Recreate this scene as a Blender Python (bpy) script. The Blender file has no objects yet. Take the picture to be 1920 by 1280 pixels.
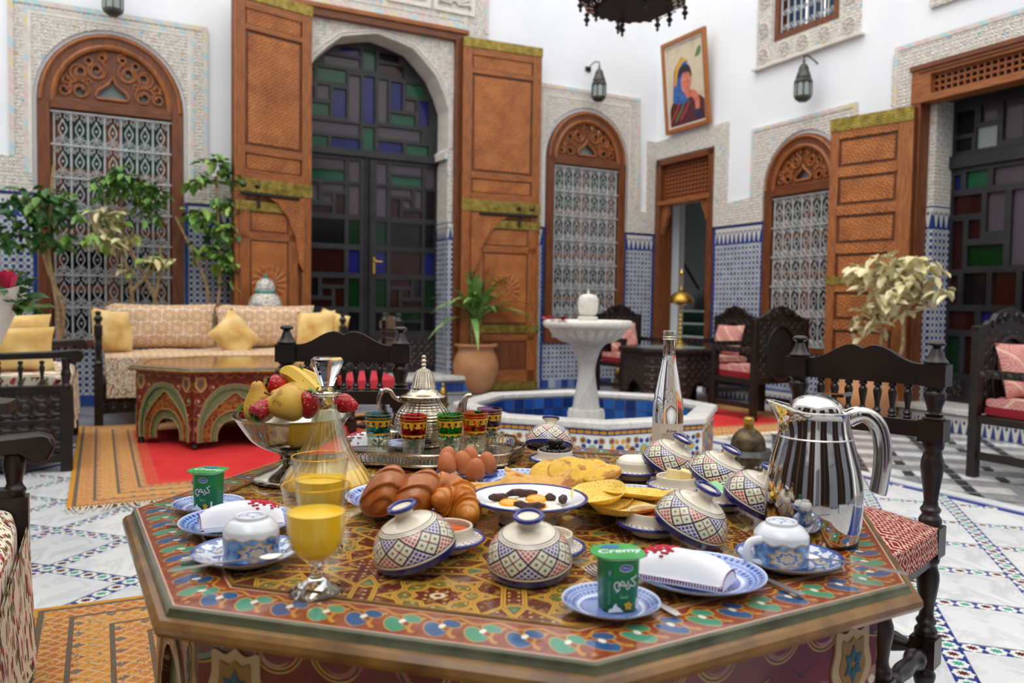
import bpy, bmesh, math, random
from math import sin, cos, pi, radians as R, sqrt, atan2, hypot
from mathutils import Vector, Matrix
from mathutils.geometry import tessellate_polygon
random.seed(7)
SC = bpy.context.scene
COL = SC.collection

# ---------------------------------------------------------------- camera
F, HC, PITCH, ROLL = 1500.0, 1.09, R(2.6), R(.88)
_rt = Vector((1, 0, 0)); _fw = Vector((0, cos(PITCH), -sin(PITCH))); _up = Vector((0, sin(PITCH), cos(PITCH)))
_cx = _rt*cos(ROLL) + _up*sin(ROLL); _cy = -_rt*sin(ROLL) + _up*cos(ROLL)
cam = bpy.data.cameras.new('camera'); CAM = bpy.data.objects.new('camera', cam); COL.objects.link(CAM)
M4 = Matrix.Identity(4)
for i in range(3): M4[i][0] = _cx[i]; M4[i][1] = _cy[i]; M4[i][2] = -_fw[i]
M4[2][3] = HC
CAM.matrix_world = M4
cam.sensor_width = 36; cam.lens = F/1920*36; cam.clip_start = .05; cam.clip_end = 100
cam.dof.use_dof = True; cam.dof.focus_distance = 1.75; cam.dof.aperture_fstop = 4.0
SC.camera = CAM

# ---------------------------------------------------------------- daylight (bright overcast sky over the open courtyard)
wd = bpy.data.worlds.new('sky'); SC.world = wd; wd.use_nodes = True
bg = wd.node_tree.nodes['Background']
bg.inputs[0].default_value = (1, .99, .975, 1); bg.inputs[1].default_value = 1.7
sun = bpy.data.lights.new('sun', 'SUN'); sun.energy = 1.1; sun.angle = R(50); sun.color = (1, .97, .92)
so = bpy.data.objects.new('sun', sun); COL.objects.link(so); so.rotation_euler = (R(28), R(-14), 0)
SC.view_settings.view_transform = 'Standard'; SC.view_settings.look = 'None'
SC.view_settings.exposure = 0.2; SC.view_settings.gamma = 1; SC.view_settings.use_curve_mapping = False

# ---------------------------------------------------------------- room frame
YAW = R(27.3)
AV = Vector((cos(YAW), sin(YAW), 0)); BV = Vector((-sin(YAW), cos(YAW), 0))
CN = Vector((1.9936, 11.3554, 0))                       # the corner of the two far walls
def W(s, t, z=0):                                        # s: metres from the right wall, t: metres from the left wall
    p = CN - AV*s - BV*t; return Vector((p.x, p.y, z))
def ray(u, v):
    a, b = (u-960)/F, (v-640)/F
    return _cx*a - _cy*b + _fw
def at(u, v, z):                                         # point of the horizontal plane z seen at (u, v)
    d = ray(u, v); k = (z-HC)/d.z; return Vector((d.x*k, d.y*k, z))
TZ = .70                                                 # breakfast table height

# ---------------------------------------------------------------- node expressions
NT = None
class E:
    def __init__(s, o): s.o = o
    def __add__(a, b): return mth('ADD', a, b)
    __radd__ = __add__
    def __sub__(a, b): return mth('SUBTRACT', a, b)
    def __rsub__(a, b): return mth('SUBTRACT', b, a)
    def __mul__(a, b): return mth('MULTIPLY', a, b)
    __rmul__ = __mul__
    def __truediv__(a, b): return mth('DIVIDE', a, b)
    def __neg__(a): return mth('MULTIPLY', a, -1)
    def __gt__(a, b): return mth('GREATER_THAN', a, b)
    def __lt__(a, b): return mth('LESS_THAN', a, b)
def lk(sock, x):
    if isinstance(x, E): NT.links.new(x.o, sock)
    elif isinstance(x, str): sock.default_value = hx(x)
    elif isinstance(x, (tuple, list)): sock.default_value = (*x, 1) if len(x) == 3 and len(sock.default_value) == 4 else x
    else: sock.default_value = x
def mth(op, *a):
    n = NT.nodes.new('ShaderNodeMath'); n.operation = op
    for i, x in enumerate(a): lk(n.inputs[i], x)
    return E(n.outputs[0])
def fract(a): return mth('FRACT', a)
def floor(a): return mth('FLOOR', a)
def ab(a): return mth('ABSOLUTE', a)
def mn(a, b): return mth('MINIMUM', a, b)
def mx(a, b): return mth('MAXIMUM', a, b)
def sn(a): return mth('SINE', a)
def cs(a): return mth('COSINE', a)
def sqr(a): return mth('SQRT', a)
def at2(a, b): return mth('ARCTAN2', a, b)
def md(a, b): return mth('FLOORED_MODULO', a, b)
def cen(a, p): return (fract(a/p)-.5)*p                   # distance from the centre of the repeat
def hyp(x, y): return sqr(x*x+y*y)
def sstep(lo, hi, x):
    n = NT.nodes.new('ShaderNodeMapRange'); n.interpolation_type = 'SMOOTHSTEP'
    lk(n.inputs[0], x); lk(n.inputs[1], lo); lk(n.inputs[2], hi); return E(n.outputs[0])
def mixc(f, a, b):
    n = NT.nodes.new('ShaderNodeMix'); n.data_type = 'RGBA'
    lk(n.inputs[0], f); lk(n.inputs[6], a); lk(n.inputs[7], b); return E(n.outputs[2])
def layers(base, *ls):
    for f, c in ls: base = mixc(f, base, c)
    return base
def coord(kind='UV'):
    t = NT.nodes.new('ShaderNodeTexCoord'); s = NT.nodes.new('ShaderNodeSeparateXYZ')
    NT.links.new(t.outputs[kind], s.inputs[0]); return E(s.outputs[0]), E(s.outputs[1]), E(s.outputs[2])
def vec(x, y, z=0):
    n = NT.nodes.new('ShaderNodeCombineXYZ'); lk(n.inputs[0], x); lk(n.inputs[1], y); lk(n.inputs[2], z); return E(n.outputs[0])
def objv():
    return E(NT.nodes.new('ShaderNodeTexCoord').outputs['Object'])
def noise(scale, detail=2, v=None, rough=.5, dist=0, color=False):
    n = NT.nodes.new('ShaderNodeTexNoise'); n.inputs['Scale'].default_value = scale; n.inputs['Detail'].default_value = detail
    n.inputs['Roughness'].default_value = rough; n.inputs['Distortion'].default_value = dist
    NT.links.new((v or objv()).o, n.inputs['Vector']); return E(n.outputs[1 if color else 0])
def voro(scale, v=None, feat='F1', out=0, rnd=1):
    n = NT.nodes.new('ShaderNodeTexVoronoi'); n.feature = feat; n.inputs['Scale'].default_value = scale; n.inputs['Randomness'].default_value = rnd
    NT.links.new((v or objv()).o, n.inputs['Vector']); return E(n.outputs[out])
def wnoise(x, y):
    n = NT.nodes.new('ShaderNodeTexWhiteNoise'); n.noise_dimensions = '2D'; NT.links.new(vec(x, y).o, n.inputs['Vector']); return E(n.outputs[0])
def ramp(f, *stops, const=False):
    n = NT.nodes.new('ShaderNodeValToRGB'); r = n.color_ramp
    if const: r.interpolation = 'CONSTANT'
    while len(r.elements) < len(stops): r.elements.new(.5)
    for e, (p, c) in zip(r.elements, stops): e.position = p; e.color = hx(c)
    lk(n.inputs[0], f); return E(n.outputs[0])
def hx(h):
    if not isinstance(h, str): return (*h, 1) if len(h) == 3 else h
    o = []
    for i in (0, 2, 4):
        c = int(h[i:i+2], 16)/255; o.append(c/12.92 if c <= .04045 else ((c+.055)/1.055)**2.4)
    return (*o, 1)
MATS = {}
def mat(name, col, rough=.5, metal=0, bump=None, bs=.5, bd=.01, trans=0, ior=1.45, coat=0, spec=.5, sheen=0, emit=None, es=1, alpha=None, sss=0):
    global NT
    m = bpy.data.materials.new(name); m.use_nodes = True; NT = m.node_tree; MATS[name] = m
    p = NT.nodes['Principled BSDF']; I = p.inputs
    def put(k, x):
        if callable(x): x = x()
        lk(I[k], x)
    put('Base Color', col); put('Roughness', rough); put('Metallic', metal)
    I['Transmission Weight'].default_value = trans; I['IOR'].default_value = ior
    I['Coat Weight'].default_value = coat; I['Coat Roughness'].default_value = .06; I['Specular IOR Level'].default_value = spec
    if sheen: I['Sheen Weight'].default_value = sheen
    if sss: I['Subsurface Weight'].default_value = sss; I['Subsurface Radius'].default_value = (.01, .006, .003)
    if emit: put('Emission Color', emit); I['Emission Strength'].default_value = es
    if alpha is not None: put('Alpha', alpha)
    if bump:
        b = NT.nodes.new('ShaderNodeBump'); b.inputs['Strength'].default_value = bs; b.inputs['Distance'].default_value = bd
        lk(b.inputs['Height'], bump()); NT.links.new(b.outputs[0], I['Normal'])
    return m

def thin_glass(name, tint, refl=.9, k=.55, e=3.0, b0=.02):
    global NT
    m = bpy.data.materials.new(name); m.use_nodes = True; NT = m.node_tree; MATS[name] = m; N = NT.nodes
    N.remove(N['Principled BSDF']); t = N.new('ShaderNodeBsdfTransparent'); t.inputs[0].default_value = hx(tint); g = N.new('ShaderNodeBsdfGlossy'); g.inputs['Roughness'].default_value = .03; g.inputs[0].default_value = (refl, refl, refl, 1)
    f = N.new('ShaderNodeLayerWeight'); f.inputs[0].default_value = .28; x = N.new('ShaderNodeMixShader'); fc = mth('POWER', E(f.outputs['Facing']), e)*k+b0; f.inputs[0].default_value = .5; NT.links.new(fc.o, x.inputs[0]); NT.links.new(t.outputs[0], x.inputs[1]); NT.links.new(g.outputs[0], x.inputs[2]); NT.links.new(x.outputs[0], N['Material Output'].inputs[0])

# ---------------------------------------------------------------- mesh helpers
class G:
    def __init__(s): s.v = []; s.f = []; s.u = []; s.m = []; s.k = 0
    def add(s, vs, fs, us=None, m=0):
        o = len(s.v); s.v += [Vector(x) for x in vs]
        for i, f in enumerate(fs):
            s.f.append([o+j for j in f]); s.m.append(m)
            s.u.append(us[i] if us else None)
        return s
    def mark(s): s.k = len(s.v); return s
    def xf(s, M, frm=None):
        for i in range(s.k if frm is None else frm, len(s.v)): s.v[i] = M @ s.v[i]
        return s
    def box(s, x0, x1, y0, y1, z0, z1, m=0):
        P = [(x, y, z) for z in (z0, z1) for y in (y0, y1) for x in (x0, x1)]
        return s.add(P, [(0, 2, 3, 1), (4, 5, 7, 6), (0, 1, 5, 4), (2, 6, 7, 3), (0, 4, 6, 2), (1, 3, 7, 5)], m=m)
    def cbox(s, c, sx, sy, sz, M=None, m=0):
        k = len(s.v); s.box(-sx/2, sx/2, -sy/2, sy/2, -sz/2, sz/2, m)
        s.xf(Matrix.Translation(c) @ (M or Matrix.Identity(4)), k); return s
    def taper(s, z0, z1, r0, r1, n=4, ph=pi/4, m=0):      # prism between two n-gons
        P = [(r*cos(ph+2*pi*i/n), r*sin(ph+2*pi*i/n), z) for z, r in ((z0, r0), (z1, r1)) for i in range(n)]
        return s.add(P, [tuple(range(n))[::-1], tuple(range(n, 2*n))]+[(i, (i+1) % n, n+(i+1) % n, n+i) for i in range(n)], m=m)
    def lathe(s, prof, n=32, mod=None, m=0, cap=True, c=(0, 0, 0)):
        k = len(prof); L = [0]
        for i in range(1, k): L.append(L[-1]+hypot(prof[i][0]-prof[i-1][0], prof[i][1]-prof[i-1][1]))
        T = L[-1] or 1; vs = []; fs = []; us = []
        for i, (r, z) in enumerate(prof):
            for j in range(n):
                th = 2*pi*j/n; q = r*(mod(th, L[i]/T, z) if mod else 1); vs.append((c[0]+q*cos(th), c[1]+q*sin(th), c[2]+z))
        for i in range(k-1):
            for j in range(n):
                a, b = i*n+j, i*n+(j+1) % n; fs.append((a, b, b+n, a+n))
                us.append([(j/n, L[i]/T), ((j+1)/n, L[i]/T), ((j+1)/n, L[i+1]/T), (j/n, L[i+1]/T)])
        if cap:
            for i in ((0, k-1) if cap is True else (0,)):
                if prof[i][0] > 1e-5: fs.append(tuple(i*n+j for j in range(n))); us.append([(j/n, L[i]/T) for j in range(n)])
        return s.add(vs, fs, us, m)
    def tube(s, pts, r, n=8, closed=False, cap=True, m=0, flat=1.0):
        pts = [Vector(p) for p in pts]; k = len(pts); rr = r if isinstance(r, (list, tuple)) else [r]*k
        vs = []; fs = []; us = []; up = None
        for i in range(k):
            a = pts[(i-1) % k] if (closed or i) else pts[i]; b = pts[(i+1) % k] if (closed or i < k-1) else pts[i]
            t = (b-a).normalized() if (b-a).length > 1e-9 else Vector((0, 0, 1))
            if up is None: up = Vector((0, 0, 1)) if abs(t.z) < .9 else Vector((1, 0, 0))
            x = t.cross(up); x = x.normalized() if x.length > 1e-6 else t.orthogonal().normalized(); up = x.cross(t).normalized()
            for j in range(n):
                th = 2*pi*j/n; vs.append(pts[i]+(x*cos(th)+up*sin(th)*flat)*rr[i])
        e = k if closed else k-1
        for i in range(e):
            for j in range(n):
                a, b = i*n+j, i*n+(j+1) % n; c, d = ((i+1) % k)*n+(j+1) % n, ((i+1) % k)*n+j
                fs.append((a, b, c, d)); us.append([(j/n, i/e), ((j+1)/n, i/e), ((j+1)/n, (i+1)/e), (j/n, (i+1)/e)])
        if cap and not closed: fs += [tuple(range(n)), tuple((k-1)*n+j for j in range(n))]; us += [None, None]
        return s.add(vs, fs, us, m)
    def plate(s, outer, holes=(), y0=0, y1=.02, m=0):     # polygon in the XZ plane with thickness along Y, UV in metres
        loops = [list(outer)]+[list(h) for h in holes]; flat = [p for l in loops for p in l]; n = len(flat)
        tri = tessellate_polygon([[Vector((p[0], p[1], 0)) for p in l] for l in loops])
        vs = [(p[0], y, p[1]) for y in (y0, y1) for p in flat]; fs = []; us = []
        for t in tri:
            fs.append(tuple(t)); us.append([flat[i] for i in t]); q = tuple(i+n for i in t[::-1]); fs.append(q); us.append([flat[i-n] for i in q])
        o = 0
        for l in loops:
            k = len(l)
            for i in range(k):
                a, b = o+i, o+(i+1) % k; fs.append((a, b, b+n, a+n)); us.append([flat[a], flat[b], (flat[b][0]+.02, flat[b][1]), (flat[a][0]+.02, flat[a][1])])
            o += k
        return s.add(vs, fs, us, m)
    def strip(s, A, B, m=0, closed=False):                # quad strip between two polylines of 3-D points
        k = len(A); e = k if closed else k-1
        return s.add(list(A)+list(B), [(i, (i+1) % k, k+(i+1) % k, k+i) for i in range(e)], m=m)
    def grid(s, fn, nu, nv, m=0, wrap=False):             # fn(u, v) -> point
        vs = [fn(i/nu, j/nv) for j in range(nv+1) for i in range(nu+1)]; fs = []; us = []
        for j in range(nv):
            for i in range(nu):
                a = j*(nu+1)+i; fs.append((a, a+1, a+nu+2, a+nu+1))
                us.append([(i/nu, j/nv), ((i+1)/nu, j/nv), ((i+1)/nu, (j+1)/nv), (i/nu, (j+1)/nv)])
        return s.add(vs, fs, us, m)
    def mesh(s, name, mats, smooth=35, recalc=True, merge=False):
        me = bpy.data.meshes.new(name); me.from_pydata([tuple(v) for v in s.v], [], s.f)
        for m in (mats if isinstance(mats, (list, tuple)) else [mats]): me.materials.append(MATS[m])
        uv = me.uv_layers.new(name='UVMap')
        for p in me.polygons:
            p.material_index = s.m[p.index]; q = s.u[p.index]
            if q is None:
                nn = p.normal; ax = max(range(3), key=lambda i: abs(nn[i])); ij = [(1, 2), (0, 2), (0, 1)][ax]
                q = [(s.v[i][ij[0]], s.v[i][ij[1]]) for i in s.f[p.index]]
            for li, c in zip(p.loop_indices, q): uv.data[li].uv = c
        if recalc or merge:
            b = bmesh.new(); b.from_mesh(me)
            if merge: bmesh.ops.remove_doubles(b, verts=b.verts, dist=1e-5)
            bmesh.ops.recalc_face_normals(b, faces=b.faces); b.to_mesh(me); b.free()
        if smooth:
            me.polygons.foreach_set('use_smooth', [True]*len(me.polygons)); me.set_sharp_from_angle(angle=R(smooth))
        return me
    def build(s, name, mats, parent=None, smooth=35, bevel=0, loc=None, rot=None, recalc=True, merge=False, sub=0):
        return put(name, s.mesh(name, mats, smooth, recalc, merge), parent, loc, rot, bevel, sub)
def put(name, me, parent=None, loc=None, rot=None, bevel=0, sub=0, scale=None):
    o = bpy.data.objects.new(name, me); COL.objects.link(o)
    if parent: o.parent = parent
    if loc is not None: o.location = loc
    if rot is not None: o.rotation_euler = rot
    if scale is not None: o.scale = scale
    if bevel:
        b = o.modifiers.new('bevel', 'BEVEL'); b.width = bevel; b.segments = 2; b.limit_method = 'ANGLE'; b.angle_limit = R(40)
    if sub:
        b = o.modifiers.new('smooth', 'SUBSURF'); b.levels = b.render_levels = sub
    return o
def tag(o, label, cat, group=None):
    o['label'] = label; o['category'] = cat
    if group: o['group'] = group
    return o
def thing(name, label, cat, loc=(0, 0, 0), rz=0, group=None):
    o = bpy.data.objects.new(name, None); COL.objects.link(o); o.empty_display_size = .1
    o.location = loc; o.rotation_euler = (0, 0, rz); return tag(o, label, cat, group)
def struct(o, label=None, cat=None):
    o['kind'] = 'structure'
    if label: o['label'] = label
    if cat: o['category'] = cat
    return o
def sempty(name, loc, rz, label, cat):
    o = bpy.data.objects.new(name, None); COL.objects.link(o); o.location = loc; o.rotation_euler = (0, 0, rz); return struct(o, label, cat)
def dup(root, label=None, loc=None, rot=None):
    def cp(o, par):
        c = o.copy(); COL.objects.link(c); c.parent = par
        for ch in o.children: cp(ch, c)
        return c
    r = cp(root, None)
    if label: r['label'] = label
    if loc is not None: r.location = loc
    if rot is not None: r.rotation_euler = rot if isinstance(rot, (tuple, list)) else (0, 0, rot)
    return r
def arc(cx, cz, rx, rz, a0, a1, n):
    return [(cx+rx*cos(R(a0+(a1-a0)*i/n)), cz+rz*sin(R(a0+(a1-a0)*i/n))) for i in range(n+1)]
def crom(P, n=6):                                         # smooth curve through points
    P = [Vector(p) for p in P]; o = []
    for i in range(len(P)-1):
        a, b, c, d = P[max(i-1, 0)], P[i], P[i+1], P[min(i+2, len(P)-1)]
        for j in range(n):
            t = j/n; o.append(.5*((2*b)+(c-a)*t+(2*a-5*b+4*c-d)*t*t+(3*b-a-3*c+d)*t**3))
    o.append(P[-1]); return o
def prof(P, n=5):                                         # smooth lathe profile
    return [(max(p.x, 0), p.y) for p in crom([Vector((r, z, 0)) for r, z in P], n)]
# ---------------------------------------------------------------- materials
def grain(a, b, sc=6, st=18, ax=2):
    def f():
        x, y, z = coord('Object'); c = [x, y, z]; c = [q*(sc if i == ax else sc*st*.35) for i, q in enumerate(c)]
        n = noise(1.0, 3, vec(*c), .6, .4); return ramp(n, (.3, a), (.7, b))
    return f
def carved(sc, k=1):
    def f():
        v = objv(); return voro(sc, v, 'DISTANCE_TO_EDGE')*1.5+noise(sc*2, 2, v)*.3
    return f
mat('plaster', lambda: ramp(noise(1.3, 3), (.3, 'e3e7ec'), (.7, 'edf0f3')), .85, bump=lambda: noise(6, 4), bs=.12, bd=.02)
def stucco_col():
    x, y, z = coord(); n = noise(30, 2)
    base = ramp(n, (.35, 'c6bfb3'), (.65, 'e6e1d9'))
    k = mn(ab(cen(x+y*.0, .055)), ab(cen(y, .055)))
    w = wnoise(floor(x/.055), floor(y/.055))
    return layers(base, ((w > .985)*(ab(cen(x, .055)) < .016)*(ab(cen(y, .055)) < .018), 'cdb79a'),
                  ((w < .03)*(ab(cen(x, .055)) < .016)*(ab(cen(y, .055)) < .018), '9fc4cf'))
def stucco_h():
    x, y, z = coord(); q = .07
    a = sn((x+y)*(2*pi/q))*sn((x-y)*(2*pi/q)); r = sn(hyp(cen(x, q*2), cen(y, q*2))*(2*pi/.022))
    return a*.5+r*.5+noise(70, 2)*.5
mat('stucco', stucco_col, .85, bump=stucco_h, bs=.7, bd=.014)
def border_col():
    x, y, z = coord(); i = floor((x+y)/.09); w = wnoise(i, 1.0); on = (ab(cen(x+y, .09)) < .03)
    return layers('cfc9bf', (on*(w > .66), 'a9cbd3'), (on*(w < .34), 'd0b8b6'), (on*(w > .45)*(w < .55), 'd3c597'))
mat('stucco_border', border_col, .85, bump=lambda: noise(90, 2), bs=.4, bd=.006)
mat('stucco_moulding', lambda: ramp(noise(8), (.3, 'cbc6bd'), (.7, 'dcd8d0')), .8)
def dado_col():
    x, y, z = coord(); p = .062
    cx, cy = ab(cen(x, p)), ab(cen(y, p)); w = wnoise(floor(x/p), floor(y/p))
    dot = mx(cx, cy) < .0175; bar = (mx(ab(cen(x+p/2, p))*1.0, ab(cen(y+p/2, p))) < .008)
    t = layers(ramp(w, (.0, 'a9adb0'), (1, 'c6c8c6')), (mn(cx, cy) > .0265, '7f93ad'), (bar, '2d4a86'), (dot, ramp(w, (.0, '1d2f66'), (1, '2f4f92'))))
    # crenellated frieze in the top 0.16 m, blue lines around it
    fr = y > 1.9; tri = ab(cen(x, .075)) < (2.06-y)*.19; dia = (ab(cen(x+.0375, .075))+ab(y-2.03)*.7) < .016
    f = layers('cdccc2', (tri, '27407f'), (dia, '27407f'))
    t = mixc(fr, t, f)
    ln = mx((y > 2.085), (y > 1.882)*(y < 1.9))
    t = mixc(ln, t, '24397c')
    return mixc((y < .11), t, ramp(wnoise(floor(x/.1), 3.0), (0, '1e3570'), (.6, '2f519e'), (1, 'a9b3bf')))
mat('dado_tile', dado_col, .22, bump=lambda: (lambda c: mn(ab(cen(c[0], .031)), ab(cen(c[1], .031))))(coord()), bs=.35, bd=.01)
mat('blue_tile', lambda: ramp(noise(9), (.3, '20356f'), (.7, '2c4a8f')), .2)
def wood(name, a, b, rough=.45, ax=2, bump=None, bs=.4, bd=.006): return mat(name, grain(a, b, ax=ax), rough, bump=bump, bs=bs, bd=bd)
wood('cedar', '75401d', 'a3622e'); wood('cedar_h', '75401d', 'a3622e', ax=0)
wood('cedar_dark', '542a15', '7a4420'); wood('cedar_dark_h', '542a15', '7a4420', ax=0)
def carve2():
    x, y, z = coord(); q = .12; r = hyp(cen(x, q), cen(y, q)); th = at2(cen(x, q), cen(y, q))
    return sn(r*(2*pi/.03))*.5+sn(th*8)*.4+noise(40, 2)*.6
def carve_col():
    n = noise(5, 3); return ramp(n, (.3, '8a4c22'), (.7, 'ad6a31'))
mat('cedar_carved', carve_col, .5, bump=carve2, bs=.55, bd=.008)
def rosette_h():
    x, y, z = coord(); r = hyp(x, y); th = at2(x, y); return sn(th*16+r*20)*(r < .2)+sn(r*90)*.4*(r < .2)+noise(30)*.3
mat('cedar_rosette', carve_col, .5, bump=rosette_h, bs=.5, bd=.008)
mat('brass_band', lambda: ramp(noise(14, 3), (.3, '6f5f26'), (.7, 'a39048')), .42, .75, bump=lambda: (lambda c: sn(hyp(cen(c[0], .06), cen(c[1], .06))*260))(coord()), bs=.3, bd=.004)
mat('brass', '9a7a35', .3, 1); mat('gold', 'c4a052', .28, 1)
mat('bronze', lambda: ramp(noise(25, 2), (.3, '3d3426'), (.7, '6b5d45')), .45, .8)
mat('iron_dark', '2c2722', .5, .6)
mat('pewter', lambda: ramp(noise(20, 2), (.3, '3b3a36'), (.7, '575650')), .5, .6)
mat('grille_paint', lambda: ramp(noise(12, 2), (.3, 'a3a6a8'), (.7, 'c2c5c6')), .45, .2)
mat('lattice_wood', '8a4e28', .5)
mat('black_wood', lambda: ramp(noise(7, 3), (.3, '15110f'), (.7, '2a211c')), .33, bump=lambda: noise(25, 3), bs=.08, bd=.004)
mat('black_carved', lambda: ramp(noise(7, 3), (.3, '17120f'), (.7, '2e241e')), .36, bump=lambda: (lambda c: sn(hyp(cen(c[0], .09), cen(c[1], .09))*150)+noise(60, 2))(coord()), bs=.8, bd=.006)
mat('door_black', lambda: ramp(noise(5, 2), (.3, '19191b'), (.7, '28282a')), .4)
mat('leather_black', '1e1a19', .4)
def pane(n, c): mat(n, c, .12, spec=.35)
pane('pane_green', '1d4f38'); pane('pane_blue', '191b5c'); pane('pane_violet', '4a4249'); pane('pane_red', '2a0e0a'); pane('pane_dark', '0e0c10'); pane('pane_bright_green', '07290d')
pane('pane_pale', '8d9897'); pane('pane_sky', '38506f')
mat('interior_dark', '241f1c', .9); mat('interior_wall', 'cfd0cf', .85); mat('interior_shade', '7d8083', .85); mat('green_tile', '1c4a33', .3)  # the mid grey puts the passage's gloom into its wall colour
def marble(a, b, vein):
    def f():
        n = noise(2.2, 6, None, .65, 1.6); v = sstep(.0, .05, ab(n-.5))*.45+.55; return mixc(v, vein, ramp(noise(1.1, 3), (.3, a), (.7, b)))
    return f
mat('marble', marble('d6d8da', 'e6e7e6', 'bcc0c3'), .22); mat('marble_b', marble('cfd2d4', 'e0e2e2', 'adb2b6'), .25)
mat('marble_grey', marble('7b7c80', 'a2a2a3', '5e6064'), .3); mat('marble_pale', marble('b3b2b0', 'cfcdc9', '8f8f91'), .3); mat('marble_dark', marble('25272b', '3a3c40', '4c4e52'), .3)
mat('marble_rim', marble('c9c7c3', 'dddbd6', 'aaa7a3'), .35); mat('marble_bowl', marble('d3cfc7', 'e4e0d8', 'bcb6ac'), .4)
mat('mosaic_blue', lambda: ramp(noise(20), (.3, '1c2d74'), (.7, '2a3f90')), .25); mat('mosaic_white', 'e3e4de', .25)
mat('mosaic_red', '64201f', .25); mat('mosaic_green', '3aa98c', .25); mat('mosaic_yellow', 'd99a22', .25); mat('mosaic_brown', '8a5218', .25); mat('mosaic_turquoise', '4db3b4', .25)
for i, c in enumerate(('16306f', '1f4b96', '2c62ad', '1a3a83')): mat('pool_blue_%d' % i, c, .15)
mat('grout', 'b9b6ae', .8); mat('water', '0d2a5c', .02, trans=.9, ior=1.33)
# breakfast table paint
def top_col():
    x, y, z = coord('Object'); P = .205
    X, Y = cen(x, P), cen(y, P); r = hyp(X, Y); w = ab(md(at2(Y, X), pi/4)-pi/8); px, py = r*cs(w), r*sn(w)
    L = [px*.62+py*.78-.026, px-.055, px*.80-py*.60-.040, px*.92+py*.39-.088, px*.70-py*.71-.066]
    m = mn(mn(mn(ab(L[0]), ab(L[1])), mn(ab(L[2]), ab(L[3]))), ab(L[4]))
    k = fract(((L[0] > 0)*1+(L[1] > 0)*2+(L[2] > 0)*4+(L[3] > 0)*8+(L[4] > 0)*16)*.2713)
    cell = ramp(k, (0, '6b2f1e'), (.14, '6f6a30'), (.27, '4a2c18'), (.39, '4f7a58'), (.5, '8a4526'), (.61, '7f6630'), (.72, '3f6064'), (.84, '5f2a1c'), const=True)
    cell = mixc(sstep(.52, .66, noise(85, 3))*.5, cell, 'b8954e')
    dots = (hyp(cen(x, .014), cen(y, .014)) < .0026)*(m > .006)*(k < .3)
    return layers(cell, (dots, 'c9ab66'), (m < .0046, '2c1d10'), (m < .0036, 'c9983a'), (m < .0008, '9a722c'), (r < .011, 'd9c9a4'), (r < .005, '8a3a26'))
mat('table_paint', top_col, .16, coat=.6, spec=.5)
def band_col():
    x, v, z = coord(); p = .052; i = floor(x/p); X = cen(x, p)/(p*.5); Y = (v-.5)*2
    c = mixc(md(i, 2.0) > .5, '3f8a6c', '234f80'); k = noise(70, 2)
    def el(cx, cy, rx, ry, a): x_, y_ = (X-cx)*cos(a)+(Y-cy)*sin(a), (Y-cy)*cos(a)-(X-cx)*sin(a); return hyp(x_/rx, y_/ry)
    d = mn(mn(el(-.28, .22, .62, .34, .7), el(.36, -.3, .5, .26, .25)), el(.15, .5, .34, .2, -.5))
    return layers(ramp(k, (.3, '742f18'), (.7, '964526')), (ab(hyp(X-.95, (Y-.1)*.8)-.42) < .07, 'b9822c'), (ab(Y+.62+.15*sn(X*pi)) < .06, 'b9822c'), (d < 1.14, 'b9903e'), (d < 1.0, c), (hyp(X-.02, Y+.05) < .16, 'e3dccb'), (ab(Y) > .93, 'c9a184'))
mat('table_band', band_col, .2, coat=.5)
mat('table_green', lambda: ramp(noise(18, 3), (.3, '3a3c28'), (.7, '5e6046')), .35, coat=.2)
mat('table_gold', lambda: ramp(noise(16, 3), (.3, '5a3a12'), (.7, '8f6526')), .35, coat=.2)
mat('table_bare', lambda: ramp(noise(9, 4, None, .6), (.3, '7d6a58'), (.7, 'a8917b')), .6)
def apron_col():
    x, y, z = coord(); p = .1; i, j = floor(x/p), floor(y/p); X, Y = cen(x, p)/(p*.5), cen(y, p)/(p*.5); sg = md(i+j, 2.0)*2-1
    r = hyp(X, Y); th = at2(Y, X*sg)/(2*pi); sp = fract(th+r*1.15); leaf = (ab(sp-.5) < .2)*(r < .62); line = (ab(sp-.5) < .09)*(r < .98)
    w = wnoise(i, j)
    return layers(ramp(noise(14), (.3, '5e1c12'), (.7, '75261a')), (line, 'b98a2c'), (leaf, ramp(w, (0, '8f5b48'), (.35, 'a8765c'), (.6, '6f7d6f'), (.8, '4a2620'), const=True)), ((r > .5)*(ab(sp-.5) < .03), '2c1512'), (r < .14, 'dccbb0'))
mat('table_apron', apron_col, .3, coat=.3)
def leafband():
    x, y, z = coord(); q = cen(x, .04)/.02; Y = (y-.5)*2
    return layers('1d1a14', ((q*q+(Y-q*.5)*(Y-q*.5)) < .75, 'a8833f'), (ab(Y) > .86, 'c2a368'))
mat('table_leafband', leafband, .35, coat=.2)
mat('table_arch_green', lambda: ramp(sn(noise(16, 1)*30), (.2, '6c7f55'), (.6, '93a273'), (.95, '4e6a4c')), .35, coat=.2)
mat('table_arch_dark', lambda: ramp(voro(42, None, 'F1', 0), (.1, '3a1810'), (.4, '7a4a22'), (.7, 'a06a2c')), .4)
mat('cartouche_cream', 'b99d6c', .35, coat=.2); mat('cartouche_gold', '8d6a2c', .35); mat('leaf_blue', '2a5563', .35)
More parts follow.
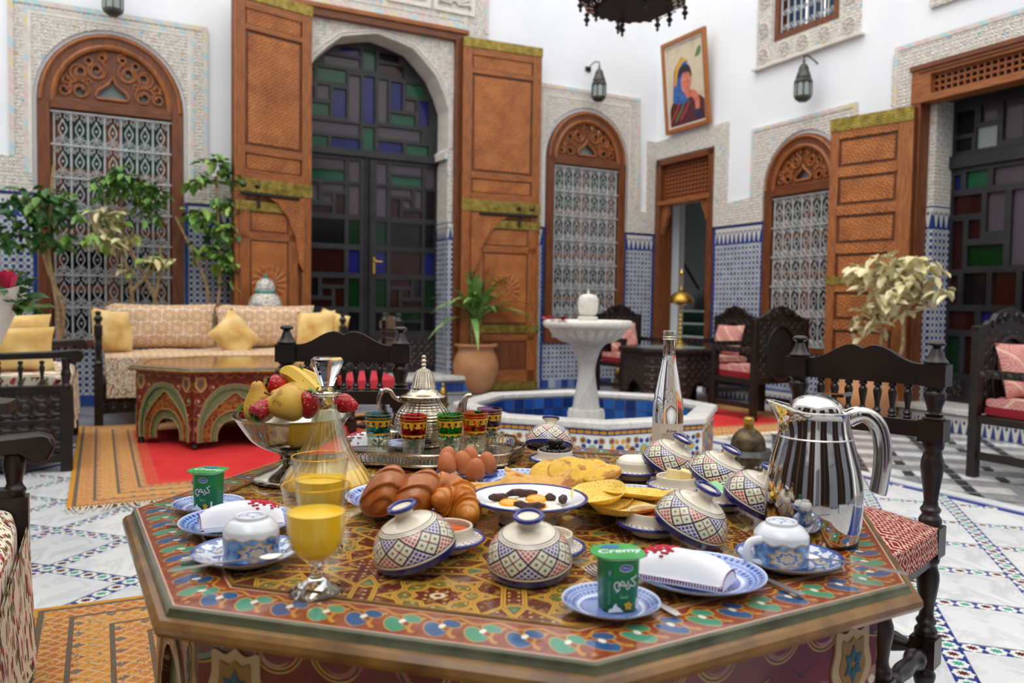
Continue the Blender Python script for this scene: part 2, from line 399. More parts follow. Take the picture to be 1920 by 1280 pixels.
# textiles
def fab(name, col, bump=None, sheen=0, rough=.9): mat(name, col, rough, bump=bump or (lambda: noise(180, 2)), bs=.15, bd=.003, sheen=sheen)
fab('yellow_velvet', lambda: ramp(noise(6, 3), (.25, 'bd8c3c'), (.5, 'dcb870'), (.8, 'efdaa4')), rough=.75, sheen=.15)
def medal():
    x, y, z = coord(); q = .125; off = md(floor(y/q), 2.0)*q*.5; X, Y = cen(x+off, q), cen(y, q); r = hyp(X, Y); th = at2(Y, X); rr = r*(1+sn(th*8)*.12)
    g = hyp(cen(x, q*.5), cen(y, q*.5))
    return layers(ramp(noise(40), (.3, 'd0b894'), (.7, 'e6d4b6')), (ab(g-.022) < .004, 'c09a90'), (ab(rr-.05) < .005, 'b08068'), (rr < .043, 'd6ba88'), (ab(rr-.03) < .004, 'a87868'), (rr < .017, 'e3d4b8'), (rr < .009, 'b06a6a'))
fab('medallion_fabric', medal)
def floral():
    x, y, z = coord(); n = noise(4, 2, vec(x, y)); k = sn((x+n*.3)*24)
    u = (x+y*.5*(1))*1.0; v = vec((x*.85+y*.53)*62+n*8, (y*.85-x*.53)*22+n*6); c = voro(1.0, v, 'F1', 1); s = NT.nodes.new('ShaderNodeSeparateColor'); NT.links.new(c.o, s.inputs[0])
    e = voro(1.0, v, 'F1', 0)
    col = ramp(E(s.outputs[0]), (0, 'e6dcc4'), (.36, '9a2434'), (.50, '571428'), (.60, 'c4444e'), (.67, '85823a'), (.80, '4a5028'), (.92, 'e6dcc4'), const=True)
    return mixc(e > .62, col, 'e6dcc4')
fab('floral_fabric', floral)
def emb():
    x, y, z = coord(); A = ab(cen(x, .08))+ab(cen(y, .08)); d = fract(A/.018) > .66; B = fract((x*1.0+ab(cen(y, .02))*1.2)/.015) > .62
    sel = md(floor(y/.08), 3.0) > 1.5; star = hyp(cen(x, .04), cen(y, .04)); C = (star < .010)*(star > .006)
    f = mx(mth('MULTIPLY', sel, B), mth('MULTIPLY', 1-sel, mx(d, C)))
    return mixc(f, '7d1420', 'd6b09a')
fab('red_embroidery', emb, sheen=0)
def pinkf():
    x, y, z = coord(); r = hyp(cen(x, .09), cen(y, .09)); return layers('c4797a', (fract(r/.018) > .55, 'd3a090'), (ab(cen(x+y, .2)) < .012, 'dcb8a0'))
fab('pink_brocade', pinkf); fab('red_felt', '8c1724'); fab('red_cloth', 'b5303c'); fab('beige_cloth', lambda: ramp(noise(12, 3), (.3, 'c2a672'), (.7, 'dcc69a')))
fab('white_cloth', lambda: ramp(noise(10, 2), (.3, 'e4e4ec'), (.7, 'f2f2f6')), sheen=0); fab('stitch_red', 'b5202e', sheen=0); fab('stitch_purple', '7c2a5a', sheen=0)
fab('fringe', 'd9cdb8')
def rug_col(hw, hh, red):
    def f():
        x, y, z = coord('Object'); dx, dy = hw-ab(x), hh-ab(y); d = mn(dx, dy); al = mixc(dx < dy, vec(x, 0), vec(y, 0)); s = NT.nodes.new('ShaderNodeSeparateXYZ'); NT.links.new(al.o, s.inputs[0]); L = E(s.outputs[0])
        wv = noise(14, 2, vec(L, d)); L2, d2 = L+(wv-.5)*.02, d+(wv-.5)*.012; n = noise(120, 3, vec(L*.5, d))
        bnd = ramp(d/.4, (0, 'c07a24'), (.09, 'b9682c'), (.33, 'a8402a'), (.36, 'c98a35'), (.62, 'b5502c'), (.66, 'c07838'), (.9, 'a8452a'), const=True)
        q = .1; r1 = ab(cen(L2, q))+ab(cen(d2+.03, .12))*.8; zz = ab(cen(L2, .05))*1.2-ab(cen(d2, .06))
        org = layers(bnd, (r1 < .04, 'd39a3c'), (r1 < .028, '9c3524'), (r1 < .014, '586a62'), ((ab(zz) < .006), 'd2a878'), ((noise(26, 2, vec(L, d*2)) > .6), 'cf9440'), (noise(34, 2, vec(L*1.3+5, d*2)) > .64, '64706a'))
        org = mixc(n*.35, org, 'b07a4a')
        st = mx(mx(ab(d-.035) < .01, ab(d-.13) < .008), mx(ab(d-.25) < .008, ab(d-.36) < .008))
        org = mixc(st, org, ramp(n, (.4, '50645c'), (.6, '7a4a2a')))
        edge = d < .022
        fld = ramp(noise(3, 3), (.3, red), (.7, 'd3302a'))
        fld = layers(fld, ((d < .47)*(ab(zz) < .008), 'b9603c'))
        return layers(mixc(d < .4, fld, org), (edge, 'c98a1e'))
    return f
mat('rug_red', rug_col(1.27, 1.5, 'c2141c'), .95, bump=lambda: noise(220, 2), bs=.6, bd=.006)
mat('rug_near', rug_col(1.0, 1.25, 'bb1a1c'), .95, bump=lambda: noise(220, 2), bs=.6, bd=.006)
mat('rug_far', rug_col(.9, 1.1, 'b01a1c'), .95)
# plants, clay
mat('terracotta', lambda: ramp(noise(4, 4), (.3, 'a8714a'), (.7, 'c08e66')), .8, bump=lambda: noise(20, 3), bs=.2, bd=.01)
mat('soil', '2b1e15', .95); mat('bark', lambda: ramp(noise(30, 3), (.3, '7d6444'), (.7, 'a88d66')), .85)
def leafm(n, a, b): mat(n, lambda: ramp(noise(7, 2), (.35, a), (.65, b)), .45, sss=.05)
leafm('leaf_dark', '2a5426', '47783a'); leafm('leaf_mid', '4c7d34', '84a64e'); leafm('leaf_cream', 'c4b880', 'ebe5c2'); leafm('leaf_long', '4c7c38', '92b466'); leafm('mint', '1f5a22', '3d8a35'); leafm('leaf_tip', '6d9a3a', 'a8c05c')
mat('rose_pink', 'cf2f5a', .6); mat('rose_red', 'a8141f', .5); mat('wrap_paper', lambda: ramp(noise(3), (.3, 'c9cdbf'), (.7, 'e8e2da')), .5); mat('wrap_red', 'a3161f', .45)
# ceramics and table ware
cream = 'e0d5bf'
def lid_col():
    u, v, z = coord(); N = 8.0
    q = (v-.17)/.44*2; p = u*N*2; a, b = (p+q)*.5, (p-q)*.5
    a, b = a+.0, b+.0; A, B = floor(a), floor(b); fa, fb = fract(a), fract(b); e = mn(.5-ab(fa-.5), .5-ab(fb-.5)); par = md(A+B, 2.0) > .5
    cross = mn(ab(fa-.5), ab(fb-.5)) < .028; dot = hyp(cen(fa, .5), cen(fb, .5)) < .075; mid = hyp(fa-.5, fb-.5) < .07
    wht = layers(cream, (dot, '4f8a3f'), (cross, '26262e'), (mid, '8a4a2a'))
    hat = mx(ab(cen(fa, .2)) < .03, ab(cen(fb, .2)) < .03)
    rb = md(A, 2.0) > .5
    hc = mixc(hat, mixc(rb, 'bb4530', '2a4598'), 'dccfc4')
    pat = layers(mixc(par, hc, wht), (e < .04, '22222c'))
    t = layers(cream, ((v > .17)*(v < .61), pat), (ab(v-.165) < .008, '22222c'), (ab(v-.615) < .008, '22222c'), (ab(v-.66) < .005, '2a2a44'), (ab(v-.70) < .009, '26283c'), (v < .125, '1b2568'))
    return t
mat('lid_glaze', lid_col, .14, coat=.5)
mat('cream_glaze', cream, .14, coat=.5); mat('navy_glaze', '1f2a78', .15, coat=.5); mat('white_glaze', 'e6e8ea', .1, coat=.5)
def dish_col():
    u, v, z = coord(); return layers(cream, ((v > .05)*(v < .17)*(ab(cen(u+sn(v*90)*.008, 1/26)) < .005), '4a5598'))
mat('dish_glaze', dish_col, .15, coat=.5)
def plate_col():
    u, v, z = coord(); k = 48.0; X = cen(u, 1/48)*48; 
    def ring(a, b, f, c): return ((v > a)*(v < b)*f, c)
    loz = lambda n, a, b: (ab(cen(u, 1/n)*n*2)+ab((v-(a+b)/2)/((b-a)/2)) < .8)
    ck = (sn(u*2*pi*36)*sn(v*70)) > .05
    return layers('8fa5da', (ck*(v < .62), '3a58ac'), ring(.6, .66, 1.0, 'd3dcf0'), ring(.67, .80, loz(44.0, .67, .80), '25408f'), ring(.81, .83, 1.0, '3650a3'), ring(.85, .955, loz(52.0, .85, .955), '213a8a'), ring(.965, .985, 1.0, 'dfe5f2'), (v > .985, '5d78bb'))
mat('plate_blue', plate_col, .12, coat=.6)
def cupm():
    u, v, z = coord(); X = cen(u, .333)*3; Y = (v-.28)*3.6; r = hyp(X*2.3, Y)*(1+.14*sn(at2(Y, X*2.3)*8))
    g = ab(r-.62) < .06; fill = r < .58; bl = layers(ramp(noise(80, 3), (.35, '2b4a86'), (.6, '6d9cc9'), (.75, 'a9c4dc')), (fill, 'b9b4ae'), (g, 'b58f56'), (r < .4, '3b6aa5'), (r < .3, 'c9bca8'), (v < .07, '1f3672'))
    wv = .55+sn(u*2*pi*9)*.025
    return layers('dfe3e8', (v < wv, bl), (ab(v-wv) < .014, 'c2a274'))
mat('cup_glaze', cupm, .1, coat=.6)
def saucerm():
    u, v, z = coord(); n = noise(60, 2); return layers('dbe0ea', ((v > .45)*(n > .47), '5b7cb5'), ((v > .5)*(n > .6), 'c9b48c'), (v > .93, '2f4a92'))
mat('saucer_glaze', saucerm, .12, coat=.6)
mat('foot_blue', lambda: mixc(voro(60, None, 'DISTANCE_TO_EDGE') < .06, 'dfe3ea', '5a78b0'), .2)
mat('glass', 'f6f8f8', .02, trans=1, ior=1.45); thin_glass('glass_thin', 'fafbfa'); thin_glass('glass_decanter', 'fbfbf0', 1.0, .8, 1.6, .05); mat('glass_rim', 'd9c07a', .15, .6)
mat('juice', 'ffcb00', .3, coat=.2); mat('juice_top', 'f7c52a', .3)
for n, c in dict(blue='9adcf0', red='ee5a62', green='7fe09a', amber='f5b878', violet='c4a8cc').items(): thin_glass('tint_'+n, c)
def giltm():
    u, v, z = coord(); n = noise(90, 2); return ramp(n, (.3, 'c48a12'), (.7, 'f0c040'))
mat('gilt', giltm, .3, .35)
def chrome_h():
    return noise(3, 1)
mat('chrome', 'c9c6c0', .06, 1); mat('steel', 'd6d4d0', .28, 1); mat('pewter_bowl', 'a9a294', .14, 1)
def chased():
    u, v, z = coord(); return sn(u*2*pi*26)*.6+sn(v*120)*.4+voro(90, None, 'F1', 0)*.8
mat('chased_silver', lambda: ramp(noise(30, 2), (.3, 'a59a88'), (.7, 'd2c8b6')), .2, 1, bump=chased, bs=.5, bd=.003)
mat('silver', 'c2b8a6', .16, 1); mat('tray_floor', lambda: ramp(voro(55, None, 'F1', 0), (.1, '6b665c'), (.6, 'bdb8ae')), .25, .95)
mat('egg_shell', lambda: ramp(noise(14, 2), (.3, 'b05f30'), (.7, 'c27444')), .5)
def crust(a, b, c): return lambda: ramp(noise(16, 4, None, .6), (.25, a), (.5, b), (.8, c))
mat('crust_brown', crust('7a360c', 'a35416', 'c47a2a'), .32, coat=.35, bump=lambda: noise(30, 3), bs=.2, bd=.004); mat('crust_gold', crust('8f420c', 'c4701a', 'dc9e42'), .35, coat=.3, bump=lambda: noise(45, 4), bs=.5, bd=.004)
mat('crumb', 'dfc08a', .8, sss=.1)
mat('flatbread', lambda: layers(ramp(noise(22, 4), (.3, 'c48d3a'), (.7, 'dfb566')), (sstep(.50, .64, noise(22, 4, None, .65)), 'a05c22')), .65, bump=lambda: noise(60, 3), bs=.5, bd=.003)
mat('semolina', lambda: layers(ramp(noise(30, 4), (.3, 'cf9d2c'), (.7, 'e3bd52')), (sstep(.50, .64, noise(18, 3, None, .7)), 'a86c22')), .75, bump=lambda: noise(150, 3), bs=.5, bd=.003)
mat('pancake', lambda: layers(ramp(noise(20, 3), (.3, 'dcae35'), (.7, 'edcf6c')), (voro(170) < .28, 'c79a35')), .7, bump=lambda: voro(170), bs=.5, bd=.003)
mat('egg_white', 'f0ebe0', .3, sss=.2); mat('yolk', 'f2a912', .15, sss=.2, coat=.5); mat('khlii', lambda: ramp(noise(80, 3), (.3, '2a1512'), (.7, '55302a')), .55, bump=lambda: noise(120, 3), bs=.8, bd=.004)
mat('oil', 'c9a24a', .05, trans=.6); mat('olive_black', lambda: ramp(noise(40), (.3, '120a0c'), (.7, '2a181a')), .14)
mat('cream_cheese', 'ece6d6', .6, sss=.2, bump=lambda: noise(50, 3), bs=.4, bd=.004); mat('butter', 'edd99a', .45, sss=.25); mat('jam', 'd9611a', .08, sss=.2, coat=.6); mat('honey', 'c4521a', .06, coat=.5)
mat('foil', 'c9ccce', .22, 1, bump=lambda: noise(70, 3, None, .6), bs=.9, bd=.004); mat('foil_print', lambda: layers(ramp(voro(40, None, 'F1', 0), (.2, '3f9a46'), (.5, '8cc98a')), (noise(20) > .56, 'dfe9df')), .25, .2)
mat('pear', lambda: layers(ramp(noise(7, 3), (.3, 'b9852a'), (.7, 'd9b04a')), (sstep(.5, .7, noise(26, 4, None, .7)), '8f5a26')), .45, sss=.05)
mat('stem_brown', '5a4026', .7)
mat('strawberry', lambda: mixc(voro(150) < .22, ramp(noise(9), (.3, '8c0a16'), (.7, 'b81a22')), 'd9a05a'), .3, bump=lambda: voro(150), bs=.5, bd=.003, sss=.05)
mat('banana', lambda: layers(ramp(noise(6, 2), (.3, 'd3a62e'), (.7, 'e8c95a')), (sstep(.64, .7, noise(40, 3)), '7a5420')), .5); mat('orange_peel', 'e07a14', .45, bump=lambda: noise(160, 2), bs=.4, bd=.003); mat('apple_yellow', 'e0c23a', .35)
mat('cup_green', lambda: ramp(coord('Object')[2], (0, '0d6a3c'), (.06, '128f46')), .35); mat('foil_green', lambda: ramp(noise(18), (.3, '1f9a3c'), (.7, '4fc463')), .25, .3); mat('plastic_white', 'e8ebee', .35); mat('print_blue', '2f5fb0', .4); mat('print_violet', '8d7ab8', .4); mat('print_yellow', 'e8b93a', .4); mat('print_orange', 'c96a1e', .4); mat('print_palegreen', '7fc48c', .4); mat('print_leaf', '5fae3a', .4)
mat('ink', '1f1d1c', .6); mat('paper_label', 'cfc6b3', .7); mat('paper_inner', 'dccdb8', .7); mat('cap_metal', 'c9c4b4', .28, .9)
mat('water_clear', 'f2f6f6', .0, trans=1, ior=1.33)
mat('jar_glaze', lambda: layers(ramp(voro(16, None, 'F1', 0), (.1, '4a63a8'), (.3, 'c9c6bb'), (.55, 'b8bdb9'), (.75, '5a78a8')), (voro(16, None, 'DISTANCE_TO_EDGE') < .05, 'b08a5a')), .2, coat=.3); mat('jar_green', '3f8a72', .25)
# painting
mat('canvas', lambda: ramp(noise(4, 3), (.25, 'b9a98c'), (.5, 'd0c2a8'), (.75, 'c4b79f')), .7); mat('paint_blue', lambda: ramp(noise(14, 3), (.3, '1d3a78'), (.7, '3a6fb0')), .6); mat('paint_navy', '232a4a', .6)
mat('paint_skin', lambda: ramp(noise(9, 2), (.3, 'b8553f'), (.7, 'd88a70')), .6); mat('paint_maroon', lambda: ramp(noise(16, 3), (.3, '38161e'), (.7, '5f2630')), .6); mat('paint_yellow', 'd8a52a', .6); mat('paint_red', 'b03a2a', .6); mat('paint_green', '5d7a4a', .6); mat('paint_hair', '1f1a28', .6)
wood('frame_wood', '8a4f22', 'a8682f', ax=2)
# ================================================================ the setting
RZL, RZR = YAW, YAW-pi/2                                   # wall frames: X to the right, Y into the wall, Z up
g = G()
P4 = [W(-1, -1, -.012), W(10.5, -1, -.012), W(10.5, 13, -.012), W(-1, 13, -.012)]
g.add([*P4, *[p-Vector((0, 0, .1)) for p in P4]], [(0, 1, 2, 3), (4, 5, 6, 7), (0, 1, 5, 4), (1, 2, 6, 5), (2, 3, 7, 6), (3, 0, 4, 7)])
FLOOR = struct(g.build('floor', 'marble_grey', smooth=0), 'courtyard floor of marble slabs framed by blue mosaic bands', 'floor')
GA = R(27.3-45); ga = Vector((cos(GA), sin(GA), 0)); gb = Vector((-sin(GA), cos(GA), 0))
DA, DB, A0, B0 = .4175, .43, -2.745, 2.90                  # mosaic line pitch and offsets in the diagonal floor grid
def gp(x, y, z=0): p = ga*x+gb*y; return Vector((p.x, p.y, z))
def st(p): d = p-CN; return -d.dot(AV), -d.dot(BV)
def clip(poly, fn):                                        # keep where fn >= 0
    o = []
    for i in range(len(poly)):
        a, b = poly[i], poly[(i+1) % len(poly)]; fa, fb = fn(a), fn(b)
        if fa >= 0: o.append(a)
        if fa*fb < 0: o.append(a+(b-a)*(fa/(fa-fb)))
    return o
def inview(p, m=120):
    d = p-Vector((0, 0, HC)); z = d.dot(_fw)
    if z < .25: return False
    u = 960+F*d.dot(_cx)/z; v = 640-F*d.dot(_cy)/z; return -m < u < 1920+m and v < 1280+m*2
EDGE = 2.52
def slab_mesh(name, poly, m, h=.008):
    n = len(poly); g = G(); g.add([(p.x, p.y, z) for z in (-.012, h-.01) for p in poly], [tuple(range(n))[::-1], tuple(range(n, 2*n))]+[(i, (i+1) % n, n+(i+1) % n, n+i) for i in range(n)])
    return g.mesh(name, m, smooth=0)
hw = .036
full = {}
Pb = [W(EDGE-.06, EDGE-.06, -.006), W(8.9, EDGE-.06, -.006), W(8.9, 12.9, -.006), W(EDGE-.06, 12.9, -.006)]
near = clip(Pb, lambda p: .75-p.y); Pb = clip(Pb, lambda p: p.y-.75)
bed = G(); bed.add(near, [tuple(range(len(near)))]); bed.build('plain_marble', 'marble', FLOOR, smooth=0)
bed = G(); bed.add(Pb, [tuple(range(len(Pb)))]); bed.build('mosaic_bed', 'mosaic_blue', FLOOR, smooth=0)
rs = random.Random(3)
for i in range(-26, 16):
    for j in range(-10, 22):
        x0, x1, y0, y1 = A0+i*DA+hw, A0+(i+1)*DA-hw, B0+j*DB+hw, B0+(j+1)*DB-hw
        c = gp((x0+x1)/2, (y0+y1)/2)
        if not inview(c, 500) or c.y < .6: continue
        poly = [gp(x0, y0), gp(x1, y0), gp(x1, y1), gp(x0, y1)]
        s_, t_ = st(c)
        if s_ < EDGE-.4 or t_ < EDGE-.4 or s_ > 8.6: continue
        cl = clip(clip(poly, lambda p: st(p)[0]-EDGE-.04), lambda p: st(p)[1]-EDGE-.04)
        if len(cl) < 3: continue
        m = rs.choice(['marble', 'marble', 'marble_b'])
        if len(cl) == 4 and (cl[0]-poly[0]).length < 1e-6 and (cl[2]-poly[2]).length < 1e-6:
            if m not in full: full[m] = slab_mesh('marble_slab', [p-c for p in poly], m)
            put('marble_slab', full[m], FLOOR, (c.x, c.y, 0))
        else: put('marble_slab', slab_mesh('marble_slab', cl, m), FLOOR)
g = G()
for (a, b) in ((W(EDGE-.1, EDGE-.1), W(EDGE-.1, 12)), (W(EDGE-.1, EDGE-.1), W(10, EDGE-.1))):
    d = (b-a).normalized(); n = Vector((-d.y, d.x, 0))*.055
    g.add([(*q.xy, z) for z in (-.01, .0) for q in (a-n, b-n, b+n, a+n)], [(0, 1, 2, 3), (4, 5, 6, 7), (0, 1, 5, 4), (2, 3, 7, 6)])
g.build('border_strip', 'marble', FLOOR, smooth=0)
# mosaic flowers on the bands
def flower(col):
    g = G(); n = 16
    for r0, r1, z, m in ((.034, .0275, -.003, 0), (.019, .0085, -.0015, 1)):
        k = n if m == 0 else 16; pts = [((r0 if q % 2 == 0 else r1)*cos(2*pi*q/k), (r0 if q % 2 == 0 else r1)*sin(2*pi*q/k)) for q in range(k)]
        g.add([(x, y, zz) for zz in (z-.004, z) for x, y in pts], [tuple(range(k, 2*k))]+[(q, (q+1) % k, k+(q+1) % k, k+q) for q in range(k)], m=m)
    return g
FM = [flower(0).mesh('mosaic_flower', ['mosaic_white', c], smooth=0) for c in ('mosaic_green', 'mosaic_red')]
spots = []
for i in range(-26, 16):
    for j in range(-10*6, 22*6):
        spots.append((A0+i*DA, B0+j*DB/6, (i*6+j) % 2))
for j in range(-10, 22):
    for i in range(-26*6, 16*6):
        if i % 6: spots.append((A0+i*DA/6, B0+j*DB, (i+j*6) % 2))
vis = []
for x, y, k in spots:
    p = gp(x, y); s_, t_ = st(p)
    if s_ < EDGE or t_ < EDGE+.9 or s_ > 7.9 or not inview(p, 900) or p.y < 1.2: continue
    if hypot(p.x-.008, p.y-1.57) < .62 or (4.7 < s_ < 7.1 and t_ < 4.45) or (s_ > 7.3 and t_ > 6.6): continue
    if hypot(p.x-.578, p.y-5.674) < 1: continue
    vis.append((p.y+(0 if inview(p, 0) and p.y > 1.7 else 100), p, k))
vis.sort(key=lambda q: q[0])
for d, p, k in vis[:300]: put('mosaic_flower', FM[k], FLOOR, (p.x, p.y, 0), (0, 0, GA))
g = G()
for d, p, k in vis[300:]:
    f = flower(0); o = len(g.v); Mx = Matrix.Translation((p.x, p.y, 0)) @ Matrix.Rotation(GA, 4, 'Z')
    g.add([Mx @ v for v in f.v], f.f); g.m[-len(f.f):] = [0 if m == 0 else 1+k for m in f.m]
if g.v: g.build('mosaic_flowers', ['mosaic_white', 'mosaic_green', 'mosaic_red'], FLOOR, smooth=0)['kind'] = 'stuff'
# grey striped border paving beside the right wall
PS = {m: slab_mesh('paving_slab', [ga*x+gb*y for x, y in ((-.104, -.093), (.104, -.093), (.104, .093), (-.104, .093))], m) for m in ('marble_grey', 'marble_pale', 'marble_b')}
DS = slab_mesh('dark_square', [ga*x+gb*y for x, y in ((-.028, -.055), (.028, -.055), (.028, .055), (-.028, .055))], 'marble_dark', .009)
cells = []
for i in range(-12, 22):
    for j in range(0, 56):
        c = gp(.935+.28*i+.14, 4+.2*j*.97); s_, t_ = st(c)
        if .0 < s_ < 2.3 and t_ > 2.2 and inview(c, 40): cells.append((c.y, c, i, j))
cells.sort(key=lambda q: q[0])
for d, c, i, j in cells[:290]:
    put('paving_slab', PS[('marble_pale', 'marble_grey', 'marble_b', 'marble_grey')[j % 4]], FLOOR, (c.x, c.y, 0))
for d, c, i, j in cells[:290]:
    if (i+j) % 2 == 0 or i % 2: put('dark_square', DS, FLOOR, tuple(c-ga*.14))

# ---------------------------------------------------------------- walls
def archpoly(hw, spring, top, z0, n=18):
    return [(-hw, z0), (hw, z0)]+arc(0, spring, hw, top-spring, 0, 180, n)
def rectp_(x0, x1, z0, z1): return [(x0, z0), (x1, z0), (x1, z1), (x0, z1)]
def shift(p, dx): return [(x+dx, z) for x, z in p]
g = G(); o1 = shift(archpoly(.665, 3.03, 3.75, .6), -6.845); o2 = shift(archpoly(.625, 3.03, 3.68, .6), -1.165)
g.plate([(-10, -.1), (0, -.1), (0, 7), (-10, 7)], [o1, o2, [(-5.16, 0), (-2.96, 0), (-2.96, 4.42), (-5.16, 4.42)]], 0, .4)
WL = struct(g.build('wall_left', 'plaster', loc=CN, rot=(0, 0, RZL), smooth=0), 'white plastered courtyard wall with the great wooden door', 'wall')
g = G(); o3 = shift(archpoly(.55, 2.46, 3.04, .6), 2.67)
g.plate([(-.02, -.1), (11, -.1), (11, 7), (-.02, 7)], [[(.05, 0), (1.22, 0), (1.22, 3.13), (.05, 3.13)], o3, [(2.17, 4.18), (3.09, 4.18), (3.09, 5.6), (2.17, 5.6)], [(4.01, 0), (5.75, 0), (5.75, 3.41), (4.01, 3.41)]], 0, .4)
WR = struct(g.build('wall_right', 'plaster', loc=CN, rot=(0, 0, RZR), smooth=0), 'white plastered courtyard wall with the hanging painting', 'wall')
# the courtyard's two other walls, behind and beside the camera
g = G(); g.plate([(0, -.1), (11, -.1), (11, 6.2), (0, 6.2)], (), 0, .3)
struct(g.build('wall_side', 'plaster', loc=W(9.4, 12.2), rot=(0, 0, YAW+pi/2), smooth=0), 'white plastered courtyard wall behind the benches', 'wall')
g = G(); g.plate([(0, -.1), (11.4, -.1), (11.4, 6.2), (0, 6.2)], [rectp_(1.2, 3.2, 0, 3.4), rectp_(4.6, 6.4, 0, 3.6), rectp_(7.6, 9.4, 0, 3.2)], 0, .3)
WB = struct(g.build('wall_back', 'plaster', loc=W(-1, 12.0), rot=(0, 0, YAW+pi), smooth=0), 'white plastered courtyard wall behind the camera', 'wall')
for x0, x1, h in ((1.2, 3.2, 3.4), (4.6, 6.4, 3.6), (7.6, 9.4, 3.2)):  # unseen doors added to darken what the steel jug reflects
    g = G(); g.box(x0, x1, .25, .3, 0, h); g.build('added_door_boards', 'cedar_dark', WB, smooth=0)
    for k in range(2):
        g = G(); g.box(x0+.1+k*(x1-x0)/2, x0+(k+1)*(x1-x0)/2-.1, .2, .25, .2, h-.3); g.build('added_door_panel', 'interior_dark', WB, smooth=0)
SD_ = [o for o in COL.objects if o.name == 'wall_side'][0]
for x0, x1, h in ((.8, 2.2, 3.3), (2.9, 4.9, 3.8), (5.6, 7.0, 3.3)):  # more unseen doors, added as dark shapes for the jug's reflections
    g = G(); g.box(x0, x1, -.06, 0, 0, h); g.build('added_door_boards', 'cedar_dark', SD_, smooth=0)
    for k in range(2):
        g = G(); g.box(x0+.12+k*(x1-x0)/2, x0+(k+1)*(x1-x0)/2-.12, -.075, -.06, .3, h-.4); g.build('added_door_panel', 'interior_dark', SD_, smooth=0)
def dado(wall, segs):
    for x0, x1, z1 in segs:
        g = G(); g.plate([(x0, 0), (x1, 0), (x1, z1), (x0, z1)], (), -.016, 0); g.build('tile_panel', 'dado_tile', wall, smooth=0)
        if z1 > 2:
            g = G(); g.box(x0, x0+.035, -.02, 0, 0, z1); g.box(x1-.035, x1, -.02, 0, 0, z1); g.build('edge_tiles', 'blue_tile', wall, smooth=0)
dado(WL, [(-10, -7.52, 2.12), (-6.17, -5.18, 2.12), (-2.94, -1.80, 2.12), (-.53, -.02, 2.12), (-7.52, -6.17, .6), (-1.80, -.53, .6)])
dado(SD_, [(2.25, 2.85, 2.12), (4.95, 5.55, 2.12), (7.05, 11, 2.12)])
dado(WB, [(0, 1.15, 2.12), (3.25, 4.55, 2.12), (6.45, 7.55, 2.12), (9.45, 11, 2.12)])
dado(WR, [(1.24, 2.11, 2.12), (3.23, 3.99, 2.12), (2.11, 3.23, .6), (5.8, 8, 2.12)])
def stucco(wall, outer, holes=(), frame=True):
    g = G(); g.plate(outer, holes, -.03, 0); o = g.build('stucco_panel', 'stucco', wall, smooth=0)
    return o
def rectp(x0, x1, z0, z1): return [(x0, z0), (x1, z0), (x1, z1), (x0, z1)]
def strip_frame(wall, x0, x1, z0, z1, w, y, m='stucco_border', name='stucco_border'):
    g = G(); g.box(x0, x0+w, y, 0, z0, z1); g.box(x1-w, x1, y, 0, z0, z1); g.box(x0+w, x1-w, y, 0, z1-w, z1); return g.build(name, m, wall, smooth=0)
def ins(p, d, c=0):                                       # grow an arch outline by d about x = c, z fixed below
    return [((x-c)*(1+d/.65)+c, z+(d if z > 3.2 else 0)) for x, z in p]
# left window surround
a1 = [(x, z) for x, z in shift(archpoly(.70, 3.03, 3.79, 2.12), -6.845)]
stucco(WL, [(-10, 2.12), (-7.545, 2.12)]+a1[2:][::-1]+[(-6.145, 2.12), (-5.2, 2.12), (-5.2, 2.4), (-5.94, 2.42), (-5.94, 3.97), (-7.74, 3.97), (-7.74, 2.46), (-10, 2.46)])
strip_frame(WL, -7.74, -5.94, 2.46, 3.97, .045, -.036); strip_frame(WL, -7.58, -6.11, 2.3, 3.87, .03, -.034, 'stucco_moulding', 'stucco_moulding')
strip_frame(WL, -7.61, -6.08, 2.3, 3.905, .03, -.033)
a2 = shift(archpoly(.665, 3.03, 3.73, 2.12), -1.165)
stucco(WL, [(-2.94, 2.12), (-1.83, 2.12)]+a2[2:][::-1]+[(-.50, 2.12), (-.02, 2.12), (-.02, 3.4), (-.18, 3.4), (-.18, 2.42), (-.28, 2.42), (-.32, 3.95), (-1.99, 3.97), (-1.99, 3.3), (-2.94, 3.3)])
strip_frame(WL, -1.99, -.32, 2.5, 3.96, .045, -.036); strip_frame(WL, -1.86, -.47, 2.3, 3.84, .03, -.034, 'stucco_moulding', 'stucco_moulding')
# great door surround with carved panels above the lintel
stucco(WL, [(-5.55, 2.12), (-5.17, 2.12), (-5.17, 4.43), (-2.95, 4.43), (-2.95, 2.12), (-2.66, 2.12), (-2.66, 6.2), (-5.55, 6.2)])
for k, x in enumerate((-5.0, -4.35, -3.7, -3.12)):
    w = .27
    g = G(); g.plate(rectp(x-w, x+w, 4.62, 5.5), [rectp(x-w+.05, x+w-.05, 4.67, 5.45)], -.05, -.03); g.build('panel_moulding', 'stucco_moulding', WL, smooth=0)
    g = G()
    if k % 2:                                             # shell fan
        for q in range(11):
            a = R(8+164*q/10); g.tube([(x+.04*cos(a), -.045, 4.72+.04*sin(a)), (x+.2*cos(a), -.045, 4.72+.2*sin(a))], [.008, .022], 6)
        g.tube([(x+.215*cos(R(a)), -.045, 4.72+.215*sin(R(a))) for a in range(0, 181, 12)], .012, 6)
    else:
        for q in range(5):
            for r_ in range(4): g.cbox((x-.16+.08*q, -.04, 4.73+.1*r_), .045, .02, .06, Matrix.Rotation(pi/4, 4, 'Y'))
    g.build('stucco_ornament', 'stucco_moulding', WL)
strip_frame(WL, -2.99+.0, -2.66, 4.45, 6.1, .04, -.036)
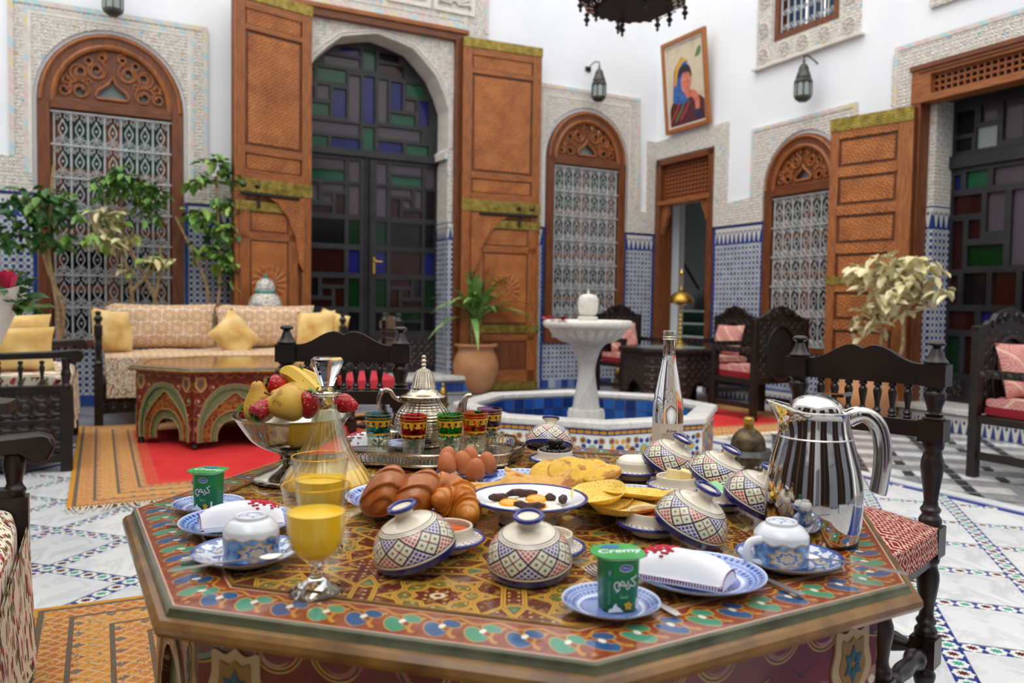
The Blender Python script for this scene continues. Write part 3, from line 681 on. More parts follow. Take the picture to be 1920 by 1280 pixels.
g = G(); g.box(-5.15, -2.99, -.038, 0, 4.45, 4.5); g.box(-5.15, -2.99, -.036, 0, 4.54, 4.57); g.build('stucco_border', 'stucco_border', WL, smooth=0)
# right wall surrounds
stucco(WR, [(1.23, 2.12), (2.085, 2.12)]+shift(archpoly(.585, 2.46, 3.085, 2.12), 2.67)[2:][::-1]+[(3.255, 2.12), (3.78, 2.12), (3.78, 2.4), (3.4, 2.4), (3.37, 3.24), (1.88, 3.22), (1.88, 2.42), (1.47, 2.4), (1.47, 3.41), (.0, 3.4), (.0, 3.15), (1.23, 3.15)])
strip_frame(WR, 1.88, 3.37, 2.42, 3.23, .04, -.036)
stucco(WR, [(3.78, 2.12), (4.0, 2.12), (4.0, 3.42), (5.76, 3.42), (5.76, 2.12), (5.98, 2.12), (5.98, 3.66), (3.84, 3.66), (3.78, 3.58)])
strip_frame(WR, 3.8, 5.98, 2.2, 3.66, .04, -.036)
g = G(); g.plate(rectp(1.92, 3.37, 3.93, 5.9), [rectp(2.15, 3.11, 4.16, 5.62)], -.03, 0); g.build('stucco_panel', 'stucco', WR, smooth=0)
g = G(); g.box(1.88, 3.42, -.07, 0, 3.905, 3.93); g.build('sill_moulding', 'stucco_moulding', WR, smooth=0)
for x, z in ((2.03, 4.05), (2.03, 4.35), (2.03, 4.68), (2.36, 4.05), (2.62, 4.05), (2.92, 4.05), (3.24, 4.05), (3.24, 4.35), (3.24, 4.68)):
    g = G()
    for q in range(8): a = q*pi/4; g.tube([(x+.02*cos(a), -.036, z+.02*sin(a)), (x+.07*cos(a), -.036, z+.07*sin(a))], .009, 5)
    g.tube([(x+.08*cos(2*pi*q/20), -.034, z+.08*sin(2*pi*q/20)) for q in range(20)], .008, 6, closed=True)
    g.build('stucco_rosette', 'stucco_border', WR)
g = G(); g.box(4.16, 5.7, -.04, 0, 3.93, 5.5); g.build('stucco_panel', 'stucco', WR, smooth=0)

# ---------------------------------------------------------------- windows with wrought grilles
def spiral(cx, cz, r, a0, turns, n, sgn=1):
    return [(cx+r*(1-.78*i/n)*cos(a0+sgn*2*pi*turns*i/n), cz+r*(1-.78*i/n)*sin(a0+sgn*2*pi*turns*i/n)) for i in range(n+1)]
def window(name, xc, hw, spring, top, base, rzw, label, cols, rows):
    cols += 2; ax = Vector((cos(rzw), sin(rzw), 0)); w = sempty(name, CN+ax*xc, rzw, label, 'window'); z0 = .6
    fw = .115; ihw = hw-fw
    g = G(); inner = archpoly(ihw, spring, top-fw, z0+.06); g.plate(archpoly(hw, spring, top, z0), [inner], -.045, .12); g.build('arch_frame', 'cedar_dark', w, bevel=.006)
    g = G(); g.tube([(x, -.05, z) for x, z in arc(0, spring, hw-.035, top-spring-.035, 0, 180, 24)], .018, 6); g.tube([(x, -.03, z) for x, z in arc(0, spring, ihw-.02, top-spring-fw-.02, 0, 180, 24)], .028, 6); g.build('arch_moulding', 'cedar', w)
    g = G(); g.box(-ihw, ihw, -.05, .1, spring-.075, spring+.035); g.build('transom', 'cedar_dark_h', w, bevel=.006)
    # carved tympanum: ogee light in the middle, scrolls around it
    tz = spring+.05; rx, rz_ = ihw-.05, top-fw-spring-.09
    og = [(-.15, .0), (.15, .0), (.165, .03), (.14, .07), (.08, .105), (.035, .135), (0, .19), (-.035, .135), (-.08, .105), (-.14, .07), (-.165, .03)]
    k = rx/.47; ogp = [(x*k*.85, tz+z*k*1.1+.02) for x, z in og]; holes = [ogp]
    for sx in (-1, 1):
        for hx_, hz, r in ((.27, .07, .06), (.40, .06, .045), (.13, .27, .06), (.27, .24, .055), (.38, .16, .035), (.09, .40, .035), (.2, .36, .035), (.2, .17, .02)):
            c = (sx*hx_*k, tz+hz*k); 
            if (c[0]/rx)**2+((c[1]-tz)/rz_)**2 < .86:
                holes.append([(c[0]+r*k*cos(q*pi/5)*(.85), c[1]+r*k*sin(q*pi/5)) for q in range(10)])
    g = G(); g.plate([(-rx-.02, tz-.02), (rx+.02, tz-.02)]+arc(0, tz-.02, rx+.02, rz_+.03, 0, 180, 20), holes, .0, .04); g.build('carved_tympanum', 'cedar_dark', w, smooth=0)
    g = G()
    for h in holes: g.tube([(x, -.005, z) for x, z in h], .011, 5, closed=True)
    for sx in (-1, 1):
        for (cx, cz, r, a0, t) in ((.27, .08, .1, 0, 1.5), (.14, .28, .1, 2, 1.5), (.40, .07, .07, 1, 1.4), (.28, .25, .09, 4, 1.5), (.09, .41, .055, 1, 1.2), (.39, .17, .05, 3, 1.2)):
            if ((cx*k)/rx)**2+(cz*k/rz_)**2 < .92: g.tube([(sx*x, -.008, z) for x, z in spiral(cx*k, tz+cz*k, r*k, a0, t, 22)], .012, 5)
    g.tube([(x, -.012, z) for x, z in ogp], .016, 6, closed=True)
    g.build('carved_scrolls', 'cedar', w)
    g = G(); g.plate([(-rx, tz-.02), (rx, tz-.02)]+arc(0, tz-.02, rx, rz_, 0, 180, 16), (), .06, .07); g.build('pane', 'pane_pale', w, smooth=0)
    # casements behind
    zt = spring-.08; g = G()
    for x0, x1 in ((-ihw, -ihw+.1), (-.07, .07), (ihw-.1, ihw)): g.box(x0, x1, .1, .15, z0, zt)
    for k_ in range(5): z = z0+(zt-z0)*k_/4.; g.box(-ihw, ihw, .105, .145, z-.035, z+.035)
    g.build('casement', 'cedar', w, smooth=0)
    for sx in (-1, 1):
        for k_ in range(4):
            za, zb = z0+(zt-z0)*k_/4+.03, z0+(zt-z0)*(k_+1)/4-.03; xa, xb = (.06, ihw-.08) if sx > 0 else (-ihw+.08, -.06)
            g = G(); g.box(xa, xb, .12, .13, za, zb); g.build('pane', ('pane_dark', 'pane_dark', 'pane_violet', 'pane_green')[k_], w, smooth=0)
    # wrought grille
    gx = ihw-.03; zt -= .02; zb = z0+.08
    bm = G(); bm.tube([(0, 0, zb), (0, 0, zt)], .0105, 6); bm = bm.mesh('bar', 'grille_paint')
    pitch = 2*gx/(2*cols)
    dm = G(); hgt = (zt-zb)/rows
    for r_ in range(rows):
        z = zb+hgt*(r_+.5)
        for sg in (-1, 1): dm.tube([(0, 0, z-hgt*.3), (0, 0, z-.085), (sg*.034, 0, z-.016), (sg*.034, 0, z+.016), (0, 0, z+.085), (0, 0, z+hgt*.3)], .007, 5)
        dm.taper(z-.01, z+.01, .012, .012)
    dm = dm.mesh('diamond_bar', 'grille_paint')
    for i in range(2*cols+1):
        put('bar' if i % 2 == 0 else 'diamond_bar', bm if i % 2 == 0 else dm, w, (-gx+pitch*i, -.005, 0))
    rm = G(); rm.box(-gx-.03, gx+.03, -.012, .012, -.009, .009); rm = rm.mesh('rail', 'grille_paint')
    sc = G()
    for r_ in range(rows+1):
        z = zb+hgt*r_
        put('rail', rm, w, (0, -.012, z))
        for i in range(2*cols):
            x = -gx+pitch*(i+.5)
            for sg in (-1, 1):
                if (r_ == 0 and sg < 0) or (r_ == rows and sg > 0): continue
                sc.tube([(p[0], -.014, p[1]) for p in spiral(x, z+sg*.043, .038, pi/2*sg, 1.35, 9, 1 if i % 2 else -1)], .0062, 4)
    s_ = sc.build('scrollwork', 'grille_paint', w); s_['kind'] = 'stuff'
    return w
window('window_1', -6.845, .665, 3.03, 3.75, .6, RZL, 'arched window with pale wrought grille behind the potted trees', 5, 7)
window('window_2', -1.165, .625, 3.03, 3.68, .6, RZL, 'arched window with pale wrought grille behind the fountain', 5, 7)
window('window_3', 2.67, .55, 2.46, 3.04, .6, RZR, 'small arched grille window half covered by the right door leaf', 4, 5)
axr = Vector((cos(RZR), sin(RZR), 0))
w4 = sempty('window_4', CN+axr*2.63, RZR, 'upper window with white grille in a rosette plaster surround', 'window')
g = G(); g.plate(rectp(-.46, .46, 4.18, 5.6), [rectp(-.39, .39, 4.25, 5.55)], -.01, .2); g.build('frame', 'cedar_dark', w4, smooth=0)
for i in range(3):
    g = G(); g.box(-.39+.26*i+.012, -.39+.26*(i+1)-.012, .14, .15, 4.25, 5.55); g.build('pane', 'pane_sky', w4, smooth=0)
bm = G(); bm.tube([(0, 0, 4.25), (0, 0, 5.55)], .01, 6); bm = bm.mesh('bar', 'grille_paint')
for i in range(9): put('bar', bm, w4, (-.38+.095*i, .03, 0))
sc = G()
for i in range(8):
    for j in range(7): sc.tube([(p[0], .03, p[1]) for p in spiral(-.333+.095*i, 4.31+.17*j, .04, i, 1.4, 9)], .007, 4)
sc.build('scrollwork', 'grille_paint', w4)['kind'] = 'stuff'

# ---------------------------------------------------------------- the great door
D1 = sempty('door_1', CN-AV*4.06, RZL, 'great doorway with stained glass, horseshoe arch and open carved leaves', 'door')
g = G(); g.box(-1.10, 1.10, -.05, .1, 4.30, 4.42); g.build('lintel', 'cedar_dark_h', D1, bevel=.008)
g = G(); g.box(-1.13, 1.13, -.075, .05, 4.385, 4.435); g.build('lintel_moulding', 'cedar_h', D1, bevel=.006)
for sx in (-1, 1):
    g = G(); g.box(min(sx*.97, sx*1.10), max(sx*.97, sx*1.10), -.05, .1, 0, 4.32); g.build('jamb', 'cedar_dark', D1, bevel=.008)
half = [(0, 4.23), (.20, 4.19), (.43, 4.13), (.58, 4.0), (.73, 3.85), (.83, 3.66), (.905, 3.46), (.905, 3.0), (.86, 2.96), (.86, 2.87)]
archL = [(x, z) for x, z in half]+[(.97, 2.87)]
g = G(); mir = [(-x, z) for x, z in half[::-1]]
outer = [(.97, .2), (.97, 4.30), (-.97, 4.30), (-.97, .2), (-.9, .2), (-.9, 2.87)]+mir[:-1]+half+[(.9, 2.87), (.9, .2)]
g.plate(outer, (), .02, .05); g.build('stucco_panel', 'stucco', D1, smooth=0)
g = G(); A = [Vector((x, .03, z)) for x, z in mir[:-1]+half]; B = [Vector((x*.985, .34, z-.0)) for x, z in mir[:-1]+half]
g.strip(A, B); g.build('arch_reveal', 'stucco_moulding', D1, smooth=0, recalc=False)
g = G(); 
for off, m in ((.012, 0), (.045, 0)):
    g.tube([(x*(1+off*.9), .015, z+off*(1 if z > 3.4 else 0)) for x, z in half[:8]], .012, 5); g.tube([(-x*(1+off*.9), .015, z+off*(1 if z > 3.4 else 0)) for x, z in half[:8]], .012, 5)
g.build('arch_moulding', 'stucco_moulding', D1)
for sx in (-1, 1):
    g = G(); x0, x1 = sorted((sx*.9, sx*.97)); g.box(x0, x1, .0, .36, .2, 2.1); g.build('tile_reveal', 'dado_tile', D1, smooth=0)
    g = G(); g.box(x0, x1, .05, .36, 2.1, 2.9); g.build('stucco_reveal', 'stucco', D1, smooth=0)
# fanlight and glazed leaves in black joinery; unit of the fanlight drawing 2.04 mm
FR = [(470, 545, 285, 405, 'green'), (470, 540, 440, 715, 'blue'), (470, 540, 735, 880, 'green'), (385, 455, 445, 715, 'violet'), (290, 370, 535, 700, 'blue'), (200, 370, 425, 500, 'green'), (200, 272, 525, 605, 'violet'),
      (110, 272, 630, 700, 'green'), (110, 450, 728, 795, 'violet'), (110, 262, 815, 875, 'green'), (280, 450, 815, 875, 'blue'), (240, 450, 350, 405, 'violet'), (330, 450, 290, 330, 'blue'), (110, 180, 540, 610, 'dark'), (130, 180, 440, 520, 'violet'),
      (560, 622, 445, 700, 'violet'), (640, 712, 450, 615, 'blue'), (640, 795, 635, 700, 'green'), (732, 800, 545, 612, 'violet'), (820, 885, 540, 690, 'blue'), (735, 850, 445, 525, 'green'), (560, 835, 722, 790, 'violet'), (565, 718, 810, 872, 'blue'), (738, 885, 812, 872, 'green'), (565, 690, 290, 335, 'dark'), (565, 720, 355, 420, 'red')]
fz = lambda y: 4.17-(y-270)*.00204
holes = [rectp((x0-505)*.00204, (x1-505)*.00204, fz(y1), fz(y0)) for x0, x1, y0, y1, c in FR]
g = G(); g.plate([(-.97, 2.9), (.97, 2.9), (.97, 4.28), (-.97, 4.28)], holes, .35, .40); g.build('fanlight_frame', 'door_black', D1, smooth=0)
for (x0, x1, y0, y1, c), h in zip(FR, holes):
    g = G(); g.box(h[0][0]-.005, h[1][0]+.005, .38, .388, h[0][1]-.005, h[2][1]+.005); g.build('pane', 'pane_'+c, D1, smooth=0)
g = G(); g.box(-.97, .97, .31, .40, 2.85, 2.93); g.build('transom', 'door_black', D1, smooth=0)
# one glazed leaf: panes as fractions of its width, heights in metres
zz = lambda y: 2.80-(y-80)*.00216
def leafpanes():
    o = []
    rows = [(80, 195), (215, 380), (410, 545), (575, 705), (735, 895), (925, 1030)]; side = ['violet', 'violet', 'bright_green', 'blue', 'bright_green', 'dark']; side2 = ['violet', 'dark', 'dark', 'blue', 'bright_green', 'dark']
    for k, (a, b) in enumerate(rows):
        o.append((.08, .23, a, b, side[k])); o.append((.79, .93, a, b, side2[k])); h = b-a
        if k in (0, 5): o += [(.29, .74, a, a+h*.42, 'violet' if k == 0 else 'bright_green'), (.29, .74, a+h*.55, b, 'green' if k == 0 else 'dark')]
        elif k in (1, 4):
            c = 'violet' if k == 1 else 'red'
            o += [(.29, .59, a, a+h*.24, c), (.64, .74, a, a+h*.62, 'violet' if k == 1 else 'dark'), (.29, .41, a+h*.36, b, 'red'), (.46, .74, a+h*.76, b, 'red'), (.46, .58, a+h*.38, a+h*.64, c)]
        else: o.append((.29, .74, a, b, 'dark' if k == 2 else 'red'))
    return o
for sx in (-1, 1):
    hs = []; LPN = leafpanes()
    def fx(f): q = .03+f*.90; return q*sx
    for a, b, y0, y1, c in LPN: x0, x1 = sorted((fx(a), fx(b))); hs.append(rectp(x0, x1, zz(y1), zz(y0)))
    x0, x1 = sorted((sx*.008, sx*.97)); g = G(); g.plate(rectp(x0, x1, .22, 2.85), hs, .355, .40); lf = g.build('glazed_leaf', 'door_black', D1, smooth=0)
    for (a, b, y0, y1, c), h in zip(LPN, hs):
        g = G(); g.box(h[0][0]-.005, h[1][0]+.005, .382, .39, h[0][1]-.005, h[2][1]+.005); g.build('pane', 'pane_'+c, lf, smooth=0)
    x0, x1 = sorted((sx*.1, sx*.88)); g = G(); g.box(x0, x1, .34, .36, .3, .62); g.build('bottom_panel', 'black_carved', lf, smooth=0)
    g = G(); g.box(sx*.008-.03, sx*.008+.03, .335, .36, .22, 2.85); g.build('meeting_stile', 'door_black', lf, smooth=0)
g = G(); g.box(.055, .085, .325, .335, 1.45, 1.65); g.tube([(.07, .33, 1.6), (.07, .29, 1.6), (.16, .285, 1.595)], .009, 8); g.build('door_handle', 'gold', D1)
g = G(); g.box(-1.2, 1.2, -.3, .4, .17, .22); g.build('threshold_slab', 'marble_rim', D1, bevel=.006)
g = G(); g.box(-1.17, 1.17, -.26, .38, 0, .17); g.build('step', 'grout', D1, smooth=0)
tm = [G().box(-.056, .056, -.272, -.255, .03, .145).mesh('step_tile', 'pool_blue_%d' % k, smooth=0) for k in range(4)]
for i in range(19): put('step_tile', tm[(i*7) % 4], D1, (-1.08+.12*i, 0, 0))
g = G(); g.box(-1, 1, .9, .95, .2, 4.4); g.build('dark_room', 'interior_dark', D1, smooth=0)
# open wooden leaves; local x from the hinge, front face at -y
def big_leaf(parent, w, h, loc, rz, flip):
    q = -1 if flip else 1
    def B(name, x0, x1, z0, z1, y0, y1, m, par, bev=.005):
        a, b = sorted((q*x0, q*x1)); g = G(); g.plate(rectp(a, b, z0, z1), (), y0, y1)
        if m == 'cedar_rosette':
            cx, cz = (a+b)/2, (z0+z1)/2; g.u = [[(u[0]-cx, u[1]-cz) for u in uu] for uu in g.u]
        return g.build(name, m, par, bevel=bev)
    lf = G(); a, b = sorted((0, q*w)); lf.box(a, b, -.03, .03, 0, h); lf = lf.build('door_leaf', 'cedar_dark', parent, loc=loc, rot=(0, 0, rz), smooth=0)
    s = .115
    B('stile', 0, s, 0, h, -.055, -.03, 'cedar', lf); B('stile', w-s, w, 0, h, -.055, -.03, 'cedar', lf)
    for z0, z1 in ((h-.2, h-.08), (h-.42, h-.36), (2.62, 2.70), (2.35, 2.45)): B('rail', s, w-s, z0, z1, -.052, -.03, 'cedar_h', lf)
    B('panel', s+.02, w-s-.02, h-.355, h-.205, -.042, -.03, 'cedar_carved', lf); B('panel', s+.035, w-s-.035, 2.73, h-.45, -.045, -.03, 'cedar_carved', lf); B('panel', s+.02, w-s-.02, 2.46, 2.61, -.042, -.03, 'cedar_carved', lf)
    for z0, z1 in ((h-.11, h), (2.22, 2.36)): B('brass_band', -.005, w+.005, z0, z1, -.062, -.05, 'brass_band', lf, 0)
    # wicket with a carved bracket corner
    B('wicket', .17, w-.05, .1, 2.08, -.06, -.03, 'cedar_dark', lf)
    B('rail', .17, w-.05, 1.72, 1.8, -.072, -.06, 'cedar_h', lf); B('rail', .17, w-.05, .62, .7, -.072, -.06, 'cedar_h', lf); B('rail', .17, w-.05, .1, .25, -.072, -.06, 'cedar_h', lf)
    B('stile', .17, .28, .1, 2.08, -.072, -.06, 'cedar', lf); B('stile', w-.16, w-.05, .1, 2.08, -.072, -.06, 'cedar', lf)
    B('panel', .30, w-.18, .85, 1.70, -.066, -.06, 'cedar_rosette', lf); B('panel', .30, w-.18, 1.82, 2.0, -.066, -.06, 'cedar_carved', lf); B('panel', .30, w-.18, .28, .6, -.066, -.06, 'cedar_dark', lf)
    for z0, z1 in ((2.02, 2.12), (.72, .82), (0, .1)): B('brass_band', .17, w, z0, z1, -.078, -.07, 'brass_band', lf, 0)
    br = [(.115, 2.2), (w*.62, 2.2), (w*.55, 2.15), (w*.47, 2.12), (w*.42, 2.05), (w*.34, 1.98), (w*.3, 1.88), (w*.24, 1.78), (w*.22, 1.66), (.17, 1.5), (.115, 1.4)]
    g = G(); g.plate([(q*x, z) for x, z in br], (), -.095, -.06); g.build('carved_bracket', 'cedar_carved', lf, smooth=0)
    g = G(); g.tube([(q*w*.2, -.1, 2.19), (q*w*.95, -.1, 2.19)], .018, 8); g.tube([(q*w*.72, -.08, 2.19), (q*w*.72, -.1, 2.05)], .015, 6); g.build('bolt', 'iron_dark', lf)
    for x in (.72, .9):
        g = G(); g.lathe([(.03, 0), (.034, .012), (.02, .03), (0, .034)], 12); g.xf(Matrix.Translation((q*w*x, -.06, 2.29)) @ Matrix.Rotation(pi/2, 4, 'X'), 0); g.build('stud', 'bronze', lf)
    return lf
big_leaf(D1, 1.05, 4.31, (1.03, -.09, 0.02), R(-4), False)
def onwall(u, t):                                          # s of the vertical plane at distance t from the left wall seen at column u
    d = ray(u, 570); o = W(0, t); n = BV; k = (o-Vector((0, 0, HC))).dot(n)/d.dot(n); p = Vector((0, 0, HC))+d*k; return st(p)[0]
s0, s1 = onwall(579, .14), onwall(436, .38)
dx, dy = -(s1-s0), -(.38-.14); wl = hypot(dx, dy)
big_leaf(D1, wl, 4.31, (4.06-s0, -.14, .02), atan2(-dy, -dx), True)

# ---------------------------------------------------------------- corner doorway
D2 = sempty('door_2', CN+axr*.635, RZR, 'open corner doorway under a turned lattice transom', 'door')
hwd = .585
for sx in (-1, 1):
    x0, x1 = sorted((sx*(hwd-.09), sx*hwd)); g = G(); g.box(x0, x1, -.045, .2, 0, 3.13); g.build('jamb', 'cedar_dark', D2, bevel=.006)
g = G(); g.box(-hwd, hwd, -.045, .2, 3.05, 3.13); g.build('lintel', 'cedar_dark_h', D2, bevel=.006); g = G(); g.box(-hwd+.05, hwd-.05, -.05, .15, 2.5, 2.56); g.build('transom', 'cedar_h', D2, bevel=.006)
def turned_lattice(parent, x0, x1, z0, z1, nx, nz, y, m='lattice_wood', back='interior_dark'):
    px, pz = (x1-x0)/nx, (z1-z0)/nz
    for j in range(nz+1):
        g = G()
        for i in range(nx):
            g.lathe([(.006, 0), (px*.2, px*.2), (px*.25, px*.5), (px*.2, px*.8), (.006, px)], 6); g.xf(Matrix.Translation((x0+px*i, y, z0+pz*j)) @ Matrix.Rotation(pi/2, 4, 'Y'), len(g.v)-30)
        g.build('spindle_rail', m, parent)
    g = G()
    for i in range(nx+1): g.tube([(x0+px*i, y, z0), (x0+px*i, y, z1)], .012, 5)
    g.build('lattice_bars', m, parent)
    g = G(); g.box(x0, x1, y+.06, y+.07, z0, z1); g.build('backing', back, parent, smooth=0)
turned_lattice(D2, -.48, .48, 2.58, 3.03, 14, 8, .05)
for sx in (-1, 1):
    br = [(0, 2.5), (0, 2.1), (.03, 2.12), (.045, 2.2), (.09, 2.26), (.11, 2.34), (.16, 2.4), (.18, 2.5)]
    g = G(); g.plate([(sx*(-.5+x), z) for x, z in br], (), .0, .05); g.build('carved_bracket', 'cedar', D2, smooth=0)
g = G(); g.box(-1.45, -.84, .62, .70, 1.25, 3.2); g.build('passage_wall', 'interior_wall', D2, smooth=0)
g = G(); g.box(-1.45, -.84, .60, .70, 0, 1.25); g.build('marble_facing', 'marble', D2, smooth=0)
g = G(); g.box(-3, .7, 2.3, 2.35, 0, 3.4); g.build('passage_end', 'interior_shade', D2, smooth=0)  # end and side walls: shade of the passage painted in as grey
g = G(); g.box(.66, .7, .39, 2.35, 0, 3.4); g.box(-3, .7, .39, 2.35, 3.15, 3.2); g.box(-3, -2.96, .39, 2.35, 0, 3.4); g.box(-3, -.62, .41, .44, 0, 3.4); g.build('passage_side', 'interior_shade', D2, smooth=0)
for k in range(5):
    g = G(); g.box(-2.5, -.9, 1.45+.15*k, 2.3, .21*k, .21*(k+1)-.03); g.build('stair_riser', 'green_tile', D2, smooth=0); g = G(); g.box(-2.5, -.9, 1.42+.15*k, 1.62+.15*k, .21*(k+1)-.03, .21*(k+1)); g.build('stair_tread', 'marble', D2, smooth=0)
g = G(); g.tube([(-1.75, 1.3, 1.98), (-1.2, 1.3, 1.38)], .022, 8); g.build('handrail', 'iron_dark', D2)
g = G(); g.box(-1.06, -.98, .6, .62, 1.38, 1.46); g.build('switch', 'iron_dark', D2, smooth=0)
# ---------------------------------------------------------------- right doorway
D3 = sempty('door_3', CN+axr*4.88, RZR, 'tall doorway with black stained glass door and open panelled leaf', 'door')
hwd = .87
for sx in (-1, 1):
    x0, x1 = sorted((sx*(hwd-.1), sx*hwd)); g = G(); g.box(x0, x1, -.05, .14, 0, 3.41); g.build('jamb', 'cedar_dark', D3, bevel=.006)
g = G(); g.plate(rectp(-hwd, hwd, 3.06, 3.41), [rectp(-hwd+.2, hwd-.2, 3.13, 3.31)], -.055, .12); g.build('lintel', 'cedar_h', D3, bevel=.006)
g = G(); g.box(-hwd-.01, hwd+.01, -.075, .02, 3.37, 3.42); g.box(-hwd+.08, hwd-.08, -.07, 0, 3.335, 3.355); g.build('lintel_moulding', 'cedar_dark_h', D3, bevel=.005)
turned_lattice(D3, -hwd+.2, hwd-.2, 3.135, 3.305, 22, 3, .0)
g = G(); g.box(-.79, -.70, .1, .4, .22, 2.1); g.build('tile_reveal', 'dado_tile', D3, smooth=0); g = G(); g.box(-.79, -.70, .1, .4, 2.1, 3.1); g.build('stucco_reveal', 'stucco', D3, smooth=0)
PN = [(.12, .30, 2.78, 3.0, 'dark'), (.36, .52, 2.86, 3.02, 'violet'), (.12, .28, 2.62, 2.74, 'dark'), (.32, .52, 2.62, 2.82, 'pale'), (.57, .75, 2.66, 3.02, 'violet'), (.80, 1.3, 2.62, 3.02, 'dark')]
PB = [(.12, .19, 2.26, 2.4, 'blue'), (.24, .45, 2.26, 2.42, 'green'), (.50, .78, 2.26, 2.42, 'violet'), (.12, .40, 2.02, 2.2, 'red'), (.45, .62, 1.84, 2.2, 'violet'), (.12, .23, 1.5, 1.96, 'red'), (.28, .40, 1.78, 1.96, 'red'), (.28, .62, 1.52, 1.72, 'bright_green'),
      (.12, .20, 1.16, 1.44, 'red'), (.25, .48, 1.16, 1.46, 'dark'), (.53, .75, 1.16, 1.46, 'red'), (.12, .38, .92, 1.1, 'red'), (.44, .75, .8, 1.1, 'blue'), (.12, .24, .5, .86, 'bright_green'), (.29, .40, .5, .86, 'red'), (.68, .95, 1.52, 2.2, 'violet'), (.84, 1.3, 2.26, 2.42, 'green'), (.80, 1.3, .8, 1.46, 'dark')]
g = G(); hs = [rectp(-.79+a, -.79+b, z0, z1) for a, b, z0, z1, c in PN+PB]
g.plate(rectp(-.79, .87, .22, 3.1), hs, .35, .40); g.build('muntin_frame', 'door_black', D3, smooth=0)
for (a, b, z0, z1, c) in PN+PB:
    g = G(); g.box(-.79+a-.004, -.79+b+.004, .382, .39, z0-.004, z1+.004); g.build('pane', 'pane_'+c, D3, smooth=0)
g = G(); g.box(-.79, .87, .31, .4, 2.46, 2.58); g.box(-.79, -.71, .31, .4, .22, 3.06); g.build('door_frame', 'door_black', D3, bevel=.006)
g = G(); g.box(-.66, -.5, .335, .36, .28, .44); g.build('bottom_panel', 'black_carved', D3, smooth=0)
g = G(); g.box(-1.1, 1.2, -.18, .4, .17, .22); g.build('threshold_slab', 'marble_rim', D3, bevel=.006)
g = G(); g.plate(rectp(-3.6, 3.5, .0, .17), (), -.14, -.02); g.u = [[(x, z+1.93) for x, z in uu] for uu in g.u]; g.build('step', 'dado_tile', D3, smooth=0)
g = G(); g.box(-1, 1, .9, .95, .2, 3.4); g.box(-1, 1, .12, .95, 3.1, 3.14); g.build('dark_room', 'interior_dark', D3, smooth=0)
w, h = .82, 2.98
lf = G(); lf.box(-w, 0, -.03, .03, 0, h); lf = lf.build('door_leaf', 'cedar_dark', D3, loc=(-.79, -.07, .05), rot=(0, 0, R(14)), smooth=0)
for a, b in ((-w, -w+.09), (-.14, 0)):
    g = G(); g.box(a, b, -.055, -.03, 0, h); g.build('stile', 'cedar', lf, bevel=.005)
nr = 7
for k in range(nr+1):
    z = .12+(h-.28)*k/nr; g = G(); g.plate(rectp(-w+.09, -.14, z-.05, z+.05), (), -.055, -.03); g.build('rail', 'cedar_carved', lf, bevel=.005)
    if k < nr:
        g = G(); g.plate(rectp(-w+.12, -.17, z+.08, z+(h-.28)/nr-.08), (), -.046, -.03); g.build('panel', 'cedar_carved', lf, bevel=.006)
for z0, z1, x0 in ((h-.13, h, -w), (1.3, 1.38, -w), (0.02, .12, -w)):
    g = G(); g.plate(rectp(x0-.004, .004, z0, z1), (), -.064, -.05); g.build('brass_band', 'brass_band', lf, smooth=0)
# ================================================================ courtyard furniture
def room(name, label, cat, s, t, z=0, rz=0, group=None): return thing(name, label, cat, W(s, t, z), YAW+rz, group)
# ---- rugs
def rug(name, label, s0, s1, t0, t1, m, fr_t):
    c = W((s0+s1)/2, (t0+t1)/2); hx_, hy = (s1-s0)/2, (t1-t0)/2
    r = thing(name, label, 'rug', c, YAW)
    g = G(); g.grid(lambda u, v: (-hx_+2*hx_*u, -hy+2*hy*v, .006+.004*sin(u*9)*sin(v*11)), 30, 34); g.grid(lambda u, v: (-hx_+2*hx_*u, -hy+2*hy*v, .0005), 1, 1); g.build('pile', m, r)
    g = G(); rr = random.Random(5)
    for i in range(int(2*hx_/.018)):
        x = -hx_+i*.018; y = -hy; L = rr.uniform(.07, .13); q = rr.uniform(-.03, .03)
        g.tube([(x, y+.01, .008), (x+q*.4, y-L*.5, .01), (x+q, y-L, .005)], [.004, .005, .003], 4)
    o = g.build('fringe', 'fringe', r); o['kind'] = 'stuff'
    return r
rug('red_rug', 'red rug with orange patterned border under the far painted table', 4.6, 7.14, 1.5, 4.5, 'rug_red', 1)
rug('orange_rug', 'orange patterned rug beside the breakfast table in the foreground', 5.2, 7.2, 5.98, 8.48, 'rug_near', 1)
rug('far_rug', 'red rug under the black armchairs beyond the fountain', .6, 2.4, 1.8, 4.0, 'rug_far', 1)
# raise the walking order of things standing on rugs slightly: rugs are 1 cm thick
RUG = .010
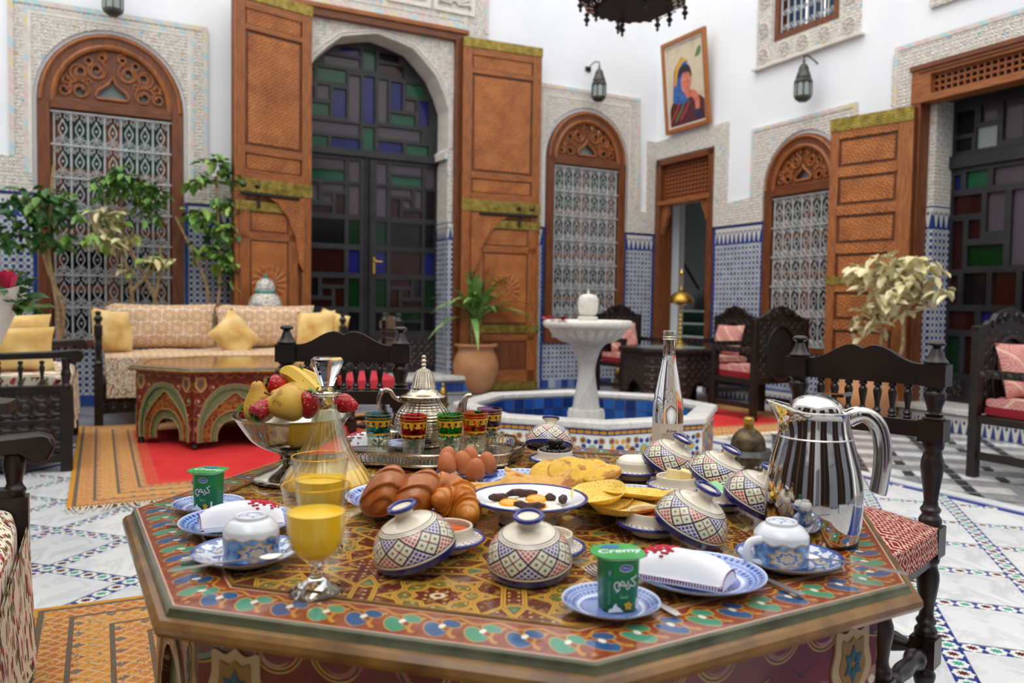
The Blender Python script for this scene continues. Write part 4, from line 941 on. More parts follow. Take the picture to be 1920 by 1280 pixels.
# ---- black turned chairs
def post_prof(x0=.0):
    g = G(); z1 = 1.01
    g.box(-.033, .033, -.033, .033, .887, .946); g.box(-.033, .033, -.033, .033, .734, .793); g.box(-.033, .033, -.033, .033, .418, .50); g.box(-.033, .033, -.033, .033, .11, .19)
    g.lathe(prof([(.03, .945), (.032, .952), (.024, .962), (.014, .985), (.012, .992), (.022, .998), (.022, 1.004), (.014, 1.01), (0, 1.011)], 3), 16)
    def turn(za, zb): 
        L = zb-za; return prof([(.028, za), (.03, za+.08*L), (.022, za+.14*L), (.027, za+.2*L), (.018, za+.3*L), (.03, za+.7*L), (.023, za+.86*L), (.028, za+.92*L), (.028, zb)], 3)
    for a, b in ((.79, .89), (.498, .736), (.188, .42), (0, .112)): g.lathe(turn(a, b), 16)
    return g
PM = post_prof().mesh('back_post', 'black_wood')
def spindle_mesh(L, r=.012):
    g = G(); g.lathe(prof([(r*.8, 0), (r, L*.05), (r*.7, L*.1), (r*1.05, L*.16), (r*.55, L*.3), (r*1.05, L*.72), (r*.6, L*.84), (r, L*.9), (r*.8, L)], 3), 10); return g.mesh('spindle', 'black_wood')
SPM = spindle_mesh(.098)
def make_chair(label, seatm, loc, rz):
    c = thing('turned_chair', label, 'chair', loc, rz, 'black turned wood chairs'); hw = .1925; D = .36
    for sx in (-1, 1): put('back_post', PM, c, (sx*hw, D/2, 0))
    tr = [(-hw+.03, .887), (hw-.03, .887)]; top = []
    for i in range(33):
        x = (hw-.03)*(1-i/16.); q = abs(x)/(hw-.03); zt = .946+.046*(.5+.5*cos(pi*(q-.2)/.8))**1.25 if q > .2 else .946+.046-.011*(1-q/.2)**1.7
        top.append((x, zt))
    g = G(); g.plate(tr+top, (), D/2-.013, D/2+.013); g.build('top_rail', 'black_wood', c, bevel=.003)
    g = G(); g.box(-hw+.03, hw-.03, D/2-.013, D/2+.013, .742, .79); g.build('lower_rail', 'black_wood', c, bevel=.003)
    for i in range(7): put('spindle', SPM, c, (-.123+.041*i, D/2, .79))
    fl = G(); fl.box(-.03, .03, -.03, .03, .36, .46); fl.box(-.03, .03, -.03, .03, .11, .19); fl.lathe(prof([(.026, .19), (.029, .21), (.02, .235), (.03, .31), (.022, .345), (.028, .36)], 3), 14); fl.lathe(prof([(.018, 0), (.028, .04), (.02, .08), (.027, .11)], 3), 14); fm = fl.mesh('front_leg', 'black_wood')
    for sx in (-1, 1): put('front_leg', fm, c, (sx*hw, -D/2, 0))
    g = G()
    for y in (-D/2, D/2): g.box(-hw, hw, y-.014, y+.014, .39, .45)
    for x in (-hw, hw): g.box(x-.014, x+.014, -D/2, D/2, .39, .45)
    g.build('seat_frame', 'black_wood', c, bevel=.003)
    for a, b in (((-hw, -D/2), (hw, -D/2)), ((-hw, D/2), (hw, D/2)), ((-hw, -D/2), (-hw, D/2)), ((hw, -D/2), (hw, D/2))):
        L = hypot(b[0]-a[0], b[1]-a[1]); g = G(); g.lathe(prof([(.012, .03), (.022, .06), (.03, .09), (.02, .12), (.024, L/2), (.02, L-.12), (.03, L-.09), (.022, L-.06), (.012, L-.03)], 3), 12)
        g.xf(Matrix.Translation((a[0], a[1], .15)) @ Matrix.Rotation(atan2(b[1]-a[1], b[0]-a[0]), 4, 'Z') @ Matrix.Rotation(pi/2, 4, 'Y'), 0); g.build('stretcher', 'black_wood', c)
    # upholstered seat
    def se(u, v):
        x, y = (u*2-1), (v*2-1); m = max(abs(x), abs(y)); k = .225
        px, py = x*k*(1-.03*y*y), y*.2*(1-.03*x*x)
        return (px, py-.01, .50+.05*(1-abs(x)**3)*(1-abs(y)**3))
    g = G(); n = 14; g.grid(se, n, n)
    ring = [Vector(se(i/n, 0)) for i in range(n)]+[Vector(se(1, i/n)) for i in range(n)]+[Vector(se(1-i/n, 1)) for i in range(n)]+[Vector(se(0, 1-i/n)) for i in range(n)]
    k = len(ring); lo = [Vector((p.x*1.02, p.y*1.02, .435)) for p in ring]; L = 0
    for i in range(k):
        a, b = ring[i], ring[(i+1) % k]; l2 = (b-a).length; g.add([a, b, lo[(i+1) % k], lo[i]], [(0, 1, 2, 3)], [[(L, .07), (L+l2, .07), (L+l2, 0), (L, 0)]]); L += l2
    for i, f in enumerate(g.f):
        if i < n*n: g.u[i] = [(g.v[q].x, g.v[q].y) for q in f]
    g.add(lo, [tuple(range(k))]); g.build('seat_cushion', seatm, c, smooth=50, merge=True)
    return c
p1, p2 = Vector((1.16, 2.19, 0)), Vector((.887, 2.45, 0))
def chair_at(label, seatm, pr, pl, z=0):                    # right and left back posts as seen from the front of the photograph
    d = (pr-pl); rz = atan2(d.y, d.x); m = (pr+pl)/2; n = Vector((sin(rz), -cos(rz), 0)); c = m+n*.18
    return make_chair(label, seatm, (c.x, c.y, z), rz)
CH1 = chair_at('black turned wood chair with red embroidered seat right of the steel jug', 'red_embroidery', p1, p2)
CH2 = chair_at('black turned wood chair standing behind the fruit bowl', 'red_embroidery', Vector((-.385, 2.75, 0)), Vector((-.765, 2.72, 0)))
CH3 = make_chair('black turned chair with red seat before the great door', 'red_cloth', (-1.13, 6.32, 0), YAW+R(-92))

# ---- painted octagonal tables
def octagon(r, ph, z): return [Vector((r*cos(ph+k*pi/4), r*sin(ph+k*pi/4), z)) for k in range(8)]
def painted_table(label, loc, Rr, H, ph, front=False):
    T = thing('painted_table', label, 'table', loc, 0, 'painted octagonal tables'); cosh = cos(pi/8)
    def ringmesh(r0, z0, r1, z1, name, m, band=False):
        g = G(); a, b = octagon(r0, ph, z0), octagon(r1, ph, z1)
        for k in range(8):
            k2 = (k+1) % 8; L0 = (a[k2]-a[k]).length; L1 = (b[k2]-b[k]).length
            g.add([a[k], a[k2], b[k2], b[k]], [(0, 1, 2, 3)], [[(-L0/2, 1), (L0/2, 1), (L1/2, 0), (-L1/2, 0)]] if band else None)
        return g.build(name, m, T, smooth=0)
    ri = Rr-.085
    g = G(); v = octagon(ri, ph, H-.002); w_ = octagon(ri, ph, H-.03); g.add(v+w_, [tuple(range(8)), tuple(range(8, 16))]+[(k, (k+1) % 8, 8+(k+1) % 8, 8+k) for k in range(8)]); g.build('table_top', 'table_paint', T, smooth=0)
    ringmesh(Rr, H-.001, ri, H-.0005, 'painted_band', 'table_band', True)
    g = G(); g.tube(octagon(ri-.004, ph, H-.001), .004, 6, closed=True); g.build('inner_bead', 'table_gold', T)
    pts = [(0, 0), (.005, -.002), (.007, -.007), (.010, -.012)]
    g = G()
    for (d0, z0), (d1, z1) in zip(pts, pts[1:]): g.strip(octagon(Rr+d0, ph, H-.001+z0), octagon(Rr+d1, ph, H-.001+z1), closed=True)
    g.build('green_moulding', 'table_green', T, smooth=0)
    pts = [(.010, -.013), (.018, -.015), (.024, -.021), (.025, -.029), (.02, -.036), (.0, -.04), (-.04, -.042)]
    g = G()
    for (d0, z0), (d1, z1) in zip(pts, pts[1:]): g.strip(octagon(Rr+d0, ph, H+z0), octagon(Rr+d1, ph, H+z1), closed=True)
    g.build('gold_moulding', 'table_gold', T, smooth=50)
    rp = Rr-.035; Hp = H-.04; side = 2*rp*sin(pi/8); w = side
    def ogee(hw, z0, apex, n=10):                          # pointed arch outline from right foot to left foot
        R_ = [(hw, z0), (hw, z0+(apex-z0)*.22)]
        for i in range(1, n+1):
            t = i/n; R_.append((hw*cos(t*pi/2)**.85 if t < 1 else 0, z0+(apex-z0)*(.22+.78*sin(t*pi/2)**1.15)))
        return R_+[(-x, z) for x, z in R_[-2::-1]]
    def steps(hw, z0, apex, n=7):
        o = [(hw, z0)]
        for i in range(n):
            t0, t1 = i/n, (i+1)/n; x0 = hw*(1-t0**1.6); x1 = hw*(1-t1**1.6); za = z0+(apex-z0)*(.25+.75*t0); zb = z0+(apex-z0)*(.25+.75*t1)
            o += [(x0, za), ((x0+x1)/2, (za+zb)/2+.012)]
        o.append((0, apex)); return o+[(-x, z) for x, z in o[-2::-1]]
    zf = .05
    for k in range(8):
        a = ph+pi/8+k*pi/4; M = Matrix.Rotation(a+pi/2, 4, 'Z'); d = rp*cosh
        def part(name, m, outer, hole, y0, y1, sm=0, par=T):
            g = G(); h = list(hole); 
            poly = [(-outer[0], outer[2]), (-outer[1], zf)]+[(x, z) for x, z in h[::-1]]+[(outer[1], zf), (outer[0], outer[2])]
            g.plate(poly, (), -d+y0, -d+y1); g.xf(M, 0); return g.build(name, m, par, smooth=sm)
        if front and k not in (1, 2, 0, 3, 7): pass
        H1 = ogee(w*.44, zf, Hp*.86); H2 = steps(w*.385, zf, Hp*.74); H3 = ogee(w*.29, zf, Hp*.50); H4 = ogee(w*.215, zf, Hp*.38)
        part('side_panel', 'table_apron', (w/2, w/2-.012, Hp), H1, 0, .014)
        part('arch_band', 'table_arch_green', (w*.46, w*.455, Hp*.9), H2, .012, .026)
        part('stepped_arch', 'table_arch_dark', (w*.45, w*.45, Hp*.88), H3, .024, .04)
        part('inner_arch', 'table_arch_green', (w*.44, w*.44, Hp*.85), H4, .038, .05)
        g = G(); P = ogee(w*.44, zf, Hp*.86, 14); Q = ogee(w*.40, zf, Hp*.80, 14); n = len(P); L = [0]
        for i in range(1, n): L.append(L[-1]+hypot(P[i][0]-P[i-1][0], P[i][1]-P[i-1][1]))
        g.add([(x, -d-.003, z) for x, z in P]+[(x, -d-.003, z) for x, z in Q], [(i, i+1, n+i+1, n+i) for i in range(n-1)], [[(L[i], 1), (L[i+1], 1), (L[i+1], 0), (L[i], 0)] for i in range(n-1)]); g.xf(M, 0); g.build('leaf_border', 'table_leafband' if front else 'table_arch_green', T, smooth=0)
        g = G()
        for Hh, yy in ((H1, -.003), (H2, .012), (H3, .024), (H4, .038)): g.tube([(x, -d+yy-.001, z) for x, z in Hh], .0035, 5)
        g.xf(M, 0); g.build('gilt_outline', 'cartouche_cream', T)
        # corner cartouches
        for sx in (-1, 1):
            cx, cz = sx*(w/2-.058), Hp-.075
            sh = [(0, .055), (.018, .045), (.04, .05), (.042, .02), (.05, -.01), (.03, -.04), (.008, -.06), (-.008, -.06), (-.03, -.04), (-.05, -.01), (-.042, .02), (-.04, .05), (-.018, .045)]
            sh = [(q.x, q.y) for q in crom([Vector((x, z, 0)) for x, z in sh]+[Vector((*sh[0], 0))], 3)[:-1]]
            g = G(); g.plate([(cx+x*.85, cz+z) for x, z in sh], (), -d-.003, -d+.001); g.xf(M, 0); c_ = g.build('cartouche', 'cartouche_cream', T, smooth=0)
            g = G(); g.plate([(cx+x*.55, cz+z*.72) for x, z in sh], (), -d-.0045, -d-.002); g.xf(M, 0); g.build('shield', 'cartouche_gold', c_, smooth=0)
            g = G()
            for q in range(6):
                an = R(30+60*q); g.plate([(cx+.004*cos(an), cz+.004*sin(an)), (cx+.012*cos(an+.5), cz+.016*sin(an+.5)), (cx+.02*cos(an), cz+.028*sin(an)), (cx+.012*cos(an-.5), cz+.016*sin(an-.5))], (), -d-.0058, -d-.004)
            g.xf(M, 0); g.build('leaf_motif', 'leaf_blue', c_, smooth=0)
        p = octagon(rp-.012, ph, 0)[k]
        g = G(); g.lathe([(.018, 0), (.026, .012), (.02, .03), (.03, .05), (.035, .06)], 12, c=(p.x*.97, p.y*.97, 0)); g.build('foot', 'black_wood', T)
        g = G(); g.taper(zf, Hp, .022, .022, 8, 0); g.xf(Matrix.Translation((p.x*.965, p.y*.965, 0)), 0); g.build('corner_post', 'table_bare', T, smooth=0)
    return T
painted_table('large octagonal painted table laid with the breakfast', (.0079, 1.5724, 0), .7133, TZ, R(187.17), True)
painted_table('octagonal painted table with green arches standing on the red rug', (-2.25, 6.50, RUG), .80, .60-RUG, R(86.5+180))

# ---- cushions
def pillow(name, m, w, h, t, parent=None, loc=None, rot=None, n=12, sag=.0, seed=0):
    g = G(); rr = random.Random(seed); ph = rr.uniform(0, 6)
    def side(sg):
        def f(u, v):
            x, y = u*2-1, v*2-1; k = ((1-abs(x)**3.2)*(1-abs(y)**3.2))**.55 if abs(x) < 1 and abs(y) < 1 else 0
            pinch = 1-.07*(1-abs(y)**2 if abs(x) > abs(y) else 1-abs(x)**2)*max(abs(x), abs(y))**4
            wr = .012*sin(x*7+ph)*sin(y*5+ph)*k
            return (x*w/2*pinch, sg*(t/2*k+wr), y*h/2*pinch+h/2)
        return f
    g.grid(side(-1), n, n); g.grid(side(1), n, n)
    for i, f in enumerate(g.f): g.u[i] = [(g.v[q].x, g.v[q].z) for q in f]
    return g.build(name, m, parent, smooth=60, loc=loc, rot=rot, merge=True)
def mattress(name, m, w, d, h, parent, loc, n=14, round_=.04):
    g = G(); ys = []
    def f(u, v):                                          # closed loop around the section, swept along x
        a = v*2*pi; cx, cz = cos(a), sin(a); e = .28
        y = math.copysign(abs(cx)**e, cx)*d/2; z = math.copysign(abs(cz)**e, cz)*h/2; x = (u-.5)*w; k = 1-.06*(abs(u-.5)*2)**10
        return (x, y*k, z*k+.006*sin(u*23+v*9))
    g.grid(f, n, 40); s = 0
    for i, q in enumerate(g.f):
        j = i//n; g.u[i] = [(g.v[k].x, (j if c in (0, 1) else j+1)*(2*(d+h)/40)) for c, k in enumerate(q)]
    for i in (0, n): g.add([f(i/n, j/40) for j in range(40)], [tuple(range(40))])
    return g.build(name, m, parent, loc=loc, smooth=60, merge=True)
# ---- back sofa along the left wall (front faces -y)
S1 = room('carved_sofa', 'black wooden sofa with patterned cushions beneath the grille window', 'sofa', 5.93, 1.06)
w = 2.12
g = G(); g.box(-w/2, w/2, -.42, -.38, .1, .34); g.build('front_panel', 'black_carved', S1, bevel=.004)
g = G(); g.box(-w/2, w/2, -.42, .42, .30, .36); g.build('seat_frame', 'black_wood', S1, bevel=.004)
for x in (-w/2, w/2):
    for y in (-.42, .42):
        g = G(); g.box(-.035, .035, -.035, .035, .0, .52); g.lathe(prof([(.025, .52), (.034, .54), (.02, .57), (.032, .68), (.024, .74), (.03, .77)], 3), 14); g.box(-.033, .033, -.033, .033, .77, .86)
        g.lathe(prof([(.03, .86), (.02, .885), (.034, .91), (.034, .93), (.018, .95), (.026, .975), (0, .99)], 3), 14); g.build('post', 'black_wood', S1, loc=(x, y, 0))
    g = G(); g.box(-.03, .03, -.42, .42, .72, .78); g.build('arm_rail', 'black_wood', S1, loc=(x, 0, 0), bevel=.004)
    for k in range(5): put('spindle', spindle_mesh(.36, .014), S1, (x, -.3+.15*k, .36))
mattress('seat_mattress', 'medallion_fabric', w-.1, .84, .24, S1, (0, -.03, .50))
g = G(); g.grid(lambda u, v: (-w/2+.06+.28*u, -.47-.012*sin(u*14+v*3), .58-.34*v), 10, 6); g.grid(lambda u, v: (-w/2+.06+.28*u, -.455-.012*sin(u*14+v*3), .58-.34*v), 10, 6); g.build('floral_throw', 'floral_fabric', S1)
for k, (x, lab) in enumerate(((-.52, 'long patterned back cushion at the window end of the far sofa'), (.46, 'long patterned back cushion nearest the blue and white jar'))):
    p = pillow('back_cushion', 'medallion_fabric', .99, .45, .22); p.parent = None
    p.location = W(5.93-x, 1.06-.22, .615); p.rotation_euler = (R(-12), 0, YAW); tag(p, lab, 'cushion', 'back cushions on the far sofa')
for (x, y, z, rx, ry, rz, lab) in ((-.93, -.2, .61, -14, 6, 42, 'yellow cushion against the left arm of the far sofa'), (-.02, -.2, .565, -24, 47, 8, 'yellow cushion tipped on its corner in the middle of the far sofa'), (.86, -.1, .61, -14, -4, -40, 'yellow cushion against the right arm of the far sofa'), (.99, -.02, .61, -10, 12, -62, 'yellow cushion half hidden at the right end of the far sofa')):
    p = pillow('yellow_cushion', 'yellow_velvet', .42, .40, .15, seed=int(x*50)); p.location = W(5.93-x, 1.06-y, z+(.06 if abs(ry) > 30 else 0)); p.rotation_euler = (R(rx), R(ry), YAW+R(rz)); tag(p, lab, 'cushion', 'yellow velvet cushions')
# ---- side bench with carved end panel (end faces -y towards the camera, seat faces +x)
def bench(label, s, t, L, arm_z, draped, mat_top):
    B = room('carved_bench', label, 'bench', s, t); d = .84     # origin: front corner of the near/far arm end, x = into the seat (negative s)
    for k, y in enumerate((0, L)):
        for x in (0, -d):
            g = G(); g.box(-.035, .035, -.03, .03, 0, .52); g.lathe(prof([(.024, .52), (.03, .54), (.02, .56), (.03, .61), (.022, .65), (.028, arm_z-.06)], 3), 12); g.build('post', 'black_wood', B, loc=(x, y, 0), smooth=40)
        g = G(); pr = [(.0, arm_z-.055), (.02, arm_z-.06), (.045, arm_z-.085), (.085, arm_z-.08), (.105, arm_z-.04), (.095, arm_z-.012), (.06, arm_z), (-.1, arm_z-.012), (-d, arm_z-.03), (-d, arm_z-.07)]
        g.plate(pr, (), y-.034, y+.034); g.build('arm', 'black_wood', B, bevel=.008, smooth=40)
        g = G(); g.box(-d, 0, y-.012, y+.012, .10, .31); g.build('end_panel', 'black_carved', B, bevel=.004); g = G(); g.box(-d, 0, y-.014, y+.014, .33, .52); g.build('end_panel', 'black_carved', B, bevel=.004)
        g = G(); g.box(-d, 0, y-.024, y+.024, .5, .545); g.box(-d, 0, y-.024, y+.024, .305, .335); g.box(-d, 0, y-.028, y+.028, .06, .11); g.build('end_rail', 'black_wood', B, bevel=.004)
        sm = spindle_mesh(arm_z-.07-.54, .015)
        for q in range(6): put('spindle', sm, B, (-.13-.115*q, y, .54))
    g = G(); g.box(-.03, .0, 0, L, .12, .32); g.box(-d, 0, 0, L, .29, .33); g.build('seat_frame', 'black_wood', B, bevel=.004)
    m = mattress('seat_mattress', 'floral_fabric', L-.08, d-.02, mat_top-.32, B, (-d/2+.035, L/2, .32+(mat_top-.32)/2)); m.rotation_euler = (0, 0, pi/2)
    g = G()
    for off in (0, .012): g.grid(lambda u, v: (.032+off*.5+.008*sin(u*L*16)*v+.008*v, .05+(L-.1)*u, mat_top-.06-draped*v), 40, 6)
    for i, f in enumerate(g.f): g.u[i] = [(g.v[q].y, g.v[q].z) for q in f]
    g.build('cover_flap', 'floral_fabric', B, smooth=60)
    return B
bench('black bench with carved end panel and floral mattress beyond the rug', 7.17, 3.42, 1.5, .77, .28, .60)
bench('black bench with scrolled arm and floral cover in the near left corner', 7.20, 8.55, 2.05, .70, .40, .50)
for (ds, t, z, rx, rz, h, lab) in ((.40, 3.05, .60, -8, 6, .30, 'long yellow cushion behind the bench arm, the nearer one'), (.44, 2.7, .60, -8, 2, .38, 'long yellow cushion behind the bench arm, the farther one')):
    p = pillow('yellow_cushion', 'yellow_velvet', .66, h, .16, seed=3); p.location = W(7.17+ds, t, z); p.rotation_euler = (R(rx), 0, YAW+R(rz)); tag(p, lab, 'cushion', 'yellow velvet cushions')
p = pillow('beige_cushion', 'beige_cloth', .4, .36, .16, seed=9); p.location = W(7.52, 6.78, .50); p.rotation_euler = (R(-20), 0, YAW+R(10)); tag(p, 'beige cushion at the left edge on the near bench', 'cushion')

# ---- fountain
FX, FY, FZ = .535, 5.674, .40
FO = thing('fountain', 'marble fountain in an octagonal basin of coloured tiles', 'fountain', (FX, FY, 0), 0)
ph = R(182.7); Rr = .95; ri = .80
def ringpart(r0, z0, r1, z1):
    return octagon(r0, ph, z0), octagon(r1, ph, z1)
g = G(); a, b, c, d = octagon(Rr, ph, FZ), octagon(ri, ph, FZ), octagon(Rr, ph, FZ-.045), octagon(ri, ph, FZ-.045)
g.strip(a, b, closed=True); g.strip(a, c, closed=True); g.strip(b, d, closed=True); g.strip(c, d, closed=True); g.build('rim', 'marble_rim', FO, bevel=.012, merge=True)
g = G(); ro = Rr-.03; a, c = octagon(ro, ph, FZ-.04), octagon(ro, ph, 0); b, d = octagon(ri+.012, ph, FZ-.04), octagon(ri+.012, ph, .04)
g.strip(a, c, closed=True); g.strip(b, d, closed=True); g.add(octagon(ri+.012, ph, .04), [tuple(range(8))]); g.build('basin', 'grout', FO, smooth=0)
g = G(); g.add(octagon(ri, ph, .16), [tuple(range(8))]); g.build('water', 'water', FO, smooth=0)
PT = [G().box(-.037, .037, -.006, .0, -.037, .037).mesh('pool_tile', 'pool_blue_%d' % k, smooth=0) for k in range(4)]
rr = random.Random(4); sl = 2*ri*sin(pi/8); di = ri*cos(pi/8)
for k in range(8):
    a = ph+pi/8+k*pi/4
    if sin(a) < -.75: continue
    nx = 7; px = sl/nx
    for i in range(nx):
        for j in range(4):
            x = -sl/2+px*(i+.5); q = Matrix.Rotation(a-pi/2, 4, 'Z') @ Vector((x, di, FZ-.045-.043-.083*j)); put('pool_tile', PT[rr.randrange(4)], FO, q, (0, 0, a-pi/2), scale=(px/.08, 1, 1.04))
# outer mosaic: rosettes of kites around yellow hearts, brown stars, a yellow chain on blue above
so_ = 2*ro*sin(pi/8); do = ro*cos(pi/8)
for k in range(8):
    a = ph+pi/8+k*pi/4; M = Matrix.Rotation(a+pi/2, 4, 'Z')
    if sin(a) > .5: continue
    g = G(); y = -do; fx = so_/2
    def poly(pts, m, yy): g.plate(pts, (), y-yy, y+.001, m)
    poly(rectp(-fx, fx, .0, FZ-.085), 0, .002); poly(rectp(-fx, fx, FZ-.085, FZ-.045), 1, .002); poly(rectp(-fx, fx, FZ-.05, FZ-.043), 1, .004)
    for i in range(15):
        x = -fx+so_*(i+.5)/15; poly([(x+.019*cos(q*pi/4)*1.15, FZ-.066+.012*sin(q*pi/4)*(1.2 if q % 2 else .8)) for q in range(8)], 2, .005)
    def star(x, z, r, n, m, yy, r2=.5, o=0): poly([(x+(r if q % 2 == 0 else r*r2)*cos(o+q*pi/n), z+(r if q % 2 == 0 else r*r2)*sin(o+q*pi/n)) for q in range(2*n)], m, yy)
    def ros(x, z, big):
        star(x, z, .034, 8, 4 if big else 1, .0045, .86); star(x, z, .023, 8, 2 if big else 1, .006, .86)
        for q in range(8):
            an = q*pi/4+pi/8; c, s = cos(an), sin(an); f = lambda r, w_: (x+r*c-w_*s, z+r*s+w_*c)
            poly([f(.038, 0), f(.055, .0165), f(.076, 0), f(.055, -.0165)], 1 if big else 2, .0045)
            f2 = (x+.082*cos(q*pi/4), z+.082*sin(q*pi/4))
            if abs(f2[0]) < fx-.01 and .01 < f2[1] < FZ-.1: star(f2[0], f2[1], .025, 8, 3 if q % 2 else 5, .0045, .5)
    for i_, x in enumerate((-.262, -.0875, .0875, .262)):
        for j_, z in enumerate((.225, .055)): ros(x, z, (i_+j_) % 2)
    for x in (-.175, 0, .175):
        for z in (.15,): star(x, z, .026, 6, 5, .0045, .5)
    g.xf(M, 0); o = g.build('mosaic_side', ['mosaic_white', 'mosaic_blue', 'mosaic_yellow', 'mosaic_brown', 'mosaic_turquoise', 'mosaic_brown'], FO, smooth=0); o['kind'] = 'stuff'
fl = lambda n, d: (lambda th, v, z: 1+d*abs(sin(th*n/2)))
g = G(); g.lathe(prof([(.135, .08), (.135, .33), (.12, .36)], 2), 120, lambda th, v, z: 1-.06*(.5+.5*cos(th*12))); g.build('pedestal_base', 'marble_bowl', FO, smooth=50)
g = G(); g.lathe(prof([(.10, .35), (.085, .45), (.062, .6), (.065, .68), (.1, .79), (.14, .83)], 4), 40); g.build('column', 'marble_rim', FO)
g = G(); g.lathe([(.05, .82), (.12, .825), (.19, .84), (.245, .875), (.275, .92), (.28, .935)], 176, lambda th, v, z: 1-.10*(1-abs(sin(th*11)))**1.5 if .83 < z < .93 else 1); g.lathe(prof([(.285, .93), (.31, .945), (.318, .965), (.312, .985), (.295, .993), (.27, .985), (.2, .955), (.0, .945)], 3), 64); g.build('bowl', 'marble_bowl', FO, smooth=50)
g = G(); g.lathe(prof([(.06, .955), (.07, 1.0), (.07, 1.015), (.055, 1.02)], 2), 32); g.build('finial_base', 'marble_bowl', FO)
g = G(); g.lathe(prof([(.03, 1.015), (.062, 1.04), (.074, 1.1), (.066, 1.155), (.035, 1.175), (.012, 1.175)], 4), 48, lambda th, v, z: 1-.09*(1-abs(sin(th*4)))**3); g.lathe(prof([(.012, 1.17), (.008, 1.19), (.006, 1.205), (0, 1.207)], 2), 10); g.build('gourd_finial', 'marble_bowl', FO, smooth=55)
FZP = .9945
pm = G(); pm.add([(-.02, 0, .004), (.008, -.022, .006), (.034, 0, .024), (.008, .022, .006)], [(0, 1, 2), (0, 2, 3)]); pm = pm.mesh('rose_petal', 'rose_red')
rr = random.Random(2)
for i in range(16):
    a = R(rr.uniform(150, 235)); r = rr.uniform(.28, .312); o = put('rose_petal', pm, None, (FX+r*cos(a), FY+r*sin(a), FZP), (rr.uniform(-.3, .3), rr.uniform(-.3, .3), rr.uniform(0, 6))); tag(o, 'red rose petal lying on the rim of the fountain bowl', 'petal', 'rose petals on the fountain bowl')
# ---- brass things near the fountain and floor lantern
def brass_tap(x, y, lab):
    t = thing('brass_burner', lab, 'burner', (x, y, 0), .4)
    g = G(); g.lathe(prof([(.07, 0), (.08, .01), (.05, .03), (.04, .06), (.06, .09), (.065, .12)], 3), 16); g.build('base', 'brass', t)
    g = G(); g.lathe(prof([(.045, .12), (.045, .2), (.04, .215)], 2), 16); g.build('cup', 'bronze', t); g = G(); g.lathe(prof([(.042, .213), (.03, .25), (.012, .28), (.016, .3), (0, .32)], 3), 16); g.build('lid', 'brass', t)
P_ = at(830, 778, 0); brass_tap(P_.x, P_.y, 'small brass burner on the floor left of the fountain basin')
P_ = at(1158, 727, 0); brass_tap(P_.x, P_.y, 'small brass burner on the floor behind the fountain column')
L_ = thing('floor_lantern', 'pierced bronze lantern with brass neck on the floor right of the fountain', 'lantern', (1.19, 3.98, 0), .2)
g = G(); g.taper(.03, .37, .112, .112, 8, 0); g.build('body', 'bronze', L_, smooth=0)
g = G(); g.taper(0, .035, .125, .115, 8, 0); g.build('base', 'bronze', L_, smooth=0); g = G(); g.taper(.365, .39, .135, .12, 8, 0); g.build('shoulder', 'pewter', L_, smooth=0)
g = G(); g.lathe(prof([(.088, .385), (.086, .41), (.075, .45), (.05, .48), (.024, .495)], 4), 24); g.build('dome', 'bronze', L_); g = G(); g.lathe(prof([(.024, .49), (.024, .53), (.03, .54), (.022, .55), (0, .552)], 2), 16); g.build('neck', 'brass', L_)
sm = G(); sm.lathe([(.0, .004), (.007, .003), (.009, 0)], 8); sm = sm.mesh('stud', 'silver')
for k in range(8):
    a = pi/8+k*pi/4
    for (x, z) in ((0, .3), (-.018, .28), (.018, .28), (0, .26), (-.03, .2), (.03, .2), (0, .21), (-.015, .17), (.015, .17), (0, .13), (-.03, .32), (.03, .32), (-.03, .1), (.03, .1)):
        n = Vector((cos(a), sin(a), 0)); tgt = Vector((-sin(a), cos(a), 0)); p = n*.1037+tgt*x; put('stud', sm, L_, (p.x, p.y, z), (0, pi/2, a))
